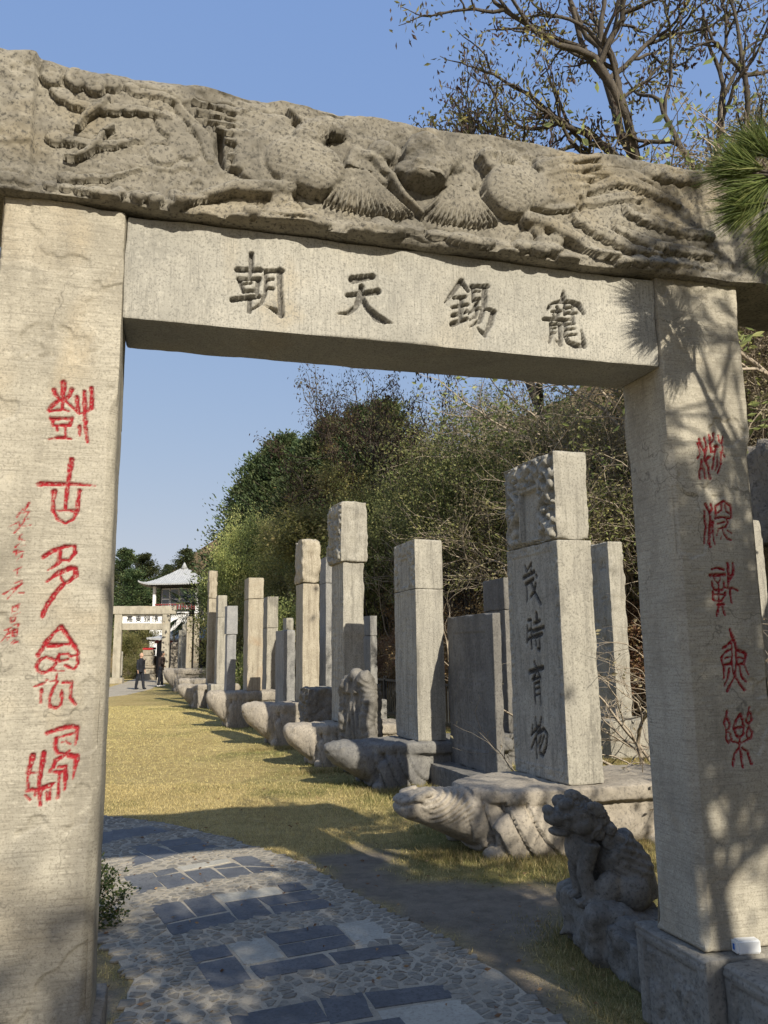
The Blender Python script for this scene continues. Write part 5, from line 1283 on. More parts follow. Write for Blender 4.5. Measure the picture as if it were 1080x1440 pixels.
c.ell(bp(801, 1150), (.112, .118, .092)); c.ell(bp(775, 1151), (.068, .085, .045)); c.ell(bp(779, 1171), (.060, .070, .022), (0, .12, 0)); c.ell(bp(764, 1142), (.030, .055, .028)); c.ell(bp(802, 1124), (.05, .06, .034), (0, .3, 0)); c.ell(bp(872, 1200), (.05, .04, .05)); c.ell(bp(884, 1222), (.045, .04, .05))
CURL = np.array([bp(a_, b_, s*.075) for s in (-1, 1) for a_, b_ in ((836, 1152), (846, 1166), (858, 1180), (868, 1196), (842, 1184), (828, 1172), (856, 1206), (800, 1124), (826, 1138))])
def beast_disp(P, N):
    d = np.full(len(P), 9.)
    for q in CURL: d = np.minimum(d, np.linalg.norm(P-q, axis=1))
    ring = .0045*np.cos(d*2*math.pi/.016)*sstep(.075, .055, d)                       # cut curls of the mane
    e = np.min([np.linalg.norm(P-np.array(bp(783, 1147, s*.098)), axis=1) for s in (-1, 1)], 0); eye = .007*np.exp(-(e/.012)**2)-.006*np.exp(-((e-.022)/.006)**2)
    toe = -.006*np.exp(-((((P[:, 1]/.024) % 1)-.5)/.16)**2)*sstep(.045, .02, P[:, 2])*sstep(-.02, -.05, P[:, 0])
    rib = .003*np.sin(P[:, 2]*150+P[:, 0]*60)*sstep(.06, .10, P[:, 0])*sstep(.10, .16, P[:, 2])
    return ring+eye+toe+rib+.003*fbm(P*14, 4, 3)+.0015*fbm(P*60, 2, 5)
me = c.mesh('body', .0070, 1, beast_disp)
link('body', me, M['beast'], beast, (0, 0, BZ))
c = Clay(); c.box((.13, .02, .13), (.44, .50, .27)); c.box((.0, -.02, .16), (.24, .36, .25), (0, .08, .1)); c.ell((.2, -.25, .1), (.22, .2, .15)); c.box((.16, -.44, .10), (.32, .30, .22), (0, 0, .15))
link('rock_base', c.mesh('rock_base', .016, 2, lambda P, N: .045*fbm(P*4, 5, 4)+.012*fbm(P*16, 3, 7)), M['beast'], beast, (0, 0, -.01))

# ------------------------------------------------------------------ far archway
fa = empty('far_archway', (-13.9, 46.5, 0), R(8), 'distant stone gateway with a white inscribed board closing the lawn', 'archway')
for x in (-1.33, 1.33):
    rbox('pillar', .42, .40, 3.55, .09, M['gate'], fa, r=.02, amp=.01, seed=int(x*9)+20, loc=(x, 0, .32)); rbox('pillar_base', .78, .7, .32, .09, M['gate'], fa, r=.03, amp=.01, seed=int(x*9)+30, loc=(x, 0, 0))
rbox('top_beam', 3.75, .46, .46, .09, M['gate'], fa, r=.02, amp=.012, seed=3, loc=(0, 0, 3.875))
rbox('lower_beam', 2.236, .34, .36, .09, M['gate'], fa, r=.02, amp=.008, seed=4, loc=(0, 0, 2.98))
board = rbox('inscribed_board', 2.236, .12, .50, .05, M['white'], fa, r=.006, amp=.001, seed=5, loc=(0, .02, 3.355))
brs = np.random.RandomState(3); ink = plain('grey black ink', (.05, .05, .05), .8, .2, .3)
glyph = {  # simple strokes of 嘉 贊 錫 儀-like characters, unit square
 0: ["-.4,.42 .4,.42", "0,.5 0,.3", "-.3,.3 .3,.3", "-.25,.2 .25,.2 .25,.05 -.25,.05 -.25,.2", "-.45,-.05 .45,-.05", "-.35,-.2 -.05,-.2 -.1,-.45", "-.22,-.1 -.4,-.45", ".1,-.2 .4,-.2 .4,-.42 .1,-.42 .1,-.2"],
 1: ["-.3,.45 .3,.45", "-.4,.3 .4,.3", "0,.5 0,.1", "-.35,.12 .35,.12", "-.3,0 .3,0", "-.3,.12 -.3,-.15 .3,-.15 .3,.12", "0,-.15 -.35,-.45", "0,-.15 .4,-.45", "-.1,-.3 .1,-.3"],
 2: ["-.25,.5 -.45,.2", "-.25,.5 -.05,.25", "-.4,.15 -.1,.15", "-.4,-.05 -.1,-.05", "-.25,.2 -.25,-.4", "-.45,-.4 -.05,-.35", ".1,.45 .42,.45 .42,.05 .1,.05 .1,.45", ".1,.25 .42,.25", ".1,-.05 .45,-.05 .38,-.45", ".2,-.05 .0,-.35", ".32,-.08 .12,-.45"],
 3: ["-.3,.5 -.45,.1", "-.36,.25 -.36,-.45", "-.1,.4 .4,.4", "-.05,.25 .35,.25", "-.15,.1 .45,.1", ".15,.5 .15,-.1", "-.1,-.1 .2,-.1", ".05,.05 .0,-.4", ".2,.2 .45,-.42", ".4,-.15 .1,-.45"]}
for gi, gx in enumerate((-.72, -.24, .24, .70)):
    bm = bmesh.new()
    for s in glyph[gi]:
        P_ = [tuple(map(float, q.split(','))) for q in s.split()]
        for (x0, z0), (x1, z1) in zip(P_[:-1], P_[1:]):
            L_ = math.hypot(x1-x0, z1-z0)*.34; a = math.atan2(z1-z0, x1-x0)
            M_ = Matrix.Translation((gx+(x0+x1)/2*.34, -.045, 3.605+(z0+z1)/2*.34)) @ Matrix.Rotation(-a, 4, 'Y') @ Matrix.Diagonal((L_+.03, .012, .034, 1)); bmesh.ops.create_cube(bm, size=1, matrix=M_)
    bm_link('character', bm, ink, fa)
# low stones and little pagoda seen through the far archway
def slabst(loc, w, h, label, m='stele', rz=0.2):
    o = rbox('stone_tablet', w, .22, h, .09, M[m], None, r=.05, amp=.02, seed=int(w*97), loc=loc, rot=(0, 0, rz)); return tag(o, label, 'stone tablet')
slabst((-17.75, 51, 0), .85, 2.1, 'rounded grey tablet with a narrow head beyond the far archway'); slabst((-16.9, 52, 0), .36, 1.8, 'narrow upright stone next to the rounded tablet beyond the far archway')
slabst((-12.3, 48.5, 0), .9, 2.3, 'worn upright tablet against the dark doorway', 'tortoise')
c = Clay(); c.ell((0, 0, .3), (.62, .5, .42)); o = link('boulder', c.mesh('boulder', .06, 1, lambda P, N: .05*fbm(P*3, 3, 2)), M['stele_dark'], None, (-17.6, 49, .0)); tag(o, 'dark rounded boulder below the grey tablet', 'boulder')
pg = empty('stone_pagoda', (-15.2, 52.5, 0), 0, 'small tiered stone pagoda with a red cap', 'pagoda')
for nm, w, z, h in (('base', 1.15, 0, .38), ('tier', .92, .38, .36), ('tier', 1.02, .74, .16), ('tier', .80, .90, .62), ('tier', .66, 1.52, .36)): rbox(nm, w, w, h-.004, .12, M['stele_warm'], pg, r=.05, amp=.015, seed=int(z*31), loc=(0, 0, z))
rbox('cap', .70, .70, .16, .12, M['cloth_red'], pg, r=.05, amp=.01, seed=8, loc=(0, 0, 1.884))

# ------------------------------------------------------------------ pavilion and hall
def tiled_roof(name, W_, D_, h, up_, mat, parent, z, nx=60, ny=36, ridge=.35):
    xs = np.linspace(-W_/2, W_/2, nx*3+1); ys = np.linspace(-D_/2, D_/2, ny+1); X, Y = np.meshgrid(xs, ys)
    a = np.clip((D_/2-np.abs(Y))/(D_/2), 0, 1); b = np.clip((W_/2-np.abs(X))/(D_/2*.95), 0, 1); m = np.minimum(a, b)
    Z = h*(m**1.35)+up_*(np.abs(X)/(W_/2))**6*(np.abs(Y)/(D_/2))**3; Z = Z+.035*np.abs(np.sin(np.where(a < b, X, Y)*math.pi/.26))
    n = X.size; idx = np.arange(n).reshape(X.shape); q = np.stack([idx[:-1, :-1], idx[:-1, 1:], idx[1:, 1:], idx[1:, :-1]], -1).reshape(-1, 4)
    V = np.concatenate([np.stack([X, Y, Z], -1).reshape(-1, 3), np.stack([X, Y, Z*.93-.12], -1).reshape(-1, 3)])
    ed = np.concatenate([idx[0], idx[1:, -1], idx[-1, -2::-1], idx[-2:0:-1, 0]]); e2 = np.roll(ed, -1)
    F = [np.concatenate([q, q[:, ::-1]+n, np.stack([ed, ed+n, e2+n, e2], -1)])]
    o = link(name, mesh_np(name, V, F, False), mat, parent, (0, 0, z)); return o
pv = pv_ = empty('pavilion', (-17.6, 70.5, 0), R(-6), 'white pavilion on the slope with upswept grey tiled roof and red railing', 'pavilion')
box_obj('base_wall', (0, 0, 2.7), (5.4, 5.4, 5.4), M['white'], pv, .02); box_obj('floor_slab', (0, 0, 5.47), (5.7, 5.7, .14), M['white'], pv, .02)
for x in (-2.4, 2.4):
    for y in (-2.4, 2.4): box_obj('column', (x, y, 6.75), (.30, .30, 2.42), M['white'], pv, .03)
box_obj('ceiling_beam', (0, 0, 8.02), (5.5, 5.5, .12), M['dark'], pv, .02)
box_obj('inner_wall', (0, .4, 6.75), (4.3, 3.6, 2.42), M['dark'], pv, .01)
for i, x in enumerate((-1.5, -.5, .5, 1.5)):
    w = box_obj('window', (x, -1.43, 6.8), (.92, .05, 2.0), M['white'], pv, .01)
    for zz in (-.48, .48): box_obj('pane', (0, -.03, zz), (.80, .02, .86), M['glass'], w, .003)
for y0, x0, L_, rz in ((-2.5, 0, 4.6, 0), (0, -2.5, 4.6, math.pi/2)):
    rl = box_obj('railing', (x0, y0, 6.28), (L_, .06, .08), M['red'], pv, .01, rz); box_obj('rail', (0, 0, -.5), (L_, .06, .08), M['red'], rl, .01); box_obj('rail', (0, 0, -.27), (L_, .05, .06), M['red'], rl, .01)
    for i in range(15): box_obj('baluster', (-L_/2+L_*(i+.5)/15, 0, -.25), (.10, .05, .44), M['red'], rl, .006)
rf = tiled_roof('roof', 7.6, 7.4, 1.75, .35, M['roof'], pv, 8.1)
bm = bmesh.new(); bmesh.ops.create_cone(bm, segments=10, radius1=.40, radius2=.05, depth=.6, cap_ends=True); bm_link('finial', bm, M['roof'], rf, (0, 0, 1.95), smooth=True)
pv.scale = (.78, .78, .92)
w2 = empty('side_wing', (-12.9, 72.5, 0), R(-6), 'lower white wing with ridge roof attached behind the palm', 'building')
box_obj('wall', (0, 0, 3.3), (4.0, 4, 6.6), M['white'], w2, .02); tiled_roof('roof', 5.2, 5.2, 1.2, .2, M['roof'], w2, 6.6)
hl = empty('low_hall', (-10.6, 54.5, 0), R(4), 'low dark hall with grey tile roof behind the far archway', 'building')
box_obj('wall', (0, 0, 1.25), (8.4, 4, 2.5), M['dark'], hl, .02); box_obj('eave_board', (0, -2.12, 2.42), (8.6, .1, .26), M['red'], hl, .01); tiled_roof('roof', 9.4, 5.4, 1.3, .1, M['roof'], hl, 2.55)
for x in (-3.9, -1.3, 1.3, 3.9): box_obj('column', (x, -2.2, 1.2), (.26, .26, 2.4), M['dark'], hl, .03)
# stair rail climbing to the pavilion
sr = empty('stair_rail', (-13.2, 50.5, 0), R(35), 'pale concrete stair handrail rising behind the far archway', 'railing')
sm = tubes_mesh('handrail', [(np.array([(0, 0, 2.7), (3.6, 0, 4.9)]), np.array([.06, .06])), (np.array([(0, 0, 2.2), (3.6, 0, 4.4)]), np.array([.05, .05]))], 6); link('handrail', sm, M['stele'], sr)
for i in range(4): box_obj('post', (.1+i*1.15, 0, 1.35+i*.36), (.12, .12, 2.7+i*.72), M['stele'], sr, .01)
# iron railing along the foot of the bank
bm = bmesh.new(); bbox(bm, (0, 0, .585), (.018, .018, .70)); bar_me = bpy.data.meshes.new('bar'); bm.to_mesh(bar_me); bm.free(); bar_me.materials.append(M['iron'])
def iron_railing(s_, q_, L_, label):
    ir = empty('iron_railing', tuple(s_*PP+q_*RR), math.atan2(RR[1], RR[0]), label, 'railing')
    for z in (.22, .95): box_obj('rail', (L_/2, 0, z), (L_, .04, .05), M['iron'], ir, .004)
    n = int(L_/1.8)
    for i in range(n+1): box_obj('post', (i*L_/n, 0, .52), (.07, .07, 1.04), M['iron'], ir, .006)
    m = int(L_/.14)
    for i in range(m): link('bar', bar_me, None, ir, ((i+.5)*L_/m, 0, 0))
iron_railing(8.75, 7.2, 4.6, 'black iron railing under the cliff beside the sunlit ragged stele'); iron_railing(6.35, 14.2, 12.0, 'black iron railing in front of the rusty bracken bank')

# ------------------------------------------------------------------ people
def person(loc, rz, h, pose, label, top, leg, hair, shoes, extra=None):
    o = empty('person', loc, rz, label, 'person'); s = h/1.7
    sw, ar, lean, hd = pose['stride'], pose['arm'], pose.get('lean', 0), pose.get('turn', 0)
    hipz, shz = .90, 1.40
    L = lambda y: lean*(y-.9)
    feet = {1: sw, -1: -sw}
    def legs(c, r, z0=0.05):
        for sd_ in (-1, 1):
            f = feet[sd_]; c.tube([(sd_*.085, -.0, .93), (sd_*.09, -.5*f-.02*abs(f), .50), (sd_*.09, -f, z0)], [r[0], r[1], r[2]])
        return c
    arms = [((sd_*.19, -L(1.38), 1.38), (sd_*.26, -L(1.1)+ar[0]*sd_*.10, 1.10), (sd_*(.25-ar[2]), -L(.9)-ar[1]+ar[0]*sd_*.08, .88+ar[3])) for sd_ in (-1, 1)]
    c = Clay(); c.ell((0, -L(1.59), 1.585), (.075, .095, .115)); c.ell((0, -L(1.55)-.07, 1.545), (.045, .04, .05)); c.ell((0, -L(1.58)-.098, 1.575), (.014, .018, .022))
    for sd_ in (-1, 1): c.ell((sd_*.076, -L(1.58)+.01, 1.58), (.012, .022, .032))
    c.tube([(0, -L(1.4), 1.36), (0, -L(1.5), 1.53)], [.07, .055]); c.tube([(0, 0, .92), (0, -L(1.2), 1.15), (0, -L(1.4), 1.38)], [(.13, .10), (.13, .09), (.15, .08)]); legs(c, (.075, .05, .04))
    for a in arms:
        c.tube(a, [.045, .038, .03]); e = Vector(a[2]); d = (e-Vector(a[1])).normalized(); c.tube([tuple(e), tuple(e+d*.09)], [(.035, .02), (.03, .015)])
        for q in range(4): c.tube([tuple(e+d*.07+Vector((0, (q-1.5)*.018, 0))), tuple(e+d*(.16-.01*abs(q-1.5))+Vector((0, (q-1.5)*.02-.01, 0)))], [.009, .007], 6)
        c.tube([tuple(e+d*.02), tuple(e+d*.08+Vector((0, -.045, 0)))], [.011, .008], 6)
    b = link('body', c.mesh('body', .012, 1), M['skin'], o)
    c = Clay(); c.tube([(0, -.0, .80), (0, -L(1.0), 1.0), (0, -L(1.25), 1.25), (0, -L(1.4), 1.40), (0, -L(1.44), 1.45)], [(.175, .13), (.17, .125), (.19, .125), (.19, .11), (.09, .075)])
    for a in arms: c.tube([a[0], a[1], tuple(Vector(a[1]).lerp(Vector(a[2]), .93))], [.068, .06, .048])
    link('jacket', c.mesh('jacket', .014, 2, lambda P, N: .006*fbm(P*9, 3, 4)), top, o)
    c = Clay(); legs(c, (.105, .078, .062), .07); c.ell((0, 0, .92), (.155, .115, .12)); link('trousers', c.mesh('trousers', .014, 2, lambda P, N: .005*fbm(P*10, 3, 5)), leg, o)
    for sd_ in (-1, 1):
        c = Clay(); c.ell((sd_*.09, -feet[sd_]-.05, .045), (.048, .13, .045)); link('shoe', c.mesh('shoe', .012, 1), shoes, o)
    if hair is not None:
        c = Clay(); c.ell((0, -L(1.6)+.02, 1.615), (.088, .10, .105)); c.ell((0, -L(1.55)+.06, 1.55), (.075, .055, .09)); link('hair', c.mesh('hair', .014, 1), hair, o)
    else:
        c = Clay(); c.ell((0, -L(1.6)+.055, 1.575), (.080, .055, .07)); link('hair', c.mesh('hair', .014, 1), plain('grey stubble', (.22, .19, .17), .8, .2), o)
    if extra: extra(o, L)
    o.scale = (s, s, s); return o
person((-11.35, 37.9, .02), R(62), 1.66, dict(stride=.16, arm=(.6, .06, -.02, .0), lean=.06), 'bald man in black jacket and trousers strolling on the far path', M['cloth_black'], M['cloth_black'], None, M['cloth_black'])
person((-11.15, 40.6, .02), R(110), 1.72, dict(stride=.10, arm=(.4, .10, .06, .14), lean=.10), 'person with short black hair in brown jacket beside the far tortoise', M['cloth_brown'], M['cloth_black'], M['hair'], M['cloth_white'])
def cap_(o, L):
    c = Clay(); c.ell((0, -L(1.66)+.0, 1.655), (.115, .125, .085)); c.ell((0, -L(1.64)-.12, 1.64), (.10, .09, .018)); link('cap', c.mesh('cap', .014, 1), M['cloth_blue'], o)
    c = Clay(); c.box((0, .17, 1.18), (.28, .15, .42)); link('backpack', c.mesh('backpack', .02, 3), M['cloth_red'], o)
person((-8.2, 45.2, .02), R(-60), 1.62, dict(stride=.05, arm=(.3, .05, 0, .05)), 'visitor in white shirt with blue cap and red backpack between the steles', M['cloth_white'], M['cloth_red'], M['hair'], M['cloth_white'], cap_)

# ------------------------------------------------------------------ plants
def grow(rs, start, d0, length, rad, levels, split=(3, 5), angle=.6, shrink=.62, up=.12, wig=.18, seglen=5, first=.3, rk=.55):
    """returns (lines, tips): tips carry (point, direction)"""
    lines, tips = [], []
    def rec(p, d, L, r, lv):
        pts = [p]; ds = [d]; n = seglen
        for i in range(n):
            d = d+rs.normal(0, wig, 3); d[2] += up; d = d/np.linalg.norm(d); p = p+d*L/n; pts.append(p); ds.append(d)
        lines.append((np.array(pts), np.linspace(r, r*(.55 if lv else .3), n+1)))
        if lv == 0:
            for i in range(1, n+1): tips.append((pts[i], ds[i]))
            return
        k = rs.randint(split[0], split[1]+1)
        for j in range(k):
            t = first+(1-first)*(j+rs.rand())/k; i = min(n-1, int(t*n)); q = pts[i]+(pts[i+1]-pts[i])*(t*n-i)
            a = rs.normal(0, 1, 3); a -= a@ds[i]*ds[i]; a /= np.linalg.norm(a)+1e-9
            th = angle*rs.uniform(.6, 1.4); nd = ds[i]*math.cos(th)+a*math.sin(th)
            rec(q, nd, L*shrink*rs.uniform(.7, 1.15), r*(rk-.15*t), lv-1)
        rec(pts[-1], ds[-1], L*shrink, r*.5, lv-1)
    rec(np.array(start, float), np.array(d0, float)/np.linalg.norm(d0), length, rad, levels)
    return lines, tips
def leaf_mesh(name, pos, dirs, size, rs, aspect=.45, droop=0.0, tint=None, tri=False, spread=.9):
    n = len(pos); d = dirs+rs.normal(0, spread, (n, 3)); d[:, 2] -= droop; d /= np.linalg.norm(d, axis=1)[:, None]+1e-9
    a = np.cross(d, rs.normal(0, 1, (n, 3))); a /= np.linalg.norm(a, axis=1)[:, None]+1e-9
    L = size*rs.uniform(.6, 1.3, n)[:, None]; w = L*aspect
    nrm = np.cross(d, a)
    if tri: V = np.stack([pos-a*w*.4, pos+a*w*.4, pos+d*L], 1); F = np.arange(3*n).reshape(n, 3)
    else:
        V = np.stack([pos, pos+d*L*.5+a*w*.5+nrm*L*.08, pos+d*L, pos+d*L*.5-a*w*.5+nrm*L*.08], 1); F = np.arange(4*n).reshape(n, 4)
    tint = rs.rand(n) if tint is None else tint
    return mesh_np(name, V.reshape(-1, 3), [F], False, {'tint': np.repeat(tint, V.shape[1])})
def spread_leaves(tips, per, rad, rs):
    P = np.array([t[0] for t in tips]); D = np.array([t[1] for t in tips]); P = np.repeat(P, per, 0); D = np.repeat(D, per, 0)
    q = rs.normal(0, 1, P.shape); q *= (rs.rand(len(P), 1)**.4*1.7)/(np.linalg.norm(q, axis=1)[:, None]+1e-9); return P+q*rad, D
def clump_tint(P, rs, seed, base=.5, amp=.45, sc=1.4):
    return np.clip(base+amp*fbm(P*sc, 3, seed)+rs.normal(0, .18, len(P)), 0, 1)
KIND = {}
def deciduous(key, h, lv, per, size, leaf, seed, trunk='bark', angle=.65, up=.10, droop=.25, rad=.12, aspect=.45, wig=.18, r0=.16, first=.35, split=(3, 4), pods=0, stem=0.0, rk=.55, want=None):
    rs = np.random.RandomState(seed); lines, tips = grow(rs, (0, 0, stem), (rs.normal(0, .08), rs.normal(0, .08), 1), h*.38, r0, lv, split, angle, .64, up, wig, 6, first, rk)
    if want:
        f = want/max(l[0][:, 2].max() for l in lines); lines = [(l[0]*f, l[1]*min(f, 1.3)) for l in lines]; tips = [(t[0]*f, t[1]) for t in tips]
    if stem: lines.append((np.array([(0, 0, 0), (.05, .02, stem*.5), (0, 0, stem)]), np.array([r0*1.5, r0*1.2, r0])))
    tm = tubes_mesh('trunk', lines, 5); tm.materials.append(M[trunk])
    P, D = spread_leaves(tips, per, rad, rs); t = clump_tint(P, rs, seed)
    if pods:
        k = rs.rand(len(P)) < pods; t[k] *= .12; D[k] = (0, 0, -1.6)
    cm = leaf_mesh('crown', P, D, size, rs, aspect, droop, t); cm.materials.append(M[leaf])
    top = max(l[0][:, 2].max() for l in lines); KIND[key] = (tm, cm, top)
def cypress(key, h, n, seed, width=.24, leaf='leaf_cypress', size=.20):
    rs = np.random.RandomState(seed); lines = [(np.array([(0, 0, z) for z in np.linspace(0, h, 8)])+rs.normal(0, .03, (8, 3))*np.linspace(0, 1, 8)[:, None], np.linspace(.16, .02, 8))]
    P, D = [], []
    nb = int(n/90)
    for i in range(nb):
        z = h*(.10+.88*((i+rs.rand())/nb)); R_ = h*width*(1-(z/h)**1.5)**.8*rs.uniform(.55, 1.15)+.12; a = rs.uniform(0, 6.283); tip = np.array([math.cos(a)*R_, math.sin(a)*R_, z+R_*rs.uniform(.1, .7)]); b0 = np.array([0, 0, z-.2])
        lines.append((np.array([b0, (b0+tip)/2+(0, 0, -.05), tip]), np.array([.03, .02, .008])))
        t = rs.rand(90)**.6; q = b0+(tip-b0)*t[:, None]+rs.normal(0, .10+.10*R_, (90, 3))*np.array([1, 1, .8]); P.append(q); D.append(np.tile((tip-b0)/np.linalg.norm(tip-b0)+np.array([0, 0, .5]), (90, 1)))
    P = np.concatenate(P); D = np.concatenate(D); tm = tubes_mesh('trunk', lines, 5); tm.materials.append(M['bark'])
    cm = leaf_mesh('crown', P, D, size, rs, .45, 0, clump_tint(P, rs, seed, .45, .5, 1.8), spread=.55); cm.materials.append(M[leaf]); KIND[key] = (tm, cm, h)
def thicket(key, h, seed, per, leaf, size=.09, stems=16, lv=2, trunk='twig', lean=.45, r0=.035, rad=.08, angle=.6, droop=.2, up=.02, lo=0.0, want=None, flat=1.0):
    rs = np.random.RandomState(seed); L, T = [], []
    for i in range(stems):
        a = rs.uniform(0, 6.283); q = rs.uniform(0, h*.28); l, t = grow(rs, (math.cos(a)*q, math.sin(a)*q, 0), (math.cos(a)*lean*rs.rand()*1.6, math.sin(a)*lean*rs.rand()*1.6, 1), h*rs.uniform(.32, .52), r0, lv, (2, 4), angle, .66, up, .22, 5, .25); L += l; T += t
    if want:
        f = want/max(l[0][:, 2].max() for l in L); L = [(l[0]*np.array([f*flat, f*flat, f]), l[1]) for l in L]; T = [(t[0]*np.array([f*flat, f*flat, f]), t[1]) for t in T]
    tm = tubes_mesh('trunk', L, 3); tm.materials.append(M[trunk]); P, D = spread_leaves(T, max(1, per), rad, rs); P, D = (P, D) if per else (P[::9], D[::9])
    cm = None
    if lo:
        kz = P[:, 2] > lo*h*rs.uniform(.8, 1.25, len(P)); P, D = P[kz], D[kz]
    cm = leaf_mesh('crown', P, D, size, rs, .5, droop, clump_tint(P, rs, seed)); cm.materials.append(M[leaf]); KIND[key] = (tm, cm, max(l[0][:, 2].max() for l in L))
deciduous('locust', 13, 4, 5, .14, 'leaf_locust', 3, angle=.62, droop=.6, rad=.20, aspect=.36, r0=.20, pods=.33, up=.06, split=(2, 4), rk=.68, wig=.22, want=13.5)
deciduous('locust2', 9, 4, 3, .12, 'leaf_locust', 8, angle=.7, droop=.7, rad=.17, aspect=.34, r0=.12, pods=.5, up=.05, rk=.66, split=(2, 4), want=8.5)
deciduous('yellow', 7, 4, 8, .09, 'leaf_yg', 14, angle=.75, rad=.24, aspect=.6, r0=.11, up=.06, want=7.0)
deciduous('yellow2', 5, 4, 8, .085, 'leaf_yg', 19, angle=.85, rad=.22, aspect=.6, r0=.09, up=.02, want=4.8)
deciduous('small', 3.0, 3, 9, .085, 'leaf_yg', 71, angle=.85, rad=.16, aspect=.6, r0=.06, up=.02, stem=3.2)
deciduous('browntree', 8, 4, 11, .08, 'leaf_brown', 77, angle=.75, rad=.24, aspect=.5, r0=.13, up=.06, droop=.4, trunk='twig', want=7.0)
deciduous('shade', 6.4, 4, 12, .10, 'leaf_yg', 91, angle=.8, rad=.20, aspect=.6, r0=.11, up=.04)
cypress('cypress', 8, 20000, 4, .22, size=.14); cypress('cypress2', 7, 18000, 9, .27, size=.14); cypress('pinefar', 10, 13000, 12, .26, size=.22)
thicket('brown', 3.6, 21, 5, 'leaf_brown', .055, 30, 2, r0=.026, want=3.4); thicket('brown2', 3.0, 27, 6, 'leaf_brown', .055, 28, 2, lean=.8, up=-.04, r0=.024, want=2.8); thicket('twiggy', 3.4, 29, 1, 'leaf_yg', .06, 16, 3, lean=.6, up=.0, r0=.036, want=3.4, angle=.7); thicket('bare', 3.0, 33, 0, 'leaf_brown', .05, 10, 3, lean=.8, up=-.01, r0=.028, want=2.86)
thicket('bracken', 1.1, 41, 9, 'leaf_rust', .05, 46, 1, lean=1.0, r0=.007, rad=.08, up=-.05, want=1.0); thicket('bamboo', 5.0, 47, 28, 'leaf_bamboo', .085, 40, 1, trunk='bark', lean=.16, r0=.02, rad=.34, droop=.5, angle=.45, lo=.34, want=4.8, flat=.7)
thicket('greenbush', 2.2, 53, 12, 'leaf_yg', .065, 26, 2, lean=.9, rad=.13, r0=.016, want=2.2)
def plant(kind, name, x, y, h, label, group, cat='tree', rz=None, z=None, wide=1.0, tilt=(0, 0)):
    tm, cm, top = KIND[kind]; k = h/top; z = float(max(0, hill(np.array([x*1.0]), np.array([y*1.0]))[0])) if z is None else z
    o = empty(name, (x, y, z-.05), rz if rz is not None else (x*37.7+y*11.3) % 6.28, label, cat, group); o.rotation_euler[0], o.rotation_euler[1] = tilt
    link('trunk', tm, None, o); link('crown', cm, None, o); o.scale = (k*wide, k*wide, k); return o
def pl(x, y): return float(max(0, hill(np.array([x*1.0]), np.array([y*1.0]))[0]))
LAB = {'cypress': ('cypress_tree', 'dark green cypress', 'tree'), 'cypress2': ('cypress_tree', 'broad dark cypress', 'tree'), 'pinefar': ('conifer_tree', 'tall dark conifer', 'tree'),
       'yellow': ('leafy_tree', 'loose yellow green tree', 'tree'), 'yellow2': ('leafy_tree', 'low yellow green tree', 'tree'), 'brown': ('brown_thicket', 'tangled brown thicket', 'shrub'),
       'brown2': ('brown_thicket', 'drooping brown thicket', 'shrub'), 'twiggy': ('twiggy_thicket', 'pale twiggy thicket', 'shrub'), 'bracken': ('dry_bracken', 'rusty dry bracken', 'shrub'), 'bamboo': ('bamboo_clump', 'dark bamboo clump', 'bamboo'),
       'greenbush': ('green_bush', 'bright leafy bush', 'shrub'), 'locust': ('locust_tree', 'tall locust tree with pods', 'tree'), 'browntree': ('brown_tree', 'olive brown tree', 'tree'), 'locust2': ('locust_tree', 'thin locust tree with pods', 'tree')}
MARKS = [(4, 'above the cliff'), (8.5, 'behind the four character stele'), (10.5, 'behind the squared dragon capital stele'), (13, 'behind the tall pitted stele'), (17, 'behind the round shouldered buff stele'), (21, 'behind the ochre edged stele'), (27, 'behind the slender pointed stele'), (46, 'beside the far end of the row'), (999, 'beyond the far archway')]
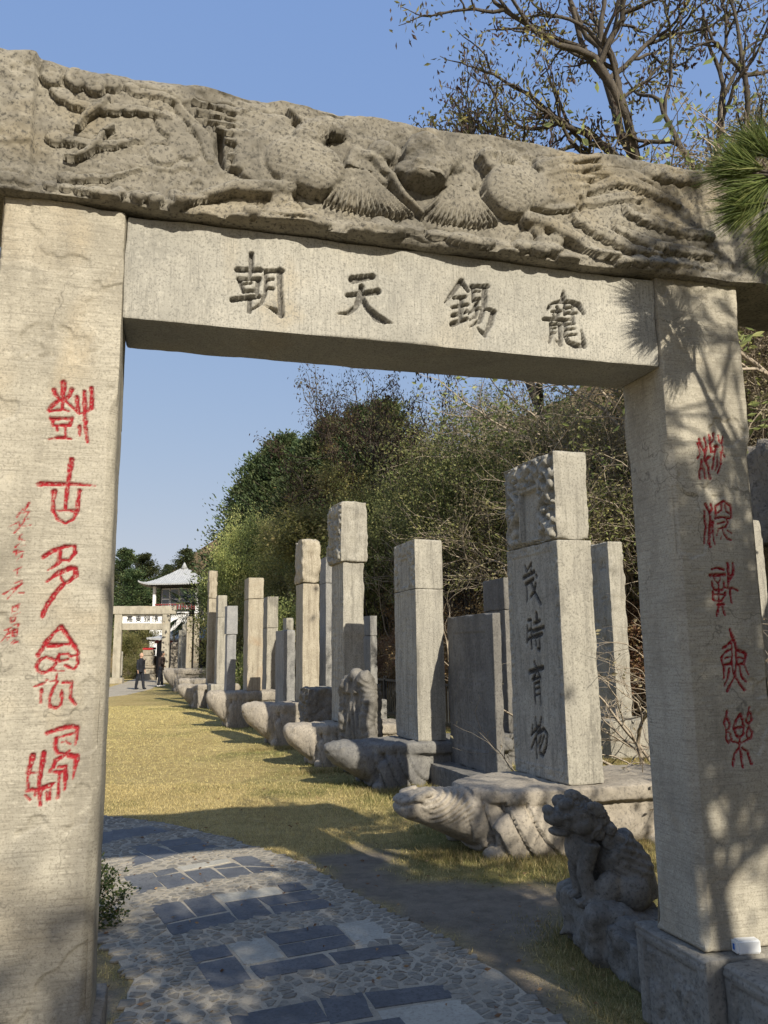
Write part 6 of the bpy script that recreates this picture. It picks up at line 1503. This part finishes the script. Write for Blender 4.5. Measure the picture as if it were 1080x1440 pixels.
PLANTS = [('pinefar', -29.85, 92.0, 8.79, 1.5),
          ('pinefar', -28.82, 96.0, 8.13, 1.7),
          ('pinefar', -26.49, 98.0, 4.43, 1.6),
          ('pinefar', -21.81, 88.0, 5.7, 1.7),
          ('pinefar', -18.4, 86.0, 3.09, 1.6),
          ('pinefar', -30.37, 88.0, 7.51, 1.6),
          ('pinefar', -24.4, 78.0, 7.24, 1.6),
          ('pinefar', -22.72, 80.0, 6.26, 1.5),
          ('yellow2', -18.8, 58.0, 4.04, 1.0),
          ('yellow2', -17.37, 59.0, 4.06, 1.0),
          ('greenbush', -17.1, 56.0, 2.2, 1.0),
          ('cypress', -5.24, 42.0, 10.36, 1.25),
          ('cypress2', -6.75, 44.0, 9.87, 1.25),
          ('cypress', -3.82, 40.0, 8.97, 1.25),
          ('cypress2', -2.38, 38.0, 8.84, 1.25),
          ('cypress', -1.13, 37.0, 8.46, 1.25),
          ('cypress2', -2.98, 39.0, 8.5, 1.25),
          ('cypress2', -7.95, 46.0, 9.28, 1.25),
          ('cypress', -6.12, 44.0, 9.97, 1.25),
          ('cypress2', 0.07, 36.0, 7.72, 1.25),
          ('cypress', -4.11, 38.0, 7.92, 1.25),
          ('yellow', -5.91, 35.0, 8.12, 0.72),
          ('yellow', -3.95, 31.0, 6.41, 0.8),
          ('yellow2', -5.32, 34.0, 5.9, 0.7),
          ('yellow2', -2.86, 29.0, 4.48, 0.95),
          ('yellow2', -4.29, 31.0, 5.24, 0.95),
          ('yellow2', -2.06, 27.0, 4.21, 0.95),
          ('yellow2', -6.81, 42.0, 3.86, 0.7),
          ('greenbush', -5.41, 33.0, 3.2, 0.6),
          ('greenbush', -6.9, 40.0, 2.46, 0.6),
          ('greenbush', -3.86, 29.0, 3.25, 0.6),
          ('greenbush', -2.89, 27.0, 3.49, 0.6),
          ('greenbush', -1.94, 25.5, 3.62, 0.6),
          ('greenbush', -0.76, 24.0, 3.44, 0.6),
          ('yellow2', -0.56, 25.0, 3.53, 0.95),
          ('yellow2', -1.33, 27.0, 4.23, 0.95),
          ('greenbush', -6.74, 40.0, 2.78, 0.6),
          ('locust2', -0.94, 27.0, 9.12, 1.0),
          ('locust2', 0.2, 28.0, 8.5, 1.0),
          ('brown', 2.3, 31.5, 5.97, 1.1),
          ('brown', 6.03, 44.75, 3.58, 1.1),
          ('brown', 4.9, 28.25, 3.55, 1.1),
          ('brown', 5.58, 26.25, 3.57, 1.1),
          ('brown', 5.14, 19.0, 3.58, 1.1),
          ('brown', 5.59, 17.5, 3.56, 1.1),
          ('twiggy', -0.64, 72.25, 5.29, 1.1),
          ('twiggy', 2.9, 62.25, 4.31, 1.1),
          ('twiggy', 3.68, 47.25, 3.76, 1.1),
          ('brown', 3.44, 28.0, 3.5, 1.1),
          ('brown2', 4.85, 29.25, 2.79, 1.1),
          ('twiggy', 5.0, 21.25, 3.29, 1.1),
          ('brown2', 5.77, 22.0, 2.45, 1.1),
          ('brown', 5.34, 17.75, 2.96, 1.1),
          ('brown2', -3.57, 74.75, 4.75, 1.1),
          ('yellow2', -0.31, 26.75, 5.66, 1.1),
          ('brown2', 2.08, 63.0, 2.44, 1.1),
          ('twiggy', 2.7, 29.75, 3.36, 1.1),
          ('twiggy', 3.3, 23.5, 3.42, 1.1),
          ('brown2', 3.49, 20.0, 3.23, 1.1),
          ('twiggy', 3.67, 17.25, 3.7, 1.1),
          ('brown', 4.51, 17.25, 3.1, 1.1),
          ('brown2', 4.92, 16.25, 3.19, 1.1),
          ('brown', -4.68, 74.5, 3.39, 1.1),
          ('twiggy', -0.48, 39.0, 3.71, 1.1),
          ('twiggy', 1.12, 30.25, 2.95, 1.1),
          ('twiggy', 1.98, 21.25, 3.84, 1.1),
          ('bamboo', 2.32, 18.75, 5.15, 0.9),
          ('bamboo', 2.8, 17.5, 4.35, 0.9),
          ('brown', 3.62, 17.0, 3.56, 1.1),
          ('brown', 4.27, 16.25, 2.97, 1.1),
          ('twiggy', 4.79, 16.0, 4.03, 1.1),
          ('yellow2', -1.46, 28.75, 5.51, 1.1),
          ('bamboo', 0.13, 24.0, 4.22, 0.9),
          ('bamboo', 0.57, 23.25, 5.47, 0.9),
          ('twiggy', 1.57, 22.0, 3.52, 1.1),
          ('bamboo', 2.19, 19.0, 4.97, 0.9),
          ('twiggy', 3.26, 17.75, 3.51, 1.1),
          ('twiggy', 3.8, 16.75, 3.52, 1.1),
          ('twiggy', 4.36, 16.25, 3.62, 1.1),
          ('twiggy', 5.0, 16.0, 3.85, 1.1),
          ('brown', -1.23, 27.5, 3.13, 1.1),
          ('yellow2', -0.25, 26.25, 5.41, 1.1),
          ('twiggy', 0.81, 23.5, 3.3, 1.1),
          ('bracken', 2.21, 25.0, 0.97, 1.1),
          ('bamboo', 2.52, 18.25, 4.87, 0.9),
          ('brown', 3.0, 18.25, 3.46, 1.1),
          ('bracken', 3.91, 18.0, 0.88, 1.1),
          ('bracken', 4.32, 16.5, 1.12, 1.1),
          ('twiggy', 4.88, 15.75, 3.41, 1.1),
          ('bracken', -1.1, 32.25, 1.27, 1.2),
          ('bracken', -0.86, 26.25, 1.17, 1.2),
          ('bracken', -1.08, 25.0, 1.3, 1.2),
          ('bracken', -0.61, 29.5, 1.03, 1.2),
          ('bracken', -0.28, 24.75, 1.1, 1.2),
          ('bracken', -0.34, 23.5, 0.88, 1.2),
          ('bracken', 0.29, 27.5, 1.2, 1.2),
          ('bracken', 0.31, 24.0, 1.17, 1.2),
          ('bracken', 0.07, 22.75, 0.9, 1.2),
          ('bracken', 1.03, 26.5, 0.91, 1.2),
          ('bracken', 0.73, 22.75, 0.96, 1.2),
          ('bracken', 0.69, 21.5, 0.83, 1.2),
          ('bracken', 1.38, 23.25, 1.13, 1.2),
          ('bracken', 1.26, 21.0, 1.21, 1.2),
          ('bracken', 1.22, 20.25, 0.88, 1.2),
          ('bracken', 1.73, 22.0, 1.19, 1.2),
          ('bracken', 1.61, 20.25, 0.87, 1.2),
          ('bracken', 1.39, 19.5, 0.86, 1.2),
          ('bracken', 2.06, 21.75, 1.07, 1.2),
          ('bracken', 1.86, 18.5, 1.24, 1.2),
          ('bracken', 1.74, 18.75, 0.82, 1.2),
          ('bracken', 2.55, 21.5, 0.81, 1.2),
          ('bracken', 2.38, 18.25, 0.96, 1.2),
          ('bracken', 2.24, 17.25, 0.9, 1.2),
          ('bracken', 2.71, 18.75, 1.2, 1.2),
          ('bracken', 2.57, 17.5, 1.06, 1.2),
          ('bracken', 3.0, 17.0, 1.26, 1.2),
          ('bracken', 2.94, 16.75, 1.02, 1.2),
          ('bracken', 3.37, 17.5, 0.96, 1.2),
          ('bracken', 3.22, 16.5, 0.91, 1.2),
          ('bracken', 3.59, 16.75, 1.19, 1.2),
          ('bracken', 3.55, 16.0, 0.98, 1.2),
          ('bracken', 3.96, 16.75, 1.03, 1.2),
          ('bracken', 3.82, 15.75, 1.24, 1.2),
          ('bracken', 3.63, 15.75, 0.91, 1.2),
          ('bracken', 4.25, 16.0, 1.0, 1.2),
          ('bracken', 4.09, 15.75, 0.85, 1.2),
          ('bracken', 3.91, 15.25, 1.03, 1.2),
          ('bracken', 4.56, 15.75, 1.06, 1.2),
          ('bracken', 4.34, 15.5, 0.86, 1.2),
          ('bracken', 4.32, 15.0, 1.24, 1.2),
          ('bracken', 4.69, 15.5, 1.25, 1.2),
          ('bracken', 4.52, 15.0, 1.21, 1.2),
          ('bracken', 4.48, 14.5, 1.27, 1.2),
          ('bracken', 5.04, 15.25, 1.06, 1.2),
          ('bracken', 4.94, 15.0, 0.94, 1.2),
          ('bracken', 4.81, 14.5, 1.25, 1.2),
          ('locust2', 4.25, 21.0, 15.25, 0.8),
          ('locust', 7.57, 18.0, 15.7, 0.85),
          ('locust2', 8.04, 17.0, 9.16, 0.8),
          ('browntree', 9.2, 17.0, 8.18, 0.9),
          ('browntree', 7.85, 16.0, 7.14, 0.8),
          ('browntree', 7.7, 17.0, 7.33, 0.8),
          ('brown', 7.35, 13.75, 5.47, 1.2),
          ('twiggy', 6.52, 15.25, 6.91, 1.2),
          ('twiggy', 6.83, 14.5, 5.95, 1.2),
          ('brown', 4.47, 17.25, 4.08, 1.2),
          ('twiggy', 5.04, 16.5, 4.08, 1.2),
          ('twiggy', 4.76, 20.5, 4.08, 1.2),
          ('brown', 4.77, 25.0, 4.08, 1.2),
          ('brown', 6.82, 14.0, 3.4, 1.1),
          ('brown2', 6.74, 14.0, 2.8, 1.0)]
for kd, x, y, k, wd in PLANTS:
    nm, lb, ct = LAB[kd]; q = math.degrees(math.atan2(x, y)); hz = pl(x, y)
    where = [t for lim, t in ((-17.5, 'beyond the far archway'), (-10.5, 'behind the slender pointed stele'), (-6.5, 'behind the round shouldered buff stele'), (-2, 'behind the tall pitted stele'), (4.5, 'behind the squared dragon capital stele'), (9.5, 'behind the wide dark slab'), (15, 'behind the four character stele'), (90, 'above the right pillar')) if q < lim][0]
    lev = 'at the foot of the bank' if hz < 1.6 else 'halfway up the hillside' if hz < 5 else 'high on the hillside'
    plant(kd, nm, x, y, k, lb+' '+lev+' '+where, lb+' on the hill', ct, wide=wd)
plant('bare', 'bare_shrub', 3.55, 9.7, 2.7, 'leafless grey shrub whose branches cross the sunlit stele', None, 'shrub', rz=2.0, wide=1.3, tilt=(0, -.25))
# ------------------------------------------------------------------ fan palm
pm = empty('fan_palm', (-12.0, 50.2, 0), 0, 'fan palm with drooping fronds below the pavilion', 'palm')
rs = np.random.RandomState(6); link('trunk', tubes_mesh('trunk', [(np.array([(0, 0, 0), (.05, 0, 1.5), (0, .05, 3.0), (0, 0, 4.3)]), np.array([.20, .17, .19, .16]))], 8), M['bark'], pm)
for i in range(26):
    a = i*2.4; el = rs.uniform(-.9, 1.1); L = 1.15*rs.uniform(.8, 1.15); d = np.array([math.cos(a)*math.cos(el), math.sin(a)*math.cos(el), math.sin(el)]); hub = np.array([0, 0, 4.3])+d*L*.8
    side = np.array([-math.sin(a), math.cos(a), 0]); V, F, T = [], [], []
    for j in range(17):
        th = (j-8)*.155; q = d*math.cos(th)+side*math.sin(th); q = q/np.linalg.norm(q); tip = hub+q*L*(1-.25*abs(j-8)/8)+np.array([0, 0, -.22*L*(1-el*.4)]); mid = hub+q*L*.6; w = np.cross(q, (0, 0, 1)); w = w/(np.linalg.norm(w)+1e-9)*.045
        k = len(V); V += [hub, mid+w, tip, mid-w]; F.append((k, k+1, k+2, k+3)); T += [rs.rand()*(.6 if el > -.2 else 1)]*4
    k = len(V); V += [(0, 0, 4.28), (.0, .03, 4.30), tuple(hub+(0, 0, .02)), tuple(hub)]; F.append((k, k+1, k+2, k+3)); T += [.9]*4
    link('frond', mesh_np('frond', np.array(V, float), [np.array(F)], False, {'tint': np.array(T)}), M['palm'], pm)

# ------------------------------------------------------------------ pine at the archway: long needles in tufts
def needle_tufts(name, tufts, rs, n=150, parent=None):
    P, D, Ln, T = [], [], [], []
    for c, ax, L in tufts:
        ax = np.array(ax, float); ax /= np.linalg.norm(ax); q = rs.normal(0, 1, (n, 3)); q /= np.linalg.norm(q, axis=1)[:, None]; d = q*.62+ax*1.0; d /= np.linalg.norm(d, axis=1)[:, None]
        s = rs.uniform(-.10, .02, n)*L*4; P.append(np.array(c)+ax*s[:, None]+rs.normal(0, .004, (n, 3))); D.append(d); Ln.append(L*rs.uniform(.65, 1.1, n)); T.append(np.clip(rs.normal(.45, .22, n), 0, 1))
    P, D, Ln, T = map(np.concatenate, (P, D, Ln, T)); a = np.cross(D, rs.normal(0, 1, P.shape)); a /= np.linalg.norm(a, axis=1)[:, None]; w = .0011
    tip = P+D*Ln[:, None]; tip[:, 2] -= .05*Ln; mid = P+D*(Ln*.55)[:, None]
    V = np.stack([P-a*w, P+a*w, mid+a*w, tip, mid-a*w], 1); F = np.arange(5*len(P)).reshape(-1, 5)
    return link(name, mesh_np(name, V.reshape(-1, 3), [F], False, {'tint': np.repeat(T, 5)}), M['needle'], parent)
pine = empty('pine_tree', (3.35, 1.15, 0), 0, 'long needled pine reaching over the end of the carved lintel', 'tree')
rs = np.random.RandomState(17); lines = []; tufts = []; near = []
tr = np.array([(0, 0, -.1), (.05, -.02, 1.2), (-.02, .03, 2.4), (.04, 0, 3.5), (.0, -.05, 4.6), (.05, 0, 5.6)]); lines.append((tr, np.array([.15, .13, .11, .085, .055, .02])))
def bough(p0, p1, sag=.05, r=.03, nt=14, tl=.17, side=.34):
    p0, p1 = np.array(p0, float), np.array(p1, float); t = np.linspace(0, 1, 7); pts = p0+(p1-p0)*t[:, None]; pts[:, 2] -= sag*np.sin(t*math.pi); lines.append((pts, np.linspace(r, r*.25, 7)))
    d = (p1-p0)/np.linalg.norm(p1-p0); tufts.append((p1, d+(0, 0, .25), tl))
    for i in range(nt):
        u = rs.uniform(.35, 1); b = p0+(p1-p0)*u; b[2] -= sag*math.sin(u*math.pi); o_ = rs.normal(0, 1, 3); o_ -= o_@d*d; o_ /= np.linalg.norm(o_); e = b+(d*.5+o_*.8+np.array([0, 0, .15]))*side*rs.uniform(.5, 1.1)
        lines.append((np.array([b, (b+e)/2, e]), np.array([.009, .007, .005]))); tufts.append((e, (e-b)+np.array([0, 0, .05]), tl))
pb = np.array([3.35, 1.15, 0])
for tip, ax, L in (((1.462, 3.0, 3.512), (-.75, .1, .28), .20), ((1.468, 3.0, 3.53), (.0, -.1, 1), .14), ((1.525, 2.99, 3.43), (-.7, .15, -.42), .20), ((1.60, 2.96, 3.30), (-.35, .1, -.95), .20), ((1.66, 2.9, 3.52), (.2, -.2, .9), .17), ((1.70, 3.02, 3.40), (-.3, .2, -.6), .18), ((1.56, 2.98, 3.62), (-.5, .1, .6), .17), ((1.62, 3.0, 3.22), (-.6, .1, -.5), .19), ((1.50, 3.0, 3.36), (-.8, .1, -.15), .18)):
    q = np.array(tip)-pb; root = np.array([1.80, 2.82, 3.36])-pb; lines.append((np.array([root, (root+q)/2+(0, 0, -.015), q]), np.array([.010, .008, .005]))); near.append((q, ax, L*1.15)); near.append((q+rs.normal(0, .02, 3), ax, L)); near.append((q*.97+root*.03, ax, L*.9))
lines.append((np.array([(0, 0, 3.2), (-.6, .7, 3.3), (-1.15, 1.3, 3.33), (-1.55, 1.67, 3.36)]), np.array([.04, .03, .02, .010])))
for i in range(26):
    a = rs.uniform(0, 6.283); z = rs.uniform(2.6, 5.3); L = rs.uniform(.7, 1.55)*(1.15-(z-2.6)/5.2)
    e = np.array([math.cos(a)*L, math.sin(a)*L, z+.35*L])
    w = e+pb
    if w[0] < .62*w[1]+.75 and w[1] > .3: continue
    bough((0, 0, z), e, .08, .028, 20, .17, .42)
link('trunk', tubes_mesh('trunk', lines, 5), M['bark'], pine); needle_tufts('needles', tufts, rs, 70, pine); needle_tufts('needles', near, rs, 150, pine)

# ------------------------------------------------------------------ trees standing to the right of and behind the camera; they shade the path
for kd, x, y, k, wd, lb in (('shade', 5.0, -1.5, 1.0, 1.0, 'leafy tree beside the path that shades the paving'), ('shade', 6.6, .2, 1.0, 1.1, 'spreading tree in front of the cliff by the archway'), ('small', 2.75, -1.25, 1.0, 1.0, 'slender young tree between the path and the leafy shade tree'), ('small', 3.8, -.75, 1.05, 1.05, 'slender young tree at the foot of the long needled pine'), ('small', 4.55, -7.6, 1.68, .85, 'tall slender tree standing apart farther down the path')):
    plant(kd, 'shade_tree', x, y, KIND[kd][2]*k, lb, None, 'tree', z=0, wide=wd)

# ------------------------------------------------------------------ small evergreen shrub by the left pillar
sh = empty('evergreen_shrub', (-1.93, 5.15, 0), 0, 'small glossy evergreen shrub peeping out behind the left pillar', 'shrub')
rs = np.random.RandomState(23); L, T = [], []
for i in range(16):
    a = rs.uniform(0, 6.283); l, t = grow(rs, (math.cos(a)*.06, math.sin(a)*.06, 0), (math.cos(a)*.5, math.sin(a)*.5, 1), .19, .006, 2, (2, 3), .6, .7, .05, .2, 4, .3); L += l; T += t
link('trunk', tubes_mesh('trunk', L, 4), M['twig'], sh); P, D = spread_leaves(T, 5, .025, rs); link('crown', leaf_mesh('crown', P, D, .026, rs, .55, .1), M['shrub'], sh)

# ------------------------------------------------------------------ cliff behind the right pillar
c = Clay()
for i in range(26):
    s_, q_, z_ = 10.3+rs.uniform(-.2, .8), rs.uniform(-1, 13), rs.uniform(-.2, 4.2); p_ = s_*PP+q_*RR; c.box((p_[0], p_[1], z_), (rs.uniform(1, 2.4), rs.uniform(1, 2.4), rs.uniform(.7, 1.8)), (rs.uniform(-.2, .2), rs.uniform(-.2, .2), ROWROT+rs.uniform(-.3, .3)))
ck = link('rock_cliff', c.mesh('rock_cliff', .14, 1, lambda P, N: .20*fbm(P*1.3, 5, 4)+.05*fbm(P*7, 3, 9)), M['rock']); tag(ck, 'dark jointed rock cliff behind the right pillar', 'rock')

# ------------------------------------------------------------------ grass
def blades(name, n, box, keep, h, wid, rs, tint, parent=None):
    X = rs.uniform(box[0], box[1], n); Y = rs.uniform(box[2], box[3], n); k = keep(X, Y); X, Y = X[k], Y[k]; n = len(X)
    Z = zground(X, Y)-.003; a = rs.uniform(0, 6.283, n); H = h(X, Y)*rs.uniform(.5, 1.25, n); ln = rs.normal(0, .45, (n, 2))*H[:, None]; w = wid*(1+.06*np.hypot(X, Y))
    B = np.stack([X, Y, Z], -1); s = np.stack([np.cos(a)*w, np.sin(a)*w, 0*a], -1); t = B+np.stack([ln[:, 0], ln[:, 1], H], -1)
    V = np.stack([B-s, B+s, t], 1); return tag(link(name, mesh_np(name, V.reshape(-1, 3), [np.arange(3*n).reshape(n, 3)], False, {'tint': np.repeat(np.clip(tint(X, Y, n), 0, 1), 3)}), M['grass']), 'mown straw coloured turf with greener tufts at the stones', 'grass', kind='stuff')
rs = np.random.RandomState(40)
def inlawn(X, Y): return (X < .42*Y+.35) & (X > -.36*Y-.2) & (dist_poly(X, Y, PATH) > .015) & (a_dirt(X, Y) < .25+.6*rs.rand(len(X))**3)
def lt(X, Y, n): g = a_green(X, Y); return np.where(rs.rand(n) < g*.85, rs.uniform(0, .3, n), rs.uniform(.4, 1, n))
def tall(X, Y):
    s = X*PP[0]+Y*PP[1]; q = X*RR[0]+Y*RR[1]; P = np.stack([X*2.5, Y*2.5, 0*X], -1)
    return np.clip(.026+.05*sstep(2.4, 3.3, s)*sstep(-.1, .5, fbm(P, 3, 8)), 0, .12)
bl1 = blades('lawn_grass', 150000, (-4, 4.5, 3.4, 10.5), inlawn, tall, .0022, rs, lt)
blades('lawn_grass', 150000, (-9, 7, 10.5, 26), inlawn, lambda X, Y: tall(X, Y)*.9, .0022, rs, lt)
def clump(X, Y):
    d = np.full(len(X), 9.)
    for p0, p1 in (((.35, 6.75), (1.0, 6.42)), ((1.0, 6.4), (2.2, 6.95)), ((.95, 5.0), (1.0, 4.2)), ((.98, 4.2), (1.02, 3.6)), ((1.5, 5.2), (1.9, 4.9)), ((2.0, 5.9), (2.6, 6.3)), ((-.3, 9.55), (.5, 9.6)), ((-1.2, 11.2), (-.3, 11.4)), ((-2.2, 14), (-1.4, 14)), ((3.0, 12.0), (4.3, 12.2))):
        dx, dy = p1[0]-p0[0], p1[1]-p0[1]; t = np.clip(((X-p0[0])*dx+(Y-p0[1])*dy)/(dx*dx+dy*dy), 0, 1); d = np.minimum(d, np.hypot(X-p0[0]-t*dx, Y-p0[1]-t*dy))
    return d
def keepc(X, Y): return (rs.rand(len(X)) < np.exp(-(clump(X, Y)/.20)**2)) & (X < .5*Y+.3)
blades('lawn_grass', 420000, (-2.6, 4.6, 3.4, 14.3), keepc, lambda X, Y: (.03+.05*np.exp(-(clump(X, Y)/.12)**2))*np.where((Y < 5.2), .6, 1), .0017, rs, lambda X, Y, n: np.where(rs.rand(n) < .62, rs.uniform(0, .25, n), rs.uniform(.4, 1, n)))
# fallen leaves and pods
n = 520; X = rs.uniform(-2.6, 2.2, n); Y = rs.uniform(3.4, 11, n); Zc = np.where(dist_poly(X, Y, PATH) < 0, .026, zground(X, Y)+.012); P = np.stack([X, Y, Zc], -1); D = np.stack([rs.normal(0, 1, n), rs.normal(0, 1, n), rs.normal(0, .1, n)], -1)
fl = leaf_mesh('fallen_leaves', P, D, .035, rs, .4, 0, rs.rand(n), spread=.05); tag(link('fallen_leaves', fl, M['leaf_rust']), 'dry leaves scattered over path and grass', 'leaves', kind='stuff')
